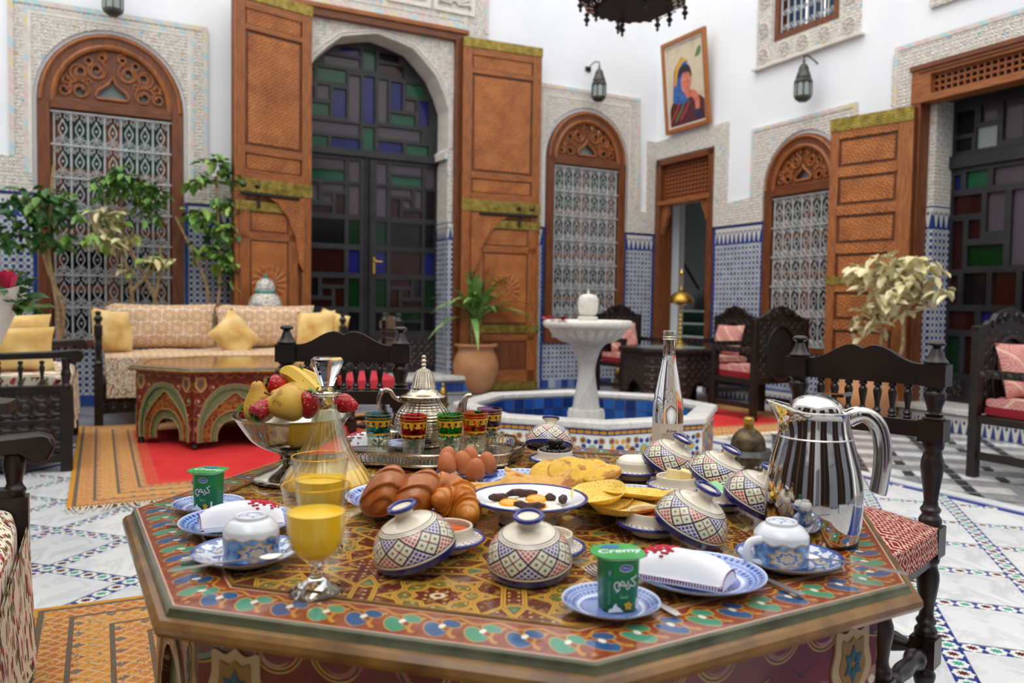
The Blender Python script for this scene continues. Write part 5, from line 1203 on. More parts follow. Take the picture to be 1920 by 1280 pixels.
# ---- carved black armchairs
def armchair(label, s, t, rz, w=.66, pad=True):
    A = room('carved_armchair', label, 'armchair', s, t, 0, rz, 'carved black armchairs'); d = .56; x0 = 0   # back left post at the origin, back along +x, faces -y
    for x in (0, w):
        g = G(); g.box(-.03, .03, -.03, .03, 0, 1.0); g.build('back_post', 'black_wood', A, loc=(x, 0, 0), bevel=.004)
        g = G(); g.box(-.028, .028, -.028, .028, 0, .66); g.build('front_leg', 'black_wood', A, loc=(x, -d, 0), bevel=.004)
        g = G(); g.box(-.026, .026, -d-.04, 0, .66, .715); g.build('arm', 'black_carved', A, loc=(x, 0, 0), bevel=.005)
    el = [(w/2+.2*cos(q*pi/12), .66+.27*sin(q*pi/12)) for q in range(24)]
    g = G(); g.plate(rectp(.03, w-.03, .42, .97), [el], -.018, .018); g.build('back_panel', 'black_carved', A, smooth=0)
    g = G(); g.tube([(x, -.02, z) for x, z in el], .014, 6, closed=True); g.tube([(x, .02, z) for x, z in el], .014, 6, closed=True); g.build('oval_moulding', 'black_wood', A)
    g = G(); g.lathe([(0, .02), (.12, .016), (.2, 0), (.12, -.016), (0, -.02)], 24); g.xf(Matrix.Translation((w/2, 0, .66)) @ Matrix.Diagonal((1, 1, 1.34, 1)) @ Matrix.Rotation(pi/2, 4, 'X'), 0); g.build('leather_pad', 'leather_black', A)
    cr = [(-.03, .965), (w+.03, .965), (w+.03, 1.0), (w-.06, 1.01), (w-.1, 1.035), (w/2+.19, 1.04), (w/2+.15, 1.085), (w/2+.08, 1.105), (w/2, 1.125), (w/2-.08, 1.105), (w/2-.15, 1.085), (w/2-.19, 1.04), (.1, 1.035), (.06, 1.01), (-.03, 1.0)]
    g = G(); g.plate(cr, (), -.02, .02); g.build('crest', 'black_wood', A, bevel=.004, smooth=0)
    g = G()
    for sx in (-1, 1):
        for (cx, cz, r, a0) in ((.06, 1.06, .035, 0), (.13, 1.045, .03, 2), (.2, 1.01, .025, 1)):
            for y in (-.024, .024): g.tube([(w/2+sx*x, y, z) for x, z in spiral(cx, cz, r, a0, 1.4, 14)], .008, 5)
    g.build('crest_scrolls', 'black_wood', A)
    g = G(); g.box(-.02, w+.02, -d, 0, .36, .41); g.build('seat_frame', 'black_wood', A, bevel=.004)
    for sx in (0, w):
        g = G(); g.box(-.015, .015, -d, 0, .12, .17); g.build('side_stretcher', 'black_wood', A, loc=(sx, 0, 0))
    m = mattress('seat_cushion', 'red_felt', w-.07, d-.03, .06, A, (w/2, -d/2-.01, .44)); m = mattress('seat_pad', 'pink_brocade', w-.08, d-.04, .06, A, (w/2, -d/2-.01, .495))
    return A
armchair('carved black armchair with a pink cushion at the right edge', 1.83, 5.9, 0)
def pinkpillow(s, t, z, rx, rz, lab, w=.42):
    p = pillow('pink_cushion', 'pink_brocade', w, .38, .15, seed=5); p.location = W(s, t, z); p.rotation_euler = (R(rx), 0, YAW+R(rz)); tag(p, lab, 'cushion', 'pink brocade cushions'); return p
pinkpillow(1.45, 6.05, .525, -16, -6, 'pink brocade cushion in the armchair at the right edge', .5)
armchair('carved black armchair turned away, its oval leather back towards us', .72, 3.42, pi, .66)
armchair('carved black armchair with pink cushion against the tiled right wall', .1, 1.45, -pi/2, .62)
pinkpillow(.24, 1.76, .525, -14, -84, 'pink brocade cushion in the armchair by the corner doorway')
armchair('carved black armchair behind the fountain by the left wall', 1.42, .75, 0, .62)
pinkpillow(1.11, .92, .525, -16, 0, 'pink brocade cushion in the armchair behind the fountain')
# ---- black low table with brass lamp
TB = room('carved_low_table', 'black carved octagonal table beyond the fountain carrying a brass lamp', 'table', 1.3, 2.05, 0, R(22.5))
g = G(); g.taper(.61, .65, .60, .60, 8, 0); g.build('table_top', 'black_wood', TB, bevel=.006, smooth=0)
for k in range(8):
    a = pi/8+k*pi/4; d = .54*cos(pi/8); w = 2*.54*sin(pi/8); M = Matrix.Rotation(a+pi/2, 4, 'Z')
    g = G(); ar = [(w*.32, 0), (w*.32, .15), (w*.2, .25), (0, .31), (-w*.2, .25), (-w*.32, .15), (-w*.32, 0)]
    g.plate([(-w/2, .61), (-w/2, 0)]+ar[::-1]+[(w/2, 0), (w/2, .61)], (), -d, -d+.02); g.xf(M, 0); g.build('side_panel', 'black_carved', TB, smooth=0)
g = G(); g.taper(.65, .654, .4, .4, 8, 0); g.build('glass_top', 'pane_pale', TB, smooth=0)
LP = thing('brass_lamp', 'brass table lamp with domed shade on the black carved table', 'lamp', W(1.02, 1.86, .654), 0)
g = G(); g.lathe(prof([(.09, 0), (.095, .015), (.05, .03), (.02, .06)], 3), 20); g.build('base', 'gold', LP)
g = G(); 
for k in range(8): g.lathe(prof([(.012, .06+.05*k), (.02, .085+.05*k), (.012, .11+.05*k)], 2), 12)
g.build('twisted_stem', 'gold', LP)
g = G(); g.lathe(prof([(.012, .46), (.07, .475), (.075, .485), (.012, .49)], 2), 20); g.build('drip_ring', 'gold', LP)
g = G(); g.lathe(prof([(.145, .49), (.14, .53), (.11, .58), (.06, .615), (.015, .625)], 4), 28, cap=False); g.build('lamp_shade', 'brass', LP)
g = G(); g.lathe(prof([(.015, .62), (.024, .645), (.01, .67), (.008, .8), (.022, .82), (.024, .84), (.006, .87), (0, .92)], 3), 12); g.build('finial', 'gold', LP)
# ---- ginger jar on a stool behind the sofa
JS = room('stool', 'black stool behind the far sofa under the jar', 'stool', onwall(498, .58), .56)
g = G(); g.taper(.58, .62, .2, .2, 8, 0); g.build('stool_top', 'black_wood', JS, smooth=0)
for k in range(4): g = G(); g.tube([(.13*cos(k*pi/2),   .13*sin(k*pi/2), .58), (.16*cos(k*pi/2), .16*sin(k*pi/2), 0)], .02, 8); g.build('leg', 'black_wood', JS)
J = thing('ginger_jar', 'blue and white lidded ceramic jar behind the far sofa', 'jar', W(onwall(498, .58), .56, .62), 0)
g = G(); g.lathe(prof([(.1, 0), (.13, .04), (.17, .2), (.18, .38), (.15, .5), (.1, .555)], 4), 32); g.build('body', 'jar_glaze', J)
g = G(); g.lathe(prof([(.105, .55), (.11, .57), (.1, .585)], 2), 32); g.build('collar', 'jar_green', J)
g = G(); g.lathe(prof([(.1, .58), (.1, .62), (.075, .68), (.03, .71)], 3), 32); l_ = g.build('lid', 'jar_glaze', J); g = G(); g.lathe(prof([(.03, .705), (.018, .72), (.024, .74), (0, .755)], 3), 16); g.build('knob', 'jar_green', l_)
# ---- plants
def leaf_mesh(name, m, L, w):
    g = G(); P = [(0, 0, 0), (L*.3, -w/2, .12*w), (L*.7, -w*.38, .05*w), (L, 0, -.25*w), (L*.7, w*.38, .05*w), (L*.3, w/2, .12*w), (L*.45, 0, -.12*w)]
    g.add(P, [(0, 1, 6), (1, 2, 6), (2, 3, 6), (3, 4, 6), (4, 5, 6), (5, 0, 6)]); return g.mesh(name, m, recalc=False)
def pot(parent, r, h, m='terracotta'):
    g = G(); g.lathe(prof([(r*.55, 0), (r*.8, h*.18), (r*.98, h*.5), (r*.9, h*.72), (r*.78, h*.86), (r*.8, h*.93), (r*.92, h*.96), (r*.92, h), (r*.8, h), (r*.76, h*.88)], 4), 36, cap=True); g.build('pot', m, parent)
    g = G(); g.lathe([(r*.76, h*.9), (0, h*.9)], 20); g.build('soil', 'soil', parent)
def tree(name, label, s, t, ph, pr, trunks, clusters, mats, n, L, w, seed):
    T = room(name, label, 'plant', s, t, 0, 0, 'potted trees'); pot(T, pr, ph); rr = random.Random(seed); inv = (Matrix.Translation(T.location) @ Matrix.Rotation(YAW, 4, 'Z')).inverted()
    for tr in trunks:
        pts = crom([inv @ p for p in tr], 5); k = len(pts); g = G(); g.tube(pts, [.022-.012*i/k for i in range(k)], 7); g.build('trunk', 'bark', T)
    lm = [leaf_mesh('leaf', m, L, w) for m in mats]; tot = sum(c[1]*c[2] for c in clusters)
    for (p, rx, rz_) in clusters:
        p = inv @ p
        for i in range(int(n*rx*rz_/tot)):
            a = rr.uniform(0, 2*pi); q = sqrt(rr.random()); dz = rr.uniform(-1, 1); v = Vector((rx*q*cos(a), rx*.8*q*sin(a), rz_*dz*sqrt(max(0, 1-q*q*.6))))
            put('leaf', rr.choice(lm), T, p+v, (rr.uniform(-.5, .5), rr.uniform(-.1, 1.1), rr.uniform(0, 2*pi)), scale=(rr.uniform(.7, 1.15),)*3)
    return T
def wp(u, v, t): d = ray(u, v); o = W(0, t); k = (o-Vector((0, 0, HC))).dot(BV)/d.dot(BV); return Vector((0, 0, HC))+d*k     # seen at (u, v) on the plane t metres from the left wall
def wr(u, v, s): d = ray(u, v); o = W(s, 0); k = (o-Vector((0, 0, HC))).dot(AV)/d.dot(AV); return Vector((0, 0, HC))+d*k
tree('ficus_tree', 'dark green potted tree at the left edge before the tiled dado', 7.42, .75, .45, .2, [[wp(112, 640, .75), wp(105, 560, .75), wp(90, 470, .75), wp(95, 390, .75), wp(100, 310, .75)], [wp(112, 640, .75), wp(118, 580, .75), wp(88, 500, .75), wp(70, 420, .75)]],
     [(wp(45, 385, .7), .16, .16), (wp(105, 385, .75), .2, .18), (wp(95, 440, .75), .16, .16), (wp(20, 440, .7), .16, .12), (wp(30, 520, .7), .1, .1), (wp(60, 570, .7), .1, .08)], ['leaf_dark', 'leaf_dark', 'leaf_mid'], 280, .135, .072, 1)
tree('ficus_tree', 'light green potted tree spreading before the left grille window', 6.3, .36, .45, .12, [[wp(312, 640, .36), wp(290, 560, .36), wp(262, 500, .36), wp(232, 440, .36), wp(226, 360, .36)], [wp(290, 560, .36), wp(300, 510, .36), wp(300, 460, .36)]],
     [(wp(190, 355, .36), .14, .1), (wp(240, 350, .36), .22, .14), (wp(285, 365, .36), .15, .14), (wp(280, 400, .36), .12, .1), (wp(220, 320, .36), .1, .07)], ['leaf_mid', 'leaf_dark', 'leaf_mid'], 210, .13, .066, 2)
tree('variegated_ficus', 'cream leaved potted tree in front of the left grille window', onwall(250, .36), .36, .45, .12, [[wp(250, 640, .36), wp(247, 545, .36), wp(230, 480, .36), wp(205, 430, .36)], [wp(247, 545, .36), wp(278, 515, .36), wp(300, 490, .36)]],
     [(wp(200, 410, .36), .16, .12), (wp(195, 450, .36), .18, .09), (wp(240, 450, .36), .08, .08), (wp(300, 487, .36), .17, .05), (wp(245, 505, .36), .1, .04)], ['leaf_cream', 'leaf_cream', 'leaf_cream', 'leaf_tip'], 190, .13, .068, 3)
tree('ficus_tree', 'green leaved potted tree beside the left door leaf', onwall(395, .34), .34, .45, .16, [[wp(395, 640, .34), wp(388, 540, .34), wp(360, 470, .34), wp(328, 405, .34)], [wp(395, 640, .34), wp(412, 540, .34), wp(410, 430, .34), wp(405, 330, .34)]],
     [(wp(400, 300, .34), .14, .07), (wp(375, 335, .34), .1, .08), (wp(425, 330, .34), .12, .1), (wp(430, 385, .34), .16, .1), (wp(375, 405, .34), .13, .1), (wp(415, 430, .34), .16, .12), (wp(385, 470, .34), .14, .1), (wp(425, 490, .34), .15, .13), (wp(435, 530, .34), .1, .06)], ['leaf_mid', 'leaf_mid', 'leaf_tip', 'leaf_dark'], 290, .14, .078, 4)
VT = tree('variegated_ficus', 'cream leaved tree in a terracotta pot before the right door leaf', .62, 4.05, .55, .30, [[wr(1648, 760, .62), wr(1650, 680, .62), wr(1655, 600, .62), wr(1660, 530, .62)], [wr(1652, 720, .62), wr(1690, 660, .62), wr(1695, 590, .62), wr(1720, 520, .62)]],
     [(wr(1680, 495, .62), .26, .12), (wr(1640, 520, .62), .2, .14), (wr(1720, 510, .62), .24, .14), (wr(1605, 510, .62), .1, .1), (wr(1770, 545, .62), .1, .06), (wr(1690, 560, .62), .26, .14), (wr(1640, 590, .62), .14, .14), (wr(1615, 610, .62), .08, .12)], ['leaf_cream'], 300, .15, .085, 5)
# spiky plant in a round pot by the great door
YP = thing('dracaena', 'long leaved plant in a round terracotta pot before the great door', 'plant', at(893, 731, 0)+Vector((0, -.25, 0)), 0)
pot(YP, .29, .60)
g = G(); g.tube([(-.02, 0, .5), (-.06, 0, .75), (-.04, 0, .95)], .03, 8); g.tube([(.02, 0, .5), (.06, .03, .75), (.03, .02, .9)], .025, 8); g.build('stem', 'bark', YP)
rr = random.Random(6)
for i in range(66):
    a = rr.uniform(0, 2*pi); el = rr.uniform(.35, 1.45); L = rr.uniform(.55, .9); base = Vector((rr.uniform(-.06, .06), rr.uniform(-.04, .04), rr.uniform(.85, 1.1))); dr = Vector((cos(a)*cos(el), sin(a)*cos(el), sin(el))); dp = rr.uniform(.35, .95)
    P = [base+dr*L*q-Vector((0, 0, dp*L*q*q*1.0*(1.2-el*.55))) for q in (0, .2, .4, .6, .8, 1)]; sd = Vector((-sin(a), cos(a), 0)); wv = [.016, .036, .042, .036, .022, .002]
    g = G(); g.add([p+sd*w_ for p, w_ in zip(P, wv)]+[p-Vector((0, 0, .008)) for p in P]+[p-sd*w_ for p, w_ in zip(P, wv)], [(i_, i_+1, 7+i_, 6+i_) for i_ in range(5)]+[(6+i_, 7+i_, 13+i_, 12+i_) for i_ in range(5)]); g.build('leaf', 'leaf_long', YP, recalc=False)
# ---- bouquet at the left edge on a little stand
bp = at(-45, 700, .86); bp = Vector((-2.04, 2.95, 0))
SD = thing('side_stand', 'black stand holding the bouquet at the left edge', 'stand', bp, 0)
g = G(); g.taper(.66, .70, .18, .18, 8, 0); g.build('stand_top', 'black_wood', SD, smooth=0); g = G(); g.lathe(prof([(.15, 0), (.14, .04), (.03, .1), (.03, .5), (.06, .62), (.1, .66)], 3), 16); g.build('stem', 'black_wood', SD)
BQ = thing('bouquet', 'rose bouquet in pale and red paper at the left edge', 'bouquet', bp+Vector((0, 0, .70)), 0)
g = G(); g.lathe(prof([(.05, 0), (.07, .08), (.13, .26), (.17, .34)], 3), 24, lambda th, v, z: 1+.05*sin(th*5)*v, cap=False); g.build('red_wrap', 'wrap_red', BQ)
def wrapf(u, v): a = R(-60+150*u); r = .09+.13*v; return (r*cos(a), r*sin(a), .12+.32*v*(1-.35*abs(u-.5)))
g = G(); g.grid(wrapf, 12, 6); g.grid(lambda u, v: tuple(Vector(wrapf(u, v))*1.0+Vector((0, 0, .004))), 12, 6); g.build('paper_wrap', 'wrap_paper', BQ)
def rose(loc, r, m):
    g = G(); 
    for k in range(9):
        a = k*2.4; rr_ = r*(.35+.65*k/9)
        g.grid(lambda u, v: (rr_*(.55+.45*v)*cos(a+(u-.5)*2.0), rr_*(.55+.45*v)*sin(a+(u-.5)*2.0), -r*.7+v*r*(1.5-.4*k/9)-abs(u-.5)*r*.6), 4, 3)
    return g.build('rose', m, BQ, loc=loc, smooth=60, recalc=False)
rose((.19, -.02, .46), .042, 'rose_pink'); rose((.08, .1, .43), .035, 'rose_pink'); rose((.02, -.1, .45), .04, 'print_orange')
lm = leaf_mesh('leaf', 'leaf_dark', .11, .055); lm2 = leaf_mesh('leaf', 'leaf_mid', .09, .045); rr = random.Random(8)
for i in range(26): put('leaf', rr.choice([lm, lm2]), BQ, (rr.uniform(.05, .2), rr.uniform(-.12, .1), rr.uniform(.33, .44)), (rr.uniform(-.4, .4), rr.uniform(-.8, .5), rr.uniform(-1.2, 1.2)))
for q in ((.19, -.02), (.08, .1), (.02, -.1)): g = G(); g.tube([(0, 0, .1), (q[0]*.6, q[1]*.6, .3), (q[0], q[1], .44)], .004, 5); g.build('stalk', 'leaf_dark', BQ)
# ---- wall lanterns, chandelier
def wall_lantern(label, base, rz, h, arm):
    L = thing('wall_lantern', label, 'lantern', base, rz, 'pewter wall lanterns'); r = h*.19
    g = G(); g.taper(0, h*.06, r*.55, r*.95, 8, 0); g.taper(h*.06, h*.12, r*.95, r*1.05, 8, 0); g.build('base', 'pewter', L, smooth=0)
    for k in range(8):
        a = k*pi/4; g = G(); g.box(-.006, .006, -.006, .006, h*.12, h*.46); g.build('corner_bar', 'pewter', L, loc=(r*cos(a), r*sin(a), 0))
        a += pi/8; wv = 2*r*sin(pi/8)*.86; g = G(); g.plate([(-wv/2, h*.12), (wv/2, h*.12), (wv/2, h*.36), (0, h*.44), (-wv/2, h*.36)], (), -.001, .001); g.xf(Matrix.Translation((r*.92*cos(a), r*.92*sin(a), 0)) @ Matrix.Rotation(a+pi/2, 4, 'Z'), 0); g.build('glass_pane', 'pane_pale', L, smooth=0)
    g = G(); g.taper(h*.45, h*.52, r*1.08, r*1.02, 8, 0); g.build('band', 'pewter', L, smooth=0)
    g = G(); g.lathe(prof([(r*.85, h*.52), (r*.9, h*.57), (r*.72, h*.68), (r*.66, h*.7), (r*.55, h*.8), (r*.22, h*.88)], 3), 24); g.build('dome', 'pewter', L)
    g = G(); g.lathe(prof([(r*.2, h*.87), (r*.12, h*.91), (r*.2, h*.94), (r*.06, h*.97), (0, h)], 3), 12); g.build('finial', 'pewter', L)
    g = G(); y = .25
    g.tube([(0, 0, h*.99), (0, 0, h*1.05), (-.02, y*.3, h*1.1), (-.03, y*.7, h*1.04), (0, y, h*.9)], .008, 6); g.box(-.06, .02, y-.02, y, h*.93, h*1.05); g.build('bracket', 'iron_dark', L)
    return L
wall_lantern('pewter wall lantern at the top left above the left window', W(6.84, .25, 3.87), RZL, .48, 1)
wall_lantern('pewter lantern on a bracket above the window behind the fountain', W(1.15, .25, 3.77), RZL, .48, 1)
wall_lantern('pewter wall lantern right of the painting', W(.22, 2.83, 3.33), RZR, .46, 1)
CHD = thing('chandelier', 'pierced dark metal chandelier hanging above the fountain, only its hem showing', 'chandelier', (FX+.26, FY-.1, 3.12), .15)
for i, (ra, za, rb, zb) in enumerate(((.26, .0, .37, .055), (.37, .055, .40, .3), (.40, .3, .15, .6))):
    g = G(); a, b = octagon(ra, 0, za), octagon(rb, 0, zb); g.strip(a, b, closed=True)
    if i == 0: g.add(octagon(ra, 0, za), [tuple(range(8))])
    g.build(('hem', 'drum', 'crown')[i], 'iron_dark', CHD, smooth=0)
rm = G(); rm.tube([(.016*cos(q*pi/5), .016*sin(q*pi/5), 0) for q in range(10)], .004, 4, closed=True); rm = rm.mesh('pierced_ring', 'silver')
for k in range(8):
    a = pi/8+k*pi/4
    for j, x in enumerate((-.09, -.055, -.02, .02, .055, .09)): d = .305*cos(pi/8)+.01*(j % 2)*4; put('pierced_ring', rm, CHD, (d*cos(a)-x*sin(a), d*sin(a)+x*cos(a), .012+.02*(j % 2)), (R(-28)*sin(a)*-1, R(-28)*cos(a), 0))
for k in range(8):
    for r_, o_ in ((.37, .055), (.26, 0.0)):
        if r_ < .3 and k % 2: continue
        g = G(); g.lathe(prof([(.008, 0), (.02, -.015), (.008, -.03), (.024, -.05), (.008, -.07), (.012, -.085), (0, -.1)], 2), 8); p = octagon(r_, 0, o_)[k]; g.build('drop_finial', 'iron_dark', CHD, loc=p)
g = G(); g.tube([(0, 0, .6), (0, 0, 3.0)], .01, 6); g.build('chain', 'iron_dark', CHD)
# ---- painting leaning forward on the right wall (x to the right, z up, picture 0.88 x 1.2 m)
PT_ = sempty_t = thing('framed_painting', 'framed painting of a seated figure in a blue headscarf and dark striped robe', 'painting', W(.02, .74, 3.44), RZR)
fw_, fh = .88, 1.20; tl = R(-6)
def pic(name, pts, m, y, par): g = G(); g.plate(pts, (), y-.003, y); return g.build(name, m, par, smooth=0)
FR_ = G(); FR_.plate(rectp(-fw_/2, fw_/2, 0, fh), [rectp(-fw_/2+.06, fw_/2-.06, .06, fh-.06)], -.05, .0); FR_ = FR_.build('frame', 'frame_wood', PT_, bevel=.008, rot=(-tl, 0, 0), loc=(0, -.02, 0))
cv = pic('canvas', rectp(-fw_/2+.05, fw_/2-.05, .05, fh-.05), 'canvas', -.01, PT_); cv.rotation_euler = (-tl, 0, 0); cv.location = (0, -.02, 0)
g = G(); g.plate(rectp(-fw_/2+.055, fw_/2-.055, .055, fh-.055), [rectp(-fw_/2+.08, fw_/2-.08, .08, fh-.08)], -.03, -.012); g.build('slip', 'stucco_moulding', PT_, smooth=0, rot=(-tl, 0, 0), loc=(0, -.02, 0))
def sm2(P, n=4): return [(p.x, p.y) for p in crom([Vector((x, z, 0)) for x, z in P]+[Vector((*P[0], 0))], n)[:-1]]
pic('painted_robe', sm2([(-.35, .085), (.35, .085), (.36, .28), (.28, .38), (.1, .46), (-.15, .46), (-.33, .34)]), 'paint_maroon', -.0135, cv)
pic('painted_scarf', sm2([(-.28, .42), (-.18, .36), (0, .36), (.06, .44), (-.02, .56), (.0, .78), (.05, .86), (-.05, .89), (-.18, .84), (-.24, .66)]), 'paint_blue', -.015, cv)
pic('painted_hair', sm2([(-.16, .68), (-.12, .8), (.02, .84), (.1, .78), (.12, .66), (.05, .72), (-.06, .74)]), 'paint_hair', -.0165, cv)
pic('painted_face', sm2([(-.08, .66), (-.04, .73), (.06, .73), (.11, .64), (.08, .54), (0, .47), (-.06, .5), (-.09, .58)]), 'paint_skin', -.018, cv)
pic('painted_arm', sm2([(-.02, .46), (.06, .50), (.16, .48), (.24, .4), (.25, .26), (.22, .18), (.17, .18), (.17, .3), (.12, .4), (.03, .4)]), 'paint_skin', -.0185, cv)
pic('painted_band', sm2([(-.22, .62), (-.17, .82), (-.05, .92), (.06, .88), (-.04, .87), (-.14, .78), (-.19, .62)]), 'paint_yellow', -.017, cv)
pic('painted_band', sm2([(-.24, .6), (-.21, .8), (-.08, .925), (-.03, .925), (-.15, .82), (-.21, .6)]), 'paint_red', -.0165, cv)
for k, m in enumerate(('paint_red', 'paint_green', 'paint_red')): x = -.3+.1*k; pic('painted_stripe', [(x-.03, .14), (x+.1, .26), (x+.16, .36), (x+.14, .36), (x+.07, .27), (x-.05, .16)], m, -.016, cv)
pic('painted_cuff', sm2([(.16, .13), (.26, .13), (.26, .22), (.16, .22)]), 'paint_navy', -.019, cv); pic('painted_leaf_patch', sm2([(.2, .88), (.3, .9), (.32, 1.0), (.25, .98)]), 'paint_green', -.012, cv)
for x in (-.02, .05): pic('painted_eye', [(x-.018, .618), (x, .612), (x+.018, .618), (x, .627)], 'paint_hair', -.0195, cv)
pic('painted_mouth', [(.0, .535), (.022, .528), (.045, .535), (.022, .543)], 'paint_red', -.0195, cv)
# ================================================================ the breakfast
def T(u, v, z=0): return at(u, v, TZ+z)
EPS = .0006
def tilt(az, phi, spin=0): return (Matrix.Rotation(az, 4, 'Z') @ Matrix.Rotation(phi, 4, 'Y') @ Matrix.Rotation(spin-az, 4, 'Z')).to_euler()
# ---- plates
def plate_prof(r, h, foot=.55):
    return [(r*foot*.8, .0), (r*foot, .0), (r*foot, h*.12), (r*.8, h*.45), (r*.985, h*.93), (r, h), (r*.985, h*1.03), (r*.8, h*.58), (r*foot, h*.28), (0, h*.22)]
def mk_plate(name, label, cat, p, r, h, m, group=None, rimm=None):
    t = thing(name, label, cat, p, random.uniform(0, 6), group)
    pr = plate_prof(r, h); g = G(); g.lathe(prof(pr[:6], 2), 56, cap='lo'); g.build('underside', 'white_glaze', t)
    g = G(); g.lathe(prof(pr[5:][::-1], 3), 56, cap=False); g.build('painted_face', m, t)
    if rimm: g = G(); g.tube([(r*.995*cos(2*pi*q/56), r*.995*sin(2*pi*q/56), h*1.0) for q in range(56)], .0022, 6, closed=True); g.build('rim', rimm, t)
    return t
SPG = 'small blue and white plates'
mk_plate('small_plate', 'small blue patterned plate under the left yogurt cup', 'plate', T(391, 955, EPS), .064, .014, 'plate_blue', SPG)
mk_plate('small_plate', 'small blue patterned plate under the right yogurt cup', 'plate', T(1145, 1143, EPS), .063, .014, 'plate_blue', SPG)
mk_plate('dinner_plate', 'large blue patterned plate with the napkin at the left setting', 'plate', T(448, 992, EPS), .097, .018, 'plate_blue', 'large blue and white plates')
mk_plate('dinner_plate', 'large blue patterned plate with the napkin at the right setting', 'plate', T(1308, 1093, EPS), .094, .018, 'plate_blue', 'large blue and white plates')
mk_plate('bread_plate', 'blue patterned plate piled with rolls and croissants', 'plate', T(773, 950, EPS), .126, .024, 'plate_blue')
mk_plate('egg_plate', 'small plate with navy rim holding the brown eggs', 'plate', T(876, 893, EPS), .068, .014, 'saucer_glaze', SPG, 'navy_glaze')
mk_plate('pancake_plate', 'blue patterned plate under the square flaky pancakes', 'plate', T(985, 908, EPS), .112, .012, 'plate_blue')
mk_plate('bread_plate', 'blue patterned plate under the round semolina breads', 'plate', T(1080, 893, EPS), .098, .018, 'plate_blue')
mk_plate('pancake_plate', 'blue patterned plate under the curled yellow pancakes', 'plate', T(1185, 948, EPS), .108, .018, 'plate_blue')
# ---- fried egg dish
p = T(991, 976, EPS); FE = thing('deep_dish', 'white deep dish with navy rim holding the fried eggs', 'dish', p, 0); r = .106
g = G(); g.lathe(prof([(.05, 0), (.055, .001), (.053, .012), (.07, .022), (.1, .04), (r, .044)], 3), 64, cap='lo'); g.build('underside', 'cream_glaze', FE)
g = G(); g.lathe(prof([(r, .044), (.098, .043), (.075, .032), (.06, .028), (0, .027)], 3), 64, cap=False); g.build('inside', 'white_glaze', FE); g = G(); g.tube([(.104*cos(2*pi*q/64), .104*sin(2*pi*q/64), .0435) for q in range(64)], .0035, 8, closed=True, flat=.7); g.build('rim', 'navy_glaze', FE)
for k, (x, y, lab) in enumerate(((-.034, -.012, 'left'), (.014, .02, 'back'), (.012, -.03, 'front'))):
    e = thing('fried_egg', 'fried egg in the deep dish, the %s one of three' % lab, 'egg', p+Vector((x, y, .0285)), 0, 'fried eggs'); rr = random.Random(k)
    g = G(); ph1 = rr.uniform(0, 6); g.lathe(prof([(.044, -.001), (.042, .0035), (.025, .005), (0, .0055)], 3), 36, lambda th, v, z: 1+.13*sin(3*th+ph1)+.07*sin(7*th)); g.build('egg_white', 'egg_white', e)
    g = G(); g.lathe(prof([(.021, .004), (.018, .010), (.01, .0135), (0, .0145)], 3), 24); g.build('yolk', 'yolk', e)
for k, (x, y, L, a, lab) in enumerate(((-.055, .01, .04, .6, 'dark strip of preserved meat at the left edge of the fried eggs'), (-.012, .044, .06, .3, 'long dark strip of preserved meat behind the fried eggs'), (.0, -.05, .055, -.1, 'dark strip of preserved meat in front of the fried eggs'), (.062, .004, .026, 1.2, 'chunky piece of preserved meat at the right of the fried eggs'), (.04, .02, .02, .2, 'small curl of preserved meat among the fried eggs'))):
    g = G(); rr = random.Random(k); q = [Vector((p.x+x+L*(i/5-.5)*cos(a), p.y+y+L*(i/5-.5)*sin(a), TZ+.038+rr.uniform(0, .005))) for i in range(6)]
    g.tube(q, [.004, .007, .009 if k == 3 else .0075, .008, .006, .003], 7); tag(g.build('meat_strip', 'khlii', smooth=0), lab, 'meat', 'strips of preserved meat')
# ---- tagine-style dishes with leaning lids
def lid_thing(label, p, az, phi, spin=0):
    r = .060; t = thing('dish_lid', label, 'lid', (p.x, p.y, TZ+EPS+r*sin(phi)), 0, 'patterned ceramic lids'); t.rotation_euler = tilt(az, phi, spin)
    g = G(); g.lathe(prof([(.060, 0), (.0618, .007), (.0618, .013), (.059, .027), (.052, .041), (.042, .0515), (.031, .057), (.019, .060), (.0145, .063)], 3), 64, cap=False); g.lathe(prof([(.060, 0), (.057, .002), (.055, .02), (.04, .046), (0, .058)], 3), 40, cap=False); g.build('dome', 'lid_glaze', t)
    for i in range(len(g.f)): pass
    g = G(); g.lathe(prof([(.0165, .0605), (.0135, .065), (.0138, .070), (.0195, .077)], 3), 32, cap=False); g.lathe(prof([(.0195, .0795), (.012, .0775), (0, .0765)], 3), 32, cap=False); k = g.build('knob', 'cream_glaze', t)
    g = G(); g.tube([(.0192*cos(2*pi*q/32), .0192*sin(2*pi*q/32), .0785) for q in range(32)], .0038, 8, closed=True); g.build('knob_rim', 'navy_glaze', k)
    return t
def dish_thing(label, p):
    t = thing('small_dish', label, 'dish', (p.x, p.y, TZ+EPS), 0, 'small ceramic dishes')
    g = G(); g.lathe(prof([(.034, 0), (.036, .002), (.038, .012), (.052, .016), (.060, .019)], 3), 48, cap='lo'); g.build('foot', 'cream_glaze', t)
    g = G(); g.lathe(prof([(.060, .0195), (.05, .0195), (.0455, .021), (.0435, .028), (.0425, .038), (.041, .0395), (.0385, .038), (.037, .026), (0, .022)], 3), 48, cap=False); g.build('bowl', 'dish_glaze', t)
    g = G(); g.tube([(.060*cos(2*pi*q/48), .060*sin(2*pi*q/48), .019) for q in range(48)], .003, 8, closed=True); g.build('flange_rim', 'navy_glaze', t)
    return t
DI = {}
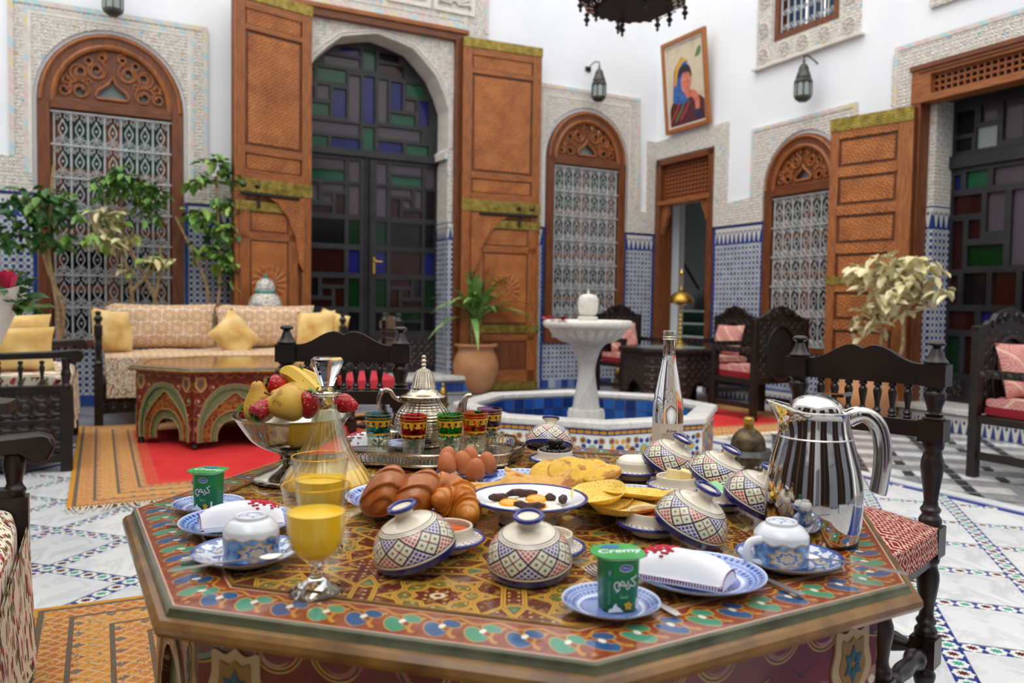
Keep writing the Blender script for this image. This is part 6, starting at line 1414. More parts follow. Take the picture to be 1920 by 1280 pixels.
for key, (u, v, what) in dict(olives=(1040, 874, 'small ceramic dish filled with black olives'), cream=(1190, 897, 'small ceramic dish filled with white cream cheese'), butter=(1268, 927, 'small ceramic dish holding butter pieces'), foil=(1352, 952, 'small ceramic dish holding foil wrapped cheese'),
                              jam=(1222, 1000, 'small ceramic dish filled with orange jam'), honey=(836, 1030, 'small ceramic dish with honey half hidden behind the left front lid'), plain=(1022, 1046, 'small ceramic dish half hidden behind the middle front lid')).items():
    q = T(u, v); DI[key] = q; dish_thing(what, q)
for (u, v, az, ph_, spin, lab) in ((1029, 856, 80, 22, .2, 'patterned lid leaning behind the dish of olives'), (1248, 900, -25, 27, .5, 'patterned lid leaning between the cream dish and the bottle'), (1339, 926, -25, 25, .9, 'patterned lid leaning behind the butter dish'), (1410, 973, -25, 25, .3, 'patterned lid leaning against the steel jug'),
                                   (1288, 1020, -25, 24, .1, 'patterned lid leaning on the jam dish'), (782, 1064, 205, 18, .6, 'patterned lid at the front left, tipped to the left'), (993, 1077, 258, 12, .35, 'patterned lid at the front middle, nearest the camera')):
    lid_thing(lab, T(u, v), R(az), R(ph_), spin)
om = G(); om.lathe(prof([(0, -.011), (.006, -.009), (.0085, 0), (.006, .009), (0, .011)], 3), 12); om = om.mesh('olive', 'olive_black'); rr = random.Random(11)
for k in range(34):
    a = rr.uniform(0, 6.28); lev = 0 if k < 18 else (1 if k < 29 else 2); q = rr.uniform(0, (.03, .022, .012)[lev]) if k not in range(0, 12) else .029
    if k < 12: a = k*2*pi/12
    o = put('olive', om, None, (DI['olives'].x+q*cos(a), DI['olives'].y+q*sin(a), TZ+.038+.011*lev), (rr.uniform(1.2, 1.9), 0, rr.uniform(0, 6))); tag(o, 'glossy black olive in the small dish', 'olive', 'black olives in the dish')
g = G(); rr = random.Random(3)
g.lathe(prof([(.037, 0), (.036, .012), (.028, .019), (.014, .023), (0, .02)], 3), 32, lambda th, v, z: 1+.22*sin(3*th)*v+.16*sin(5*th+1)*v); o = g.build('cream_cheese', 'cream_cheese', loc=DI['cream']+Vector((0, 0, .030))); tag(o, 'mound of white cream cheese in its dish', 'cheese')
for k, (x, y, z, a, lab) in enumerate(((-.008, 0, .027, .3, 'pale butter block standing in the butter dish'), (.018, .006, .026, -.4, 'pale butter block lying at the right in the butter dish'))):
    g = G(); g.box(-.014, .014, -.009, .009, 0, .026); tag(g.build('butter_block', 'butter', bevel=.003, loc=DI['butter']+Vector((x, y, z)), rot=(R(8 if k else -10), R(12), a)), lab, 'butter', 'butter blocks')
for key, m, lab in (('jam', 'jam', 'orange jam filling its dish'), ('honey', 'honey', 'amber honey filling its dish')):
    g = G(); g.lathe([(.0375, 0), (.03, .0012), (0, .0012)], 32); tag(g.build(key, m, loc=DI[key]+Vector((0, 0, .032))), lab, key)
for k, (x, y, a, rx, lab) in enumerate(((-.014, -.012, .2, .5, 'foil cheese wedge with green print at the left of its dish'), (.016, .004, -.5, .35, 'foil cheese wedge with green print at the right of its dish'), (.004, .022, 1.2, -.3, 'foil cheese wedge at the back of its dish'))):
    t = thing('cheese_wedge', lab, 'cheese', DI['foil']+Vector((x, y, .036)), a, 'foil wrapped cheese wedges'); t.rotation_euler = (rx, .2, a)
    g = G(); P = [(-.022, -.018), (.022, -.018), (.026, 0), (.004, .026), (-.02, .01)]; g.add([(px, py, z) for z in (-.008, .008) for px, py in P], [(4, 3, 2, 1, 0), (5, 6, 7, 8, 9)]+[(i, (i+1) % 5, 5+(i+1) % 5, 5+i) for i in range(5)]); g.build('foil_wrap', 'foil', t, bevel=.002)
    g = G(); g.add([(px*.86, py*.86, .0092) for px, py in P], [(0, 1, 2, 3, 4)]); g.build('printed_label', 'foil_print', t, smooth=0)
# ---- eggs
em = G(); em.lathe(prof([(0, 0), (.012, .0025), (.0195, .012), (.021, .022), (.0185, .036), (.011, .049), (0, .0545)], 4), 24); em = em.mesh('brown_egg', 'egg_shell'); ec = T(876, 893)
for k, (u, v, rx, rz, lab) in enumerate(((834, 879, .25, 2, 'brown egg at the back left of its plate'), (840, 892, -.2, 1, 'brown egg at the front left of its plate'), (871, 888, .15, 4, 'brown egg in the middle of its plate'), (886, 877, .2, 5, 'brown egg at the back of its plate, half hidden'), (889, 903, .1, 0, 'brown egg at the front of its plate'), (916, 889, -.15, 3, 'brown egg at the right of its plate'))):
    q = T(u, v, .006); tag(put('brown_egg', em, None, q, (rx, .1, rz)), lab, 'egg', 'brown eggs')
# ---- breads
def bread_roll(label, p, rot, a, b, c):
    g = G()
    def f(u, v):
        th, ph_ = u*2*pi, (v-.5)*pi; x, y, z = cos(ph_)*cos(th), cos(ph_)*sin(th), sin(ph_); d = x*1.0+abs(y)*.15
        ring = hypot(x+.42, (z+.3)*.9)*2.1+.25; saw = ring-math.floor(ring); dsp = .0075*min(1, (1-saw)*1.0)*min(1, saw/.16)*max(0, min(1, -y*2.2+.15))
        return (x*a, (y if y < 0 else y*.7)*b-dsp, z*c+.25*c*(x*x))
    g.grid(f, 96, 64); return tag(g.build('bread_roll', 'crust_brown', loc=p, rot=rot, smooth=70, merge=True), label, 'bread', 'glazed rolls')
def croissant(label, p, rot, Rc, r, span):
    g = G(); n = 90; P = []; rd = []
    for i in range(n+1):
        t = i/n; a = R(-span/2+span*t); P.append((Rc*cos(a), Rc*sin(a), 0)); s_ = sin(pi*t)**.6; sg_ = (abs(t-.5)*2*4.2) % 1; rd.append(max(.002, r*s_*(.82+.2*sg_)))
    g.tube(P, rd, 14); return tag(g.build('croissant', 'crust_gold', loc=p, rot=rot, smooth=60), label, 'croissant', 'croissants')
bp = T(773, 950)
def bq(u, v, dz): q = at(u, v, TZ+dz); return q
bread_roll('glazed roll standing at the left of the bread plate', bq(724, 924, .055), (R(-12), R(-52), R(14)), .051, .030, .036)
bread_roll('glazed roll leaning in the middle of the bread plate', bq(780, 930, .050), (R(-16), R(-36), R(18)), .054, .033, .036)
croissant('golden croissant at the back of the bread plate', bq(822, 926, .045), (R(14), R(4), R(48)), .045, .032, 210)
croissant('golden croissant at the front right of the bread plate', bq(846, 953, .040), (R(20), R(0), R(70)), .030, .033, 200)
croissant('golden croissant half hidden between the rolls', bq(800, 940, .034), (R(10), R(-10), R(150)), .040, .028, 190)
# square flaky pancakes
def flaky(label, u, v, dz, w, d, rz, fold, rx=0):
    g = G(); rr = random.Random(int(u))
    def f(a, b):
        x, y = (a-.5)*w, (b-.5)*d; return (x*(1+.05*sin(b*9)), y*(1+.05*sin(a*8)), .004*sin(a*7+u)*cos(b*5)+fold*(abs(a-.5)*2)**2.5)
    g.grid(f, 22, 16); k = len(g.f); g.grid(lambda a, b: tuple(Vector(f(a, b))+Vector((0, 0, -.006+.0055*max(abs(a-.5), abs(b-.5))*2))), 22, 16)
    q = bq(u, v, dz); return tag(g.build('flaky_pancake', 'flatbread', loc=q, rot=(rx, 0, rz), smooth=60), label, 'pancake', 'square flaky pancakes')
flaky('square flaky pancake at the left behind the fried eggs', 925, 912, .024, .125, .10, .35, .0)
flaky('square flaky pancake folded at its ends behind the fried eggs', 1008, 905, .034, .135, .10, -.08, .016, .12)
flaky('square flaky pancake lowest in its pile, right end showing', 1030, 915, .018, .14, .11, -.25, .0)
# round semolina breads
def round_bread(label, u, v, dz, r, h, rot):
    g = G(); g.lathe(prof([(0, 0), (r*.9, 0), (r, h*.45), (r*.93, h*.9), (r*.5, h*1.12), (0, h*1.15)], 4), 40, lambda th, v_, z: 1+.03*sin(2*th+u)); return tag(g.build('semolina_bread', 'semolina', loc=bq(u, v, dz), rot=rot), label, 'bread', 'round semolina breads')
round_bread('round semolina bread at the left of its plate', 1030, 889, .020, .043, .015, (R(20), R(-10), 0))
round_bread('round semolina bread tipped forward in the middle of its plate', 1060, 897, .030, .043, .014, (R(38), R(10), .4))
round_bread('round semolina bread at the back of its plate', 1078, 878, .030, .042, .014, (R(10), R(6), 0))
round_bread('round semolina bread at the back right of its plate', 1106, 884, .026, .040, .014, (R(16), R(-6), 0))
round_bread('round semolina bread lying flat at the right of its plate', 1112, 903, .018, .042, .015, (R(3), R(8), 0))
round_bread('round semolina bread propped at the far right of its plate', 1130, 895, .034, .042, .014, (R(6), R(-16), 0))
# curled yellow pancakes
def curl(label, u, v, dz, r, rot, up):
    g = G()
    def f(a, b, o=0):
        th = a*2*pi; q = b; e = up*max(0, q-.55)**1.5*3*(.6+.4*cos(th*1+.7)); return (r*q*cos(th)*(1-.1*q*q*up*8), r*q*sin(th), e+o+.002*sin(3*th)*q)
    g.grid(lambda a, b: f(a, b), 40, 10); g.grid(lambda a, b: f(a, b, -.007*(1-(b**5))), 40, 10)
    for i, q in enumerate(g.f): g.u[i] = [(g.v[k].x, g.v[k].y) for k in q]
    return tag(g.build('curled_pancake', 'pancake', loc=bq(u, v, dz), rot=rot, smooth=70), label, 'pancake', 'curled yellow pancakes')
curl('curled yellow pancake at the back left of its pile', 1122, 928, .040, .052, (R(14), R(-4), 0), .018)
curl('curled yellow pancake lowest at the left of its pile', 1130, 945, .024, .055, (R(4), R(-6), 1), .018)
curl('curled yellow pancake at the back right of its pile', 1185, 926, .034, .064, (R(8), R(6), 2), .014)
curl('curled yellow pancake at the front of its pile', 1170, 957, .030, .064, (R(10), R(4), 3), .02)
curl('curled yellow pancake at the right of its pile', 1240, 938, .026, .052, (R(6), R(10), 4), .012)
# ---- fruit bowl
fp = T(548, 899, EPS); FB = thing('fruit_bowl', 'footed metal fruit bowl at the back left of the table', 'bowl', fp, 0)
g = G(); g.lathe(prof([(.082, 0), (.085, .004), (.078, .012), (.055, .022), (.028, .032), (.02, .045), (.022, .055), (.036, .060), (.037, .066)], 4), 56); g.build('foot', 'pewter_bowl', FB)
g = G(); g.lathe(prof([(.036, .066), (.055, .07), (.085, .088), (.108, .118), (.120, .136), (.127, .142), (.127, .144), (.118, .139), (.1, .117), (.075, .092), (.04, .076), (0, .074)], 4), 64); g.build('bowl', 'pewter_bowl', FB)
def pear(label, loc, rot, s=1):
    t = thing('pear', label, 'pear', loc, 0, 'pears'); t.rotation_euler = rot
    g = G(); g.lathe(prof([(0, -.04), (.018, -.039), (.034, -.024), (.036, -.006), (.028, .014), (.018, .032), (.012, .046), (.006, .051), (0, .05)], 4), 28, lambda th, v, z: 1+.03*sin(2*th)); g.build('flesh', 'pear', t); g = G(); g.tube([(0, 0, .048), (.001, 0, .06), (.005, 0, .07)], [.0025, .002, .003], 6); g.build('stem', 'stem_brown', t); t.scale = (s, s, s); return t
def straw(label, loc, rot, s=1):
    t = thing('strawberry', label, 'strawberry', loc, 0, 'strawberries'); t.rotation_euler = rot
    g = G(); g.lathe(prof([(0, -.026), (.009, -.021), (.018, -.004), (.021, .008), (.016, .017), (.006, .019), (0, .018)], 4), 24); g.build('berry', 'strawberry', t)
    g = G()
    for k in range(8):
        a = k*pi/4; c, s_ = cos(a), sin(a); g.add([(0, 0, .019), (.008*c-.004*s_, .008*s_+.004*c, .022), (.017*c, .017*s_, .019+.004*(k % 2)), (.008*c+.004*s_, .008*s_-.004*c, .022)], [(0, 1, 2, 3)])
    g.tube([(0, 0, .018), (.002, 0, .03)], .0015, 5); g.build('calyx', 'leaf_mid', t, recalc=False); t.scale = (s, s, s); return t
def fq(u, v, depth): d = ray(u, v); k = depth/d.y; return Vector((0, 0, HC))+d*k
y0 = fp.y
pear('pear standing at the left of the fruit bowl', fq(486, 757, y0-.02), (R(8), R(-6), .3), .98)
pear('pear lying at the front of the fruit bowl, stem to the left', fq(536, 757, y0-.07), (R(10), R(-98), R(-6)), 1.05)
pear('pear lying behind the front pear, yellow green', fq(545, 744, y0-.01), (R(30), R(-80), R(20)), .95)
straw('strawberry high at the back left of the fruit bowl', fq(520, 722, y0), (R(10), R(-70), 0), 1.05)
straw('strawberry at the front left rim of the fruit bowl', fq(488, 768, y0-.09), (R(150), R(30), 0), 1.0)
straw('strawberry at the far left rim of the fruit bowl', fq(464, 771, y0-.02), (R(40), R(-60), 0), .9)
straw('large strawberry right of the front pear', fq(583, 757, y0-.07), (R(10), R(18), .4), 1.3)
straw('strawberry at the right rim of the fruit bowl', fq(650, 757, y0+.0), (R(-10), R(-75), 0), 1.05)
for u, v, d, lab in ((512, 743, .03, 'orange between the standing pear and the strawberry'), (541, 727, .04, 'orange under the banana'), (606, 745, .05, 'orange at the back right of the fruit bowl')):
    t = thing('orange', lab, 'orange', fq(u, v, y0+d), 0, 'oranges'); g = G(); g.lathe(prof([(0, -.027), (.014, -.025), (.026, -.01), (.027, .004), (.02, .02), (.008, .027), (0, .0265)], 4), 24); g.build('peel', 'orange_peel', t); g = G(); g.taper(.0255, .0285, .003, .002, 5); g.build('stem', 'stem_brown', t)
for (uu, lab, r) in ((((527, 696, .03), (552, 704, .02), (585, 732, .0), (612, 762, -.01)), 'banana lying across the fruit bowl', .02), (((556, 700, .07), (585, 712, .07), (615, 738, .06)), 'banana behind the front banana', .018)):
    P = crom([fq(a, b, y0+c) for a, b, c in uu], 8); k = len(P); t = thing('banana', lab, 'banana', (0, 0, 0), 0, 'bananas')
    t.location = P[k//2]; P = [q-P[k//2] for q in P]
    g = G(); g.tube(P, [r*min(1, .35+2.6*min(i, k-1-i)/k*1.4) for i in range(k)], 6); g.build('peel', 'banana', t, smooth=40); d = (P[0]-P[1]).normalized(); g = G(); g.tube([P[0], P[0]+d*.012], [.006, .005], 6); g.build('stem', 'stem_brown', t)
g = G(); g.tube([fq(562, 682, y0+.05), fq(570, 700, y0+.05), fq(583, 714, y0+.05)], .0018, 5); tag(g.build('herb_sprig', 'leaf_dark'), 'thin green sprig standing above the bananas', 'sprig')
g = G(); P = crom([fq(585, 718, y0+.03), fq(603, 726, y0+.03), fq(625, 734, y0+.03)], 5); g.tube(P, [.004, .011, .014, .015, .015, .015, .015, .014, .013, .01, .004], 8, flat=.7); tag(g.build('green_pepper', 'leaf_mid'), 'green vegetable tip behind the banana', 'vegetable')
# ---- decanter and juice glasses
dp = T(612, 918, EPS); DC = thing('decanter', 'ribbed glass decanter of orange juice with faceted stopper', 'decanter', dp, 0)
rib = lambda th, v, z: 1+.045*abs(sin(15*th+z*10))*(1 if z < .165 else 0)
outp = [(.07, 0), (.086, .004), (.09, .018), (.082, .035), (.062, .065), (.044, .1), (.031, .14), (.022, .166), (.0205, .18)]
g = G(); g.lathe(prof(outp, 5), 112, rib, cap=True); inn = [(r-.0035, z+(.005 if i < 2 else 0)) for i, (r, z) in enumerate(outp)]; g.lathe(prof(inn, 5), 112, None, cap=True); g.build('body', 'glass_decanter', DC, smooth=70, recalc=False)
lq = [(max(r-.002, 0), z+(.006 if i < 2 else 0)) for i, (r, z) in enumerate(outp)]; lq = [q for q in prof(lq, 6) if q[1] < .052]
g = G(); g.lathe([(0, lq[0][1])]+lq+[(0, lq[-1][1])], 64); g.build('juice', 'juice', DC)
g = G(); g.lathe(prof([(.0205, .179), (.021, .186), (.0195, .192), (.0195, .197), (.03, .199), (.031, .204), (.021, .206), (.014, .207)], 3), 48); g.build('collar', 'glass', DC)
g = G(); g.lathe(prof([(.012, .2072), (.0115, .214), (.013, .217)], 2), 24); g.lathe([(.013, .217), (.019, .232), (.027, .25), (.0325, .266), (.0325, .272), (.028, .277), (0, .278)], 12, lambda th, v, z: 1+.03*cos(6*th)); g.build('stopper', 'glass', DC, smooth=20)
def juice_glass(label, p, s=1.0):
    t = thing('juice_glass', label, 'glass', p, 0, 'stemmed glasses of orange juice'); t.scale = (s, s, s)
    fl = lambda th, v, z: 1+(.022*cos(14*th) if .062 < z < .115 else 0)
    g = G(); g.lathe(prof([(.033, 0), (.0335, .002), (.03, .006), (.016, .014), (.0075, .022), (.0065, .034), (.009, .04), (0, .0405)], 4), 84, lambda th, v, z: 1+.03*cos(10*th)*(z < .014)); g.build('stem', 'glass', t, smooth=60)
    g = G(); g.lathe(prof([(.009, .0402), (.02, .047), (.031, .06), (.0355, .08), (.037, .1), (.040, .122), (.0425, .137)], 4), 84, fl, cap=False); g.lathe(prof([(.036, .104), (.0385, .122), (.0415, .137)], 4), 84, None, cap=False); g.build('glass_bowl', 'glass_thin', t, smooth=60)
    g = G(); g.lathe([(0, .041), (.0085, .0414), (.0195, .048), (.0302, .0606), (.0345, .08), (.0358, .1), (.0362, .104), (.0345, .1048), (0, .1048)], 56); g.build('juice', 'juice', t, smooth=50)
    g = G(); g.tube([(.042*cos(2*pi*q/48), .042*sin(2*pi*q/48), .138) for q in range(48)], .0009, 5, closed=True); g.build('gilt_rim', 'gilt', t)
    return t
juice_glass('stemmed glass of orange juice nearest the camera', T(592, 1111, EPS), 1.06)
juice_glass('stemmed glass of orange juice just behind the front one', T(600, 1026, EPS), 1.06)
# ---- cups upside down on saucers
def cup_set(u, v, du, rz, side):
    p = T(u, v, EPS); mk_plate('saucer', 'blue and gold patterned saucer at the %s setting' % side, 'saucer', p, .079, .017, 'saucer_glaze', 'saucers')
    q = T(u+du, v+4, EPS); q.z = TZ+.0065; c = thing('tea_cup', 'blue and gold tea cup upside down at the %s setting' % side, 'cup', q, rz, 'upturned tea cups'); c.scale = (.98, .98, .93)
    g = G(); g.lathe(prof([(.0415, 0), (.0415, .02), (.0412, .045), (.0395, .053), (.031, .063), (.0235, .066)], 3), 56, cap=False); g.lathe(prof([(.0405, 0), (.039, .04), (.025, .058), (0, .06)], 3), 40, cap=False); g.build('cup_body', 'cup_glaze', c)
    g = G(); g.lathe(prof([(.0235, .0655), (.0235, .0705), (.0215, .0715), (.0195, .0705), (.019, .068)], 2), 40, cap=False); f_ = g.build('foot_ring', 'white_glaze', c); g = G(); g.lathe([(.0192, .0682), (0, .0685)], 32); g.build('maker_mark', 'foot_blue', f_)
    g = G(); P = crom([Vector((.039, 0, .044)), Vector((.06, 0, .043)), Vector((.067, 0, .03)), Vector((.062, 0, .012)), Vector((.041, 0, .006))], 5); g.tube(P, .0055, 10, flat=1.3); g.build('handle', 'white_glaze', c)
    return c
cup_set(462, 1050, 9, R(120), 'left'); cup_set(1478, 1060, -15, R(205), 'right')
# ---- napkins
def napkin(label, p, rz, L, w):
    t = thing('napkin', label, 'napkin', p, rz, 'white embroidered napkins')
    def f(a, b, o=0): x, y = (a-.5)*L, (b-.5)*w; wv = w*(1-.25*a); return ((a-.5)*L, (b-.5)*wv, .034*(1-abs(2*b-1)**3)*(1-.5*abs(2*a-1)**4)+o+.0015*sin(a*9)*cos(b*7))
    g = G(); g.grid(lambda a, b: f(a, b, .004), 24, 16); g.grid(lambda a, b: (f(a, b)[0], f(a, b)[1], .0), 24, 16)
    for k in range(3): g.grid(lambda a, b: (L/2*(1 if b > .5 else -1)*(1 if k % 2 else 1)*(1-.01*k), ((a-.5)*w)*(.75 if b > .5 else 1), .002+.003*k), 8, 1)
    g.strip([f(a/24, 0, .004) for a in range(25)], [(f(a/24, 0)[0], f(a/24, 0)[1], 0) for a in range(25)]); g.strip([f(a/24, 1, .004) for a in range(25)], [(f(a/24, 1)[0], f(a/24, 1)[1], 0) for a in range(25)]); g.strip([f(0, a/16, .004) for a in range(17)], [(f(0, a/16)[0], f(0, a/16)[1], 0) for a in range(17)]); g.strip([f(1, a/16, .004) for a in range(17)], [(f(1, a/16)[0], f(1, a/16)[1], 0) for a in range(17)])
    g.build('folded_cloth', 'white_cloth', t, smooth=60)
    pat = ["..x...x..", ".xxx.xxx.", "xx.xxx.xx", "..xx.xx..", ".xxxxxxx.", "..xx.xx..", "xx.xxx.xx", ".xxx.xxx.", "..x...x.."]; g = G()
    for i, row in enumerate(pat):
        for j, c in enumerate(row):
            if c == 'x': x, y = -L*.27+(i-4)*.0058, (j-4)*.0056; zz_ = f(x/L+.5, y/(w*(1-.25*(x/L+.5)))+.5, .0048)[2]; g.box(x-.0026, x+.0026, y-.0026, y+.0026, zz_-.001, zz_+.0004)
    g.build('red_embroidery', 'stitch_red', t, smooth=0); g = G()
    for k in range(26):
        a = k/25; q = f(1, a, .004); g.box(q[0]-.004, q[0]+.0008, q[1]-.0005, q[1]+.0005, q[2]-.002, q[2]+.0004); 
    for k in range(34):
        a = k/33; q = f(a, 0, .0); g.box(q[0]-.0008, q[0]+.0008, q[1]-.001, q[1]+.002, .002, .007)
    g.build('edge_stitching', 'stitch_purple', t, smooth=0); return t
napkin('white napkin with red embroidery on the left plate', T(452, 983, .014), R(206), .13, .08)
napkin('white napkin with red embroidery on the right plate', T(1280, 1082, .014), R(-32), .13, .085)
# ---- cutlery
def blade(g, P, ws, th, z=0): 
    n = len(P); a = [Vector((x, w, z_)) for (x, z_), w in zip(P, ws)]; b = [Vector((x, -w, z_)) for (x, z_), w in zip(P, ws)]; c = [v+Vector((0, 0, th)) for v in a]; d = [v+Vector((0, 0, th)) for v in b]
    g.strip(a, b); g.strip(c, d); g.strip(a, c); g.strip(b, d); g.add([a[0], b[0], d[0], c[0]], [(0, 1, 2, 3)]); g.add([a[-1], b[-1], d[-1], c[-1]], [(0, 1, 2, 3)])
def fork(label, p, rz, ry=0):
    t = thing('fork', label, 'fork', p, rz, 'forks'); t.rotation_euler = (0, ry, rz)
    g = G(); blade(g, [(-.1, 0), (-.09, .001), (-.03, .003), (.03, .005), (.045, .004)], [.0045, .0062, .0048, .003, .0035], .0018); g.build('handle', 'steel', t, bevel=.0006)
    g = G(); blade(g, [(.044, .004), (.052, .002), (.062, .001)], [.0035, .010, .0115], .0016); g.build('fork_neck', 'steel', t)
    for k in range(4): g = G(); y = -.0098+.0065*k; g.tube([(.06, y, .002), (.075, y, .001), (.09, y, .0025), (.1, y, .006)], [.0019, .0018, .0015, .0007], 6); g.build('tine', 'steel', t)
    return t
def knife(label, p, rz):
    t = thing('table_knife', label, 'knife', p, rz, 'table knives')
    g = G(); blade(g, [(-.11, 0), (-.105, 0), (-.02, 0), (-.01, .001)], [.005, .0062, .0055, .004], .0045); g.build('handle', 'steel', t, bevel=.0015); g = G(); blade(g, [(-.01, .0015), (.0, .0015), (.07, .0015), (.1, .0015)], [.004, .0075, .008, .002], .0012); g.build('blade', 'steel', t); return t
def spoon(label, p, rot):
    t = thing('tea_spoon', label, 'spoon', p, 0, 'tea spoons'); t.rotation_euler = rot
    g = G(); blade(g, [(-.08, .0), (-.07, .0005), (-.02, .003), (.025, .003), (.035, .002)], [.0035, .0052, .003, .0022, .003], .0014); g.build('handle', 'steel', t)
    g = G(); g.lathe(prof([(0, -.005), (.007, -.0035), (.0115, 0), (.0105, .0004), (.006, -.0025), (0, -.004)], 3), 24); g.xf(Matrix.Translation((.052, 0, .003)) @ Matrix.Diagonal((1.6, 1, 1, 1)), 0); g.build('spoon_bowl', 'steel', t); return t
def along(a, b): d = b-a; return atan2(d.y, d.x)
a, b = T(1290, 1165), T(1088, 1062); fork('steel fork with its tines beside the right yogurt cup', T(1180, 1108, .001), along(a, b))
a, b = T(1505, 1120), T(1425, 1085); kz = along(a, b); q = T(1505, 1120, .001); knife('steel knife right of the right plate, only its handle showing', q+Vector((cos(kz), sin(kz), 0))*.11, kz)
a, b = T(313, 985), T(345, 986); kz = along(a, b); fork('steel fork under the left plate, only its end showing', T(313, 985, .001)+Vector((cos(kz), sin(kz), 0))*.1, kz)
a, b = T(338, 1056), T(372, 1050); kz = along(a, b); knife('steel knife by the left saucer, only its handle end showing', T(338, 1056, .001)+Vector((cos(kz), sin(kz), 0))*.11, kz)
a, b = T(330, 1076, .012), T(545, 1050, .018); d = b-a; spoon('tea spoon resting on the left saucer', (a+b)/2+Vector((0, -.01, .008)), (0, R(-3), along(a, b)))
a, b = T(1640, 1068, .012), T(1540, 1048, .018); spoon('tea spoon resting on the right saucer', T(1588, 1058, .02), (0, R(-2), along(a, b)))
# ---- yogurt cups
def ribbon(g, P, w, y=0, m=0):
    P = [Vector((x, z)) for x, z in P]; n = len(P)
    for i in range(n-1):
        a, b = P[i], P[i+1]; d = (b-a)
        if d.length < 1e-9: continue
        d.normalize(); k = Vector((-d.y, d.x))*w/2; e = d*w*.35
        g.add([(q.x, y-.0001*(i % 2), q.y) for q in (a-e-k, b+e-k, b+e+k, a-e+k)], [(0, 1, 2, 3)], m=m)
def smooth2(P, n=5): return [(q.x, q.y) for q in crom([Vector((x, z, 0)) for x, z in P], n)]
KARIMI = [smooth2([(1.0, 1.0), (.9, .86), (.78, .8), (.86, .66), (.96, .5), (.94, .36), (.86, .3), (.74, .36)]), smooth2([(.74, .42), (.73, .3), (.68, .18), (.6, .1)]), smooth2([(.64, .62), (.62, .42), (.56, .3), (.46, .34)]), smooth2([(.5, .34), (.44, .56), (.34, .62), (.3, .48), (.38, .36), (.5, .34)]), smooth2([(.3, .4), (.2, .3), (.22, .5), (.12, .6), (.02, .5), (0, .3), (.06, .12), (.16, .04), (.25, .12)])]
VANILA = [smooth2([(.95, .5), (.95, .15), (.75, .12), (.55, .15), (.4, .12)]), [(.7, .7), (.7, .15)], [(.25, .75), (.4, .15), (.1, .15)], [(.05, .75), (.12, .15)], [(.1, 0), (.9, .03)]]
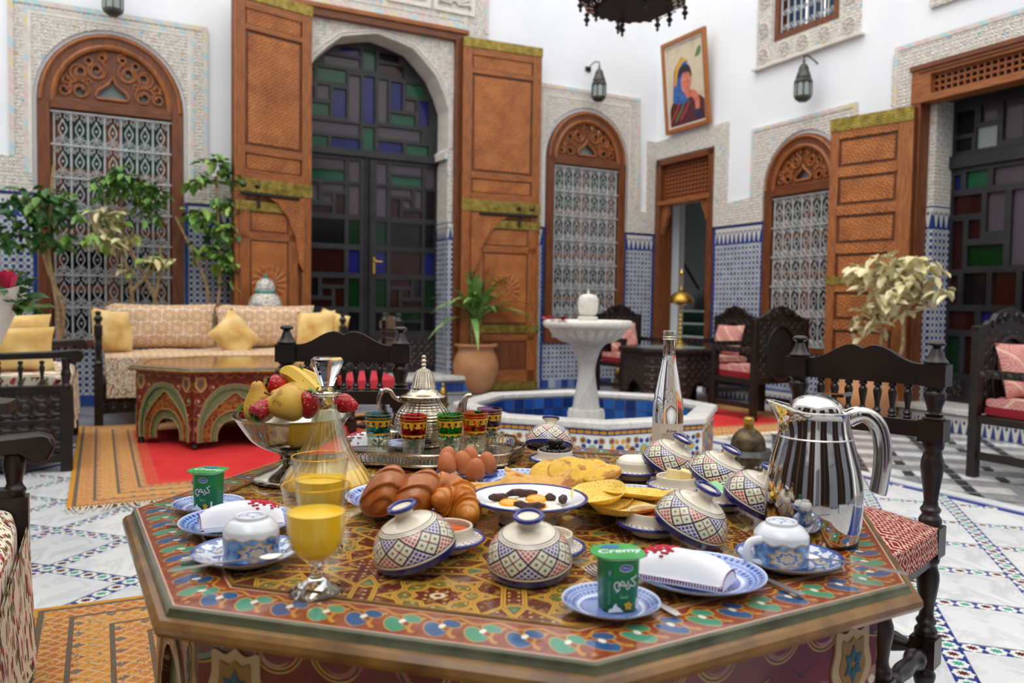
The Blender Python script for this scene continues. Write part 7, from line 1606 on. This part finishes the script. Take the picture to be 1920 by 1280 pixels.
def yogurt(label, p, rz):
    t = thing('yogurt_cup', label, 'yogurt', p, rz, 'green yogurt cups'); t.scale = (1, 1, 1.12); sq = lambda th, v, z: min(1/((abs(cos(th))**5+abs(sin(th))**5)**.2), 1.13)
    g = G(); g.lathe([(.0215, 0), (.0225, .001), (.0245, .058), (.0255, .061)], 64, sq); g.build('cup_body', 'cup_green', t, smooth=50)
    g = G(); g.lathe([(.026, .0605), (.0295, .0615), (.0295, .063), (.026, .0635)], 64, lambda th, v, z: 1.04+.06*cos(4*th+pi)); g.build('cup_lip', 'plastic_white', t)
    lid = G(); n = 64; P = []
    for i in range(n): a = 2*pi*i/n; r = .0345+.002*cos(4*a+pi)+.004*max(0, cos(a-pi))**12; P.append((r*cos(a), r*sin(a)))
    lid.add([(x, y, z) for z in (.0635, .0645) for x, y in P], [tuple(range(n))[::-1], tuple(range(n, 2*n))]+[(i, (i+1) % n, n+(i+1) % n, n+i) for i in range(n)]); L = lid.build('foil_lid', 'foil_green', t, smooth=30)
    cu = bpy.data.curves.new('lettering', 'FONT'); cu.body = 'Cremy'; cu.size = .0205; cu.shear = .25; cu.align_x = 'CENTER'; cu.offset = .0004; tmp = bpy.data.objects.new('lettering', cu); COL.objects.link(tmp); bpy.context.view_layer.update()
    me = bpy.data.meshes.new_from_object(tmp.evaluated_get(bpy.context.evaluated_depsgraph_get())); bpy.data.objects.remove(tmp); me.materials.clear(); me.materials.append(MATS['plastic_white']); put('lid_lettering', me, L, (0, -.006, .0648))
    g = G(); n = 24; g.add([(.013*cos(2*pi*i/n)-.006, .0065*sin(2*pi*i/n)+.019, .0648) for i in range(n)], [tuple(range(n))]); g.build('lid_emblem', 'print_blue', L, smooth=0)
    sl = (.0245-.0225)/.057
    def face(name, m, fn, par=t):
        g = G(); fn(g)
        for v in g.v: v.y = -(.02265+sl*v.z)*1.0+v.y
        return g.build(name, m, par, smooth=0, recalc=False)
    def el(g, cx, cz, rx, rz_, y, n=24): g.add([(cx+rx*cos(2*pi*i/n), y, cz+rz_*sin(2*pi*i/n)) for i in range(n)], [tuple(range(n))])
    e = face('emblem_edge', 'plastic_white', lambda g: el(g, .003, .0515, .0088, .0045, -.0004)); face('emblem', 'print_blue', lambda g: el(g, .003, .0517, .0078, .0036, -.0006), e)
    def emtxt(g):
        for P in ([(-.0015, 0), (-.0005, .0012), (.0005, -.0006), (.002, .0)], [(-.0045, .0), (-.0035, .001), (-.003, -.0004), (-.002, .0002)], [(.003, .0002), (.004, -.0006), (.005, .0006)]): ribbon(g, [(x+.003, z+.0517) for x, z in smooth2(P, 3)], .0007, -.0009)
    face('emblem_lettering', 'plastic_white', emtxt, e)
    face('name_lettering', 'plastic_white', lambda g: [ribbon(g, [(-.012+x*.028, .026+z*.017) for x, z in P], .0017, -.0006) for P in KARIMI])
    def dots(g): 
        for x, z in ((.1, -.05), (.17, -.05), (.56, .12), (.62, .12)): el(g, -.012+x*.028, .026+z*.017, .0008, .0008, -.0006, 8)
    face('name_dots', 'plastic_white', dots)
    face('flavour_lettering', 'print_palegreen', lambda g: [ribbon(g, [(-.005+x*.012, .0175+z*.006) for x, z in P], .0007, -.0006) for P in VANILA])
    cr = smooth2([(-.019, .0015), (-.018, .005), (-.0135, .0065), (-.012, .0095), (-.008, .0115), (-.0085, .009), (-.004, .006), (.001, .0015)], 4)
    face('cream_picture', 'plastic_white', lambda g: g.add([(x, -.0006, z) for x, z in cr], [tuple(range(len(cr)))]))
    def petals(g):
        for k in range(5): a = R(90+72*k); c, s = cos(a), sin(a); g.add([(.007+.0005*c, -.0009, .0085+.0005*s), (.007+.003*c-.0018*s, -.0009, .0085+.003*s+.0018*c), (.007+.0055*c, -.0009, .0085+.0055*s), (.007+.003*c+.0018*s, -.0009, .0085+.003*s-.0018*c)], [(0, 1, 2, 3)])
    f_ = face('flower_picture', 'print_yellow', petals); face('flower_heart', 'print_orange', lambda g: el(g, .007, .0085, .0013, .0013, -.0012, 10), f_); face('pod_picture', 'stem_brown', lambda g: ribbon(g, smooth2([(-.002, .006), (.005, .005), (.0125, .0085)], 4), .0016, -.0006)); face('leaf_picture', 'print_leaf', lambda g: g.add([(.001, -.0007, .0105), (.003, -.0007, .0125), (.0045, -.0007, .011), (.003, -.0007, .0095)], [(0, 1, 2, 3)]))
    face('side_print', 'print_palegreen', lambda g: [ribbon(g, [(-.0195, .012+.003*k), (-.0178, .0127+.003*k)], .0008, -.0006) for k in range(9)]); face('seal_print', 'print_violet', lambda g: el(g, -.0185, .047, .0016, .0035, -.0005, 16)); face('code_panel', 'plastic_white', lambda g: g.add([(.0165, -.0006, .005), (.02, -.0006, .005), (.0205, -.0006, .017), (.017, -.0006, .017)], [(0, 1, 2, 3)]))
    return t
q = T(391, 957); q.z = TZ+.0045; yogurt('green yogurt cup on the small plate at the left', q, R(-8))
q = T(1157, 1143); q.z = TZ+.0045; yogurt('green yogurt cup on the small plate at the front right', q, R(10))
# ---- silver tray, teapot and painted tea glasses
tp = T(812, 856, EPS); TR = thing('silver_tray', 'silver tray with pierced gallery carrying the teapot and tea glasses', 'tray', tp, R(-4))
def trayp(th, k=1): r = 1+.045*cos(8*th); e = (abs(cos(th))**3+abs(sin(th))**3)**(1/3); return (.226*k*r*cos(th)/e*.97, .175*k*r*sin(th)/e*.97)
n = 160; ring = [trayp(2*pi*i/n) for i in range(n)]
g = G(); g.add([(x, y, z) for z in (.006, .009) for x, y in ring], [tuple(range(n))[::-1], tuple(range(n, 2*n))]+[(i, (i+1) % n, n+(i+1) % n, n+i) for i in range(n)]); g.build('tray_floor', 'tray_floor', TR)
g = G(); g.tube([(x, y, .011) for x, y in ring], .003, 6, closed=True); g.tube([(x*1.018, y*1.018, .036) for x, y in ring], .0032, 6, closed=True); g.build('gallery_rail', 'silver', TR)
g = G()
for i in range(n):
    (x, y), (x2, y2) = ring[i], ring[(i+1) % n]; g.tube([(x, y, .012), (x*1.012, y*1.012, .026), ((x+x2)/2*1.018, (y+y2)/2*1.018, .035)], .0013, 4, cap=False); g.tube([(x*1.012, y*1.012, .026), ((x*3-x2)/2*1.018, (y*3-y2)/2*1.018, .035)], .0012, 4, cap=False)
g.build('pierced_gallery', 'silver', TR)['kind'] = 'stuff'
for sx in (-1, 1):
    for sy in (-1, 1): g = G(); g.lathe([(.008, 0), (.01, .003), (.006, .007)], 10); g.build('foot', 'silver', TR, loc=(sx*.14, sy*.11, 0))
tz0 = TZ+.0098
pp = T(793, 842); pp.z = tz0; TPt = thing('teapot', 'engraved silver Moroccan teapot with tall domed lid', 'teapot', pp, R(2))
lobes = lambda th, v, z: 1+.018*abs(sin(9*th))
g = G(); g.lathe(prof([(.045, 0), (.05, .004), (.042, .012), (.052, .022), (.072, .045), (.077, .065), (.07, .09), (.052, .112), (.044, .125), (.046, .132)], 4), 72, lobes); g.build('body', 'chased_silver', TPt, smooth=60)
g = G(); g.lathe(prof([(.062, .132), (.06, .136), (.045, .142), (.036, .152), (.034, .158)], 3), 48); l_ = g.build('lid', 'silver', TPt); g = G(); g.lathe(prof([(.034, .157), (.03, .165), (.026, .185), (.02, .2), (.008, .208)], 4), 48, lambda th, v, z: 1+.06*abs(sin(6*th))); g.build('lid_dome', 'chased_silver', l_, smooth=60)
g = G(); g.lathe(prof([(.008, .207), (.005, .213), (.0075, .218), (.004, .222), (.0075, .228), (.0045, .233), (.0065, .24), (0, .244)], 3), 16); g.build('finial', 'silver', l_)
g = G(); P = crom([Vector(q) for q in ((-.046, 0, .118), (-.058, 0, .122), (-.075, 0, .128), (-.088, 0, .145), (-.104, 0, .148), (-.118, 0, .13), (-.116, 0, .1), (-.1, 0, .07), (-.085, 0, .05), (-.07, 0, .042))], 5); g.tube(P, .0058, 10); g.build('handle', 'silver', TPt)
for q in ((-.066, 0, .125), (-.112, 0, .145)): g = G(); g.lathe(prof([(.004, -.006), (.009, 0), (.004, .006)], 3), 12); g.build('handle_bead', 'silver', TPt, loc=q, rot=(0, R(70), 0))
g = G(); P = crom([Vector(q) for q in ((.06, 0, .05), (.085, 0, .06), (.1, 0, .085), (.106, 0, .115), (.116, 0, .134), (.128, 0, .136))], 5); k = len(P); g.tube(P, [.022-.015*min(1, i/k*1.3) for i in range(k)], 12); g.build('spout', 'silver', TPt)
def tea_glass(label, u, v, tint):
    q = T(u, v); q.z = tz0; t = thing('tea_glass', label, 'glass', q, random.uniform(0, 6), 'painted tea glasses'); t.scale = (1.13, 1.13, 1.13); h = .088; fl = lambda th, v_, z: 1+(.025*cos(12*th) if .004 < z < h*.42 else 0)
    g = G(); g.lathe([(.022, 0), (.0235, .002), (.026, h*.42), (.0262, h*.43), (.0242, h*.42), (.0215, .008), (0, .007)], 72, fl); g.build('clear_base', 'glass_decanter', t, smooth=50)
    g = G(); g.lathe([(.0263, h*.431), (.0305, h), (.0298, h+.0006), (.0285, h-.001), (.0245, h*.432)], 56, cap=False); g.strip([(.0263*cos(2*pi*i/56), .0263*sin(2*pi*i/56), h*.431) for i in range(56)], [(.0245*cos(2*pi*i/56), .0245*sin(2*pi*i/56), h*.432) for i in range(56)], closed=True); g.build('tinted_rim', 'tint_'+tint, t, smooth=50)
    rz_ = lambda z: .0263+(.0305-.0263)*(z/h-.431)/.569+.00035
    g = G(); n = 96
    def band(z0, z1, keep, nz):
        for j in range(nz):
            za, zb = z0+(z1-z0)*j/nz, z0+(z1-z0)*(j+1)/nz
            for i in range(n):
                if not keep(i/n, (j+.5)/nz): continue
                a, b = 2*pi*i/n, 2*pi*(i+1)/n; g.add([(rz_(za)*cos(a), rz_(za)*sin(a), za), (rz_(za)*cos(b), rz_(za)*sin(b), za), (rz_(zb)*cos(b), rz_(zb)*sin(b), zb), (rz_(zb)*cos(a), rz_(zb)*sin(a), zb)], [(0, 1, 2, 3)])
    cyc = lambda u_, k: abs(((u_*k) % 1)-.5)*2
    band(h*.985, h*1.0, lambda a, b: True, 1); band(h*.9, h*.915, lambda a, b: True, 1)
    band(h*.62, h*.86, lambda a, b: (b > .25+.45*cyc(a, 6)**2 and not (.35 < cyc(a, 6) < .75 and .45 < b < .8)) or b > .9 or (cyc(a, 6) > .82 and b > .2), 10); band(h*.44, h*.53, lambda a, b: b > .2+.5*cyc(a, 10) and b < .95, 5)
    g.build('gilt_pattern', 'gilt', t, smooth=60, recalc=False)
    rr = random.Random(u); lm = G()
    for k in range(42):
        a, z, r = rr.uniform(0, 6.3), rr.uniform(.012, h*.62), rr.uniform(.002, .012); M = Matrix.Translation((r*cos(a), r*sin(a), z)) @ Matrix.Rotation(a, 4, 'Z') @ Matrix.Rotation(rr.uniform(-1.2, .6), 4, 'Y'); o = len(lm.v)
        lm.add([(0, 0, 0), (.005, -.005, .001), (.010, -.003, 0), (.0125, 0, -.001), (.010, .003, 0), (.005, .005, .001)], [(0, 1, 2, 3, 4, 5)]); lm.xf(M, o)
    lm.tube([(0, 0, .008), (.002, .001, .03), (-.001, 0, .055)], .0012, 5); lm.build('mint_sprig', 'mint', t, recalc=False)['kind'] = 'stuff'
    if tint == 'amber':
        g = G()
        for k in range(5): o = len(g.v); g.add([(0, 0, 0), (.006, -.006, .001), (.012, -.004, 0), (.015, 0, -.002), (.012, .004, 0), (.006, .006, .001)], [(0, 1, 2, 3, 4, 5)]); g.xf(Matrix.Translation((0, -.008, h-.006)) @ Matrix.Rotation(k*1.26, 4, 'Z') @ Matrix.Rotation(-.9, 4, 'Y'), o)
        g.build('mint_tip', 'mint', t, recalc=False)
    return t
tea_glass('blue and gold tea glass at the left end of the tray', 709, 855, 'blue'); tea_glass('red and gold tea glass second from the left on the tray', 775, 859, 'red'); tea_glass('green and gold tea glass in the middle of the tray', 843, 856, 'green'); tea_glass('amber and gold tea glass with a mint tip', 890, 850, 'amber'); tea_glass('violet and gold tea glass at the right end of the tray', 917, 840, 'violet')
q = T(765, 846); q.z = tz0; mk_plate('small_plate', 'small blue patterned plate on the tray behind the red tea glass', 'plate', q, .064, .013, 'plate_blue', SPG)
q = T(672, 846); q.z = tz0; n_ = napkin('white stitched napkin on the tray left of the blue tea glass', q+Vector((.012, .015, 0)), R(10), .1, .055)
# ---- vacuum jug
kp = T(1522, 1008, EPS); K = thing('vacuum_jug', 'polished steel vacuum jug with curved handle', 'jug', kp, R(-14)); K.scale = (1, 1, .93)
g = G(); g.lathe([(.072, 0), (.074, .002), (.074, .006)], 56); g.build('base_ring', 'iron_dark', K)
g = G(); g.lathe(prof([(.073, .004), (.0775, .03), (.0795, .07), (.078, .1), (.073, .135), (.066, .165), (.0605, .188)], 5), 96); g.build('body', 'chrome', K, smooth=60)
g = G(); g.lathe([(.0608, .187), (.0618, .1885), (.0608, .19)], 72); g.build('waist_ring', 'steel', K)
spout = lambda th, v, z: 1+max(0, cos(th-pi))**6*.34*max(0, (z-.205)/.04)
def neckf(u, v):
    th = u*2*pi; z = .19+.045*v+(.016*max(0, cos(th-pi))**4)*v**2; r = (.0605-.008*sin(v*pi*.5)+.004*v**3)*(1+max(0, cos(th-pi))**7*.42*v**1.6); return (r*cos(th), r*sin(th), z)
g = G(); g.grid(neckf, 72, 14); g.build('neck', 'chrome', K, smooth=70, merge=True)
g = G(); g.tube([neckf(i/72, 1) for i in range(72)], .0022, 8, closed=True); g.build('lip', 'chrome', K)
g = G(); g.lathe(prof([(.046, .222), (.046, .232), (.042, .247), (.03, .258), (.012, .264), (0, .265)], 4), 48); l_ = g.build('lid', 'chrome', K); g = G(); blade(g, [(.0, .262), (.02, .262), (.04, .262), (.055, .266)], [.012, .014, .012, .008], .005); g.build('lid_lever', 'chrome', l_, bevel=.002)
g = G(); P = crom([Vector(q) for q in ((.05, 0, .222), (.064, 0, .23), (.082, 0, .229), (.098, 0, .212), (.106, 0, .18), (.107, 0, .14), (.103, 0, .1), (.101, 0, .09))], 6); g.tube(P, [.013]*8+[.0115]*(len(P)-10)+[.011, .007], 14, flat=1.25); g.build('handle', 'chrome', K, smooth=60)
a = R(-62); g = G(); g.box(-.008, .008, -.0006, 0, -.008, .008); e_ = g.build('badge', 'steel', K, loc=(.0795*cos(a), .0795*sin(a), .075), rot=(0, 0, a+pi/2)); g = G()
for x0, x1, z0, z1 in ((-.006, .006, .004, .005), (-.006, .006, -.006, -.005), (-.006, -.005, -.005, .004), (.005, .006, -.005, .004), (-.002, -.001, -.003, .002), (-.002, .003, -.003, -.002), (.002, .003, -.003, .002)): g.box(x0, x1, -.001, -.0005, z0, z1)
g.build('badge_mark', 'plastic_white', e_, smooth=0)
# ---- water bottle
bp_ = T(1250, 872, EPS); B = thing('water_bottle', 'clear glass water bottle with metal cap near the back edge', 'bottle', bp_, 0)
g = G(); g.lathe(prof([(.028, 0), (.035, .003), (.0375, .012), (.0375, .12), (.035, .165), (.027, .215), (.0175, .262), (.0155, .28), (.0148, .312)], 5), 64); g.build('glass_body', 'glass', B, smooth=60)
g = G(); g.lathe([(.0158, .311), (.0165, .312), (.0165, .33), (.0155, .333), (0, .3335)], 40, lambda th, v, z: 1+.012*cos(30*th)); g.tube([(.0168*cos(2*pi*i/32), .0168*sin(2*pi*i/32), .318) for i in range(32)], .0012, 6, closed=True); g.tube([(.0168*cos(2*pi*i/32), .0168*sin(2*pi*i/32), .312) for i in range(32)], .0012, 6, closed=True); g.build('cap', 'cap_metal', B)
def lab(x0, x1, z0, z1, r): 
    def f(u, v): a = -pi/2+(x0+(x1-x0)*u)/.0375; return (r*cos(a), r*sin(a), z0+(z1-z0)*v)
    return f
g = G(); g.grid(lab(-.056, .056, .022, .108, .0379), 24, 2); L_ = g.build('label', 'paper_label', B, recalc=False); g = G(); g.grid(lab(-.024, .026, .030, .102, .0382), 16, 2); g.build('label_panel', 'paper_inner', L_, recalc=False)
def onb(g, r=.0384):
    for v in g.v: a = -pi/2+v.x/.0375; z = v.z; v.x, v.y, v.z = r*cos(a), r*sin(a), z
SIDI = [smooth2([(1.0, .5), (.97, .35), (.92, .5), (.88, .35), (.84, .5), (.8, .35), (.74, .35)]), smooth2([(.74, .55), (.72, .35), (.62, .35)]), smooth2([(.62, .6), (.58, .4), (.52, .3)]), smooth2([(.5, .5), (.42, .62), (.4, .4), (.46, .2), (.36, .1), (.3, .2)]), smooth2([(.3, .55), (.22, .6), (.24, .4), (.2, .3), (.14, .35)]), [(.14, 1.0), (.13, .35)], smooth2([(.13, .35), (.05, .4), (.0, .25), (.06, .1), (.14, .15)])]
g = G(); [ribbon(g, [(-.010+x*.025, .086+z*.011) for x, z in P], .0012) for P in SIDI]; onb(g); g.build('name_lettering', 'ink', L_, recalc=False, smooth=0)
g = G(); rr = random.Random(1)
for k in range(13):
    z = .083-.0036*k; x = -.021
    while x < .021: w_ = rr.uniform(.002, .006); ribbon(g, [(x, z), (min(x+w_, .022), z)], .0008 if k % 4 else .0011); x += w_+.0012
g.add([(-.012, 0, .04), (-.009, 0, .04), (-.009, 0, .047), (-.012, 0, .047)], [(0, 1, 2, 3)]); onb(g); g.build('small_print', 'ink', L_, recalc=False, smooth=0)
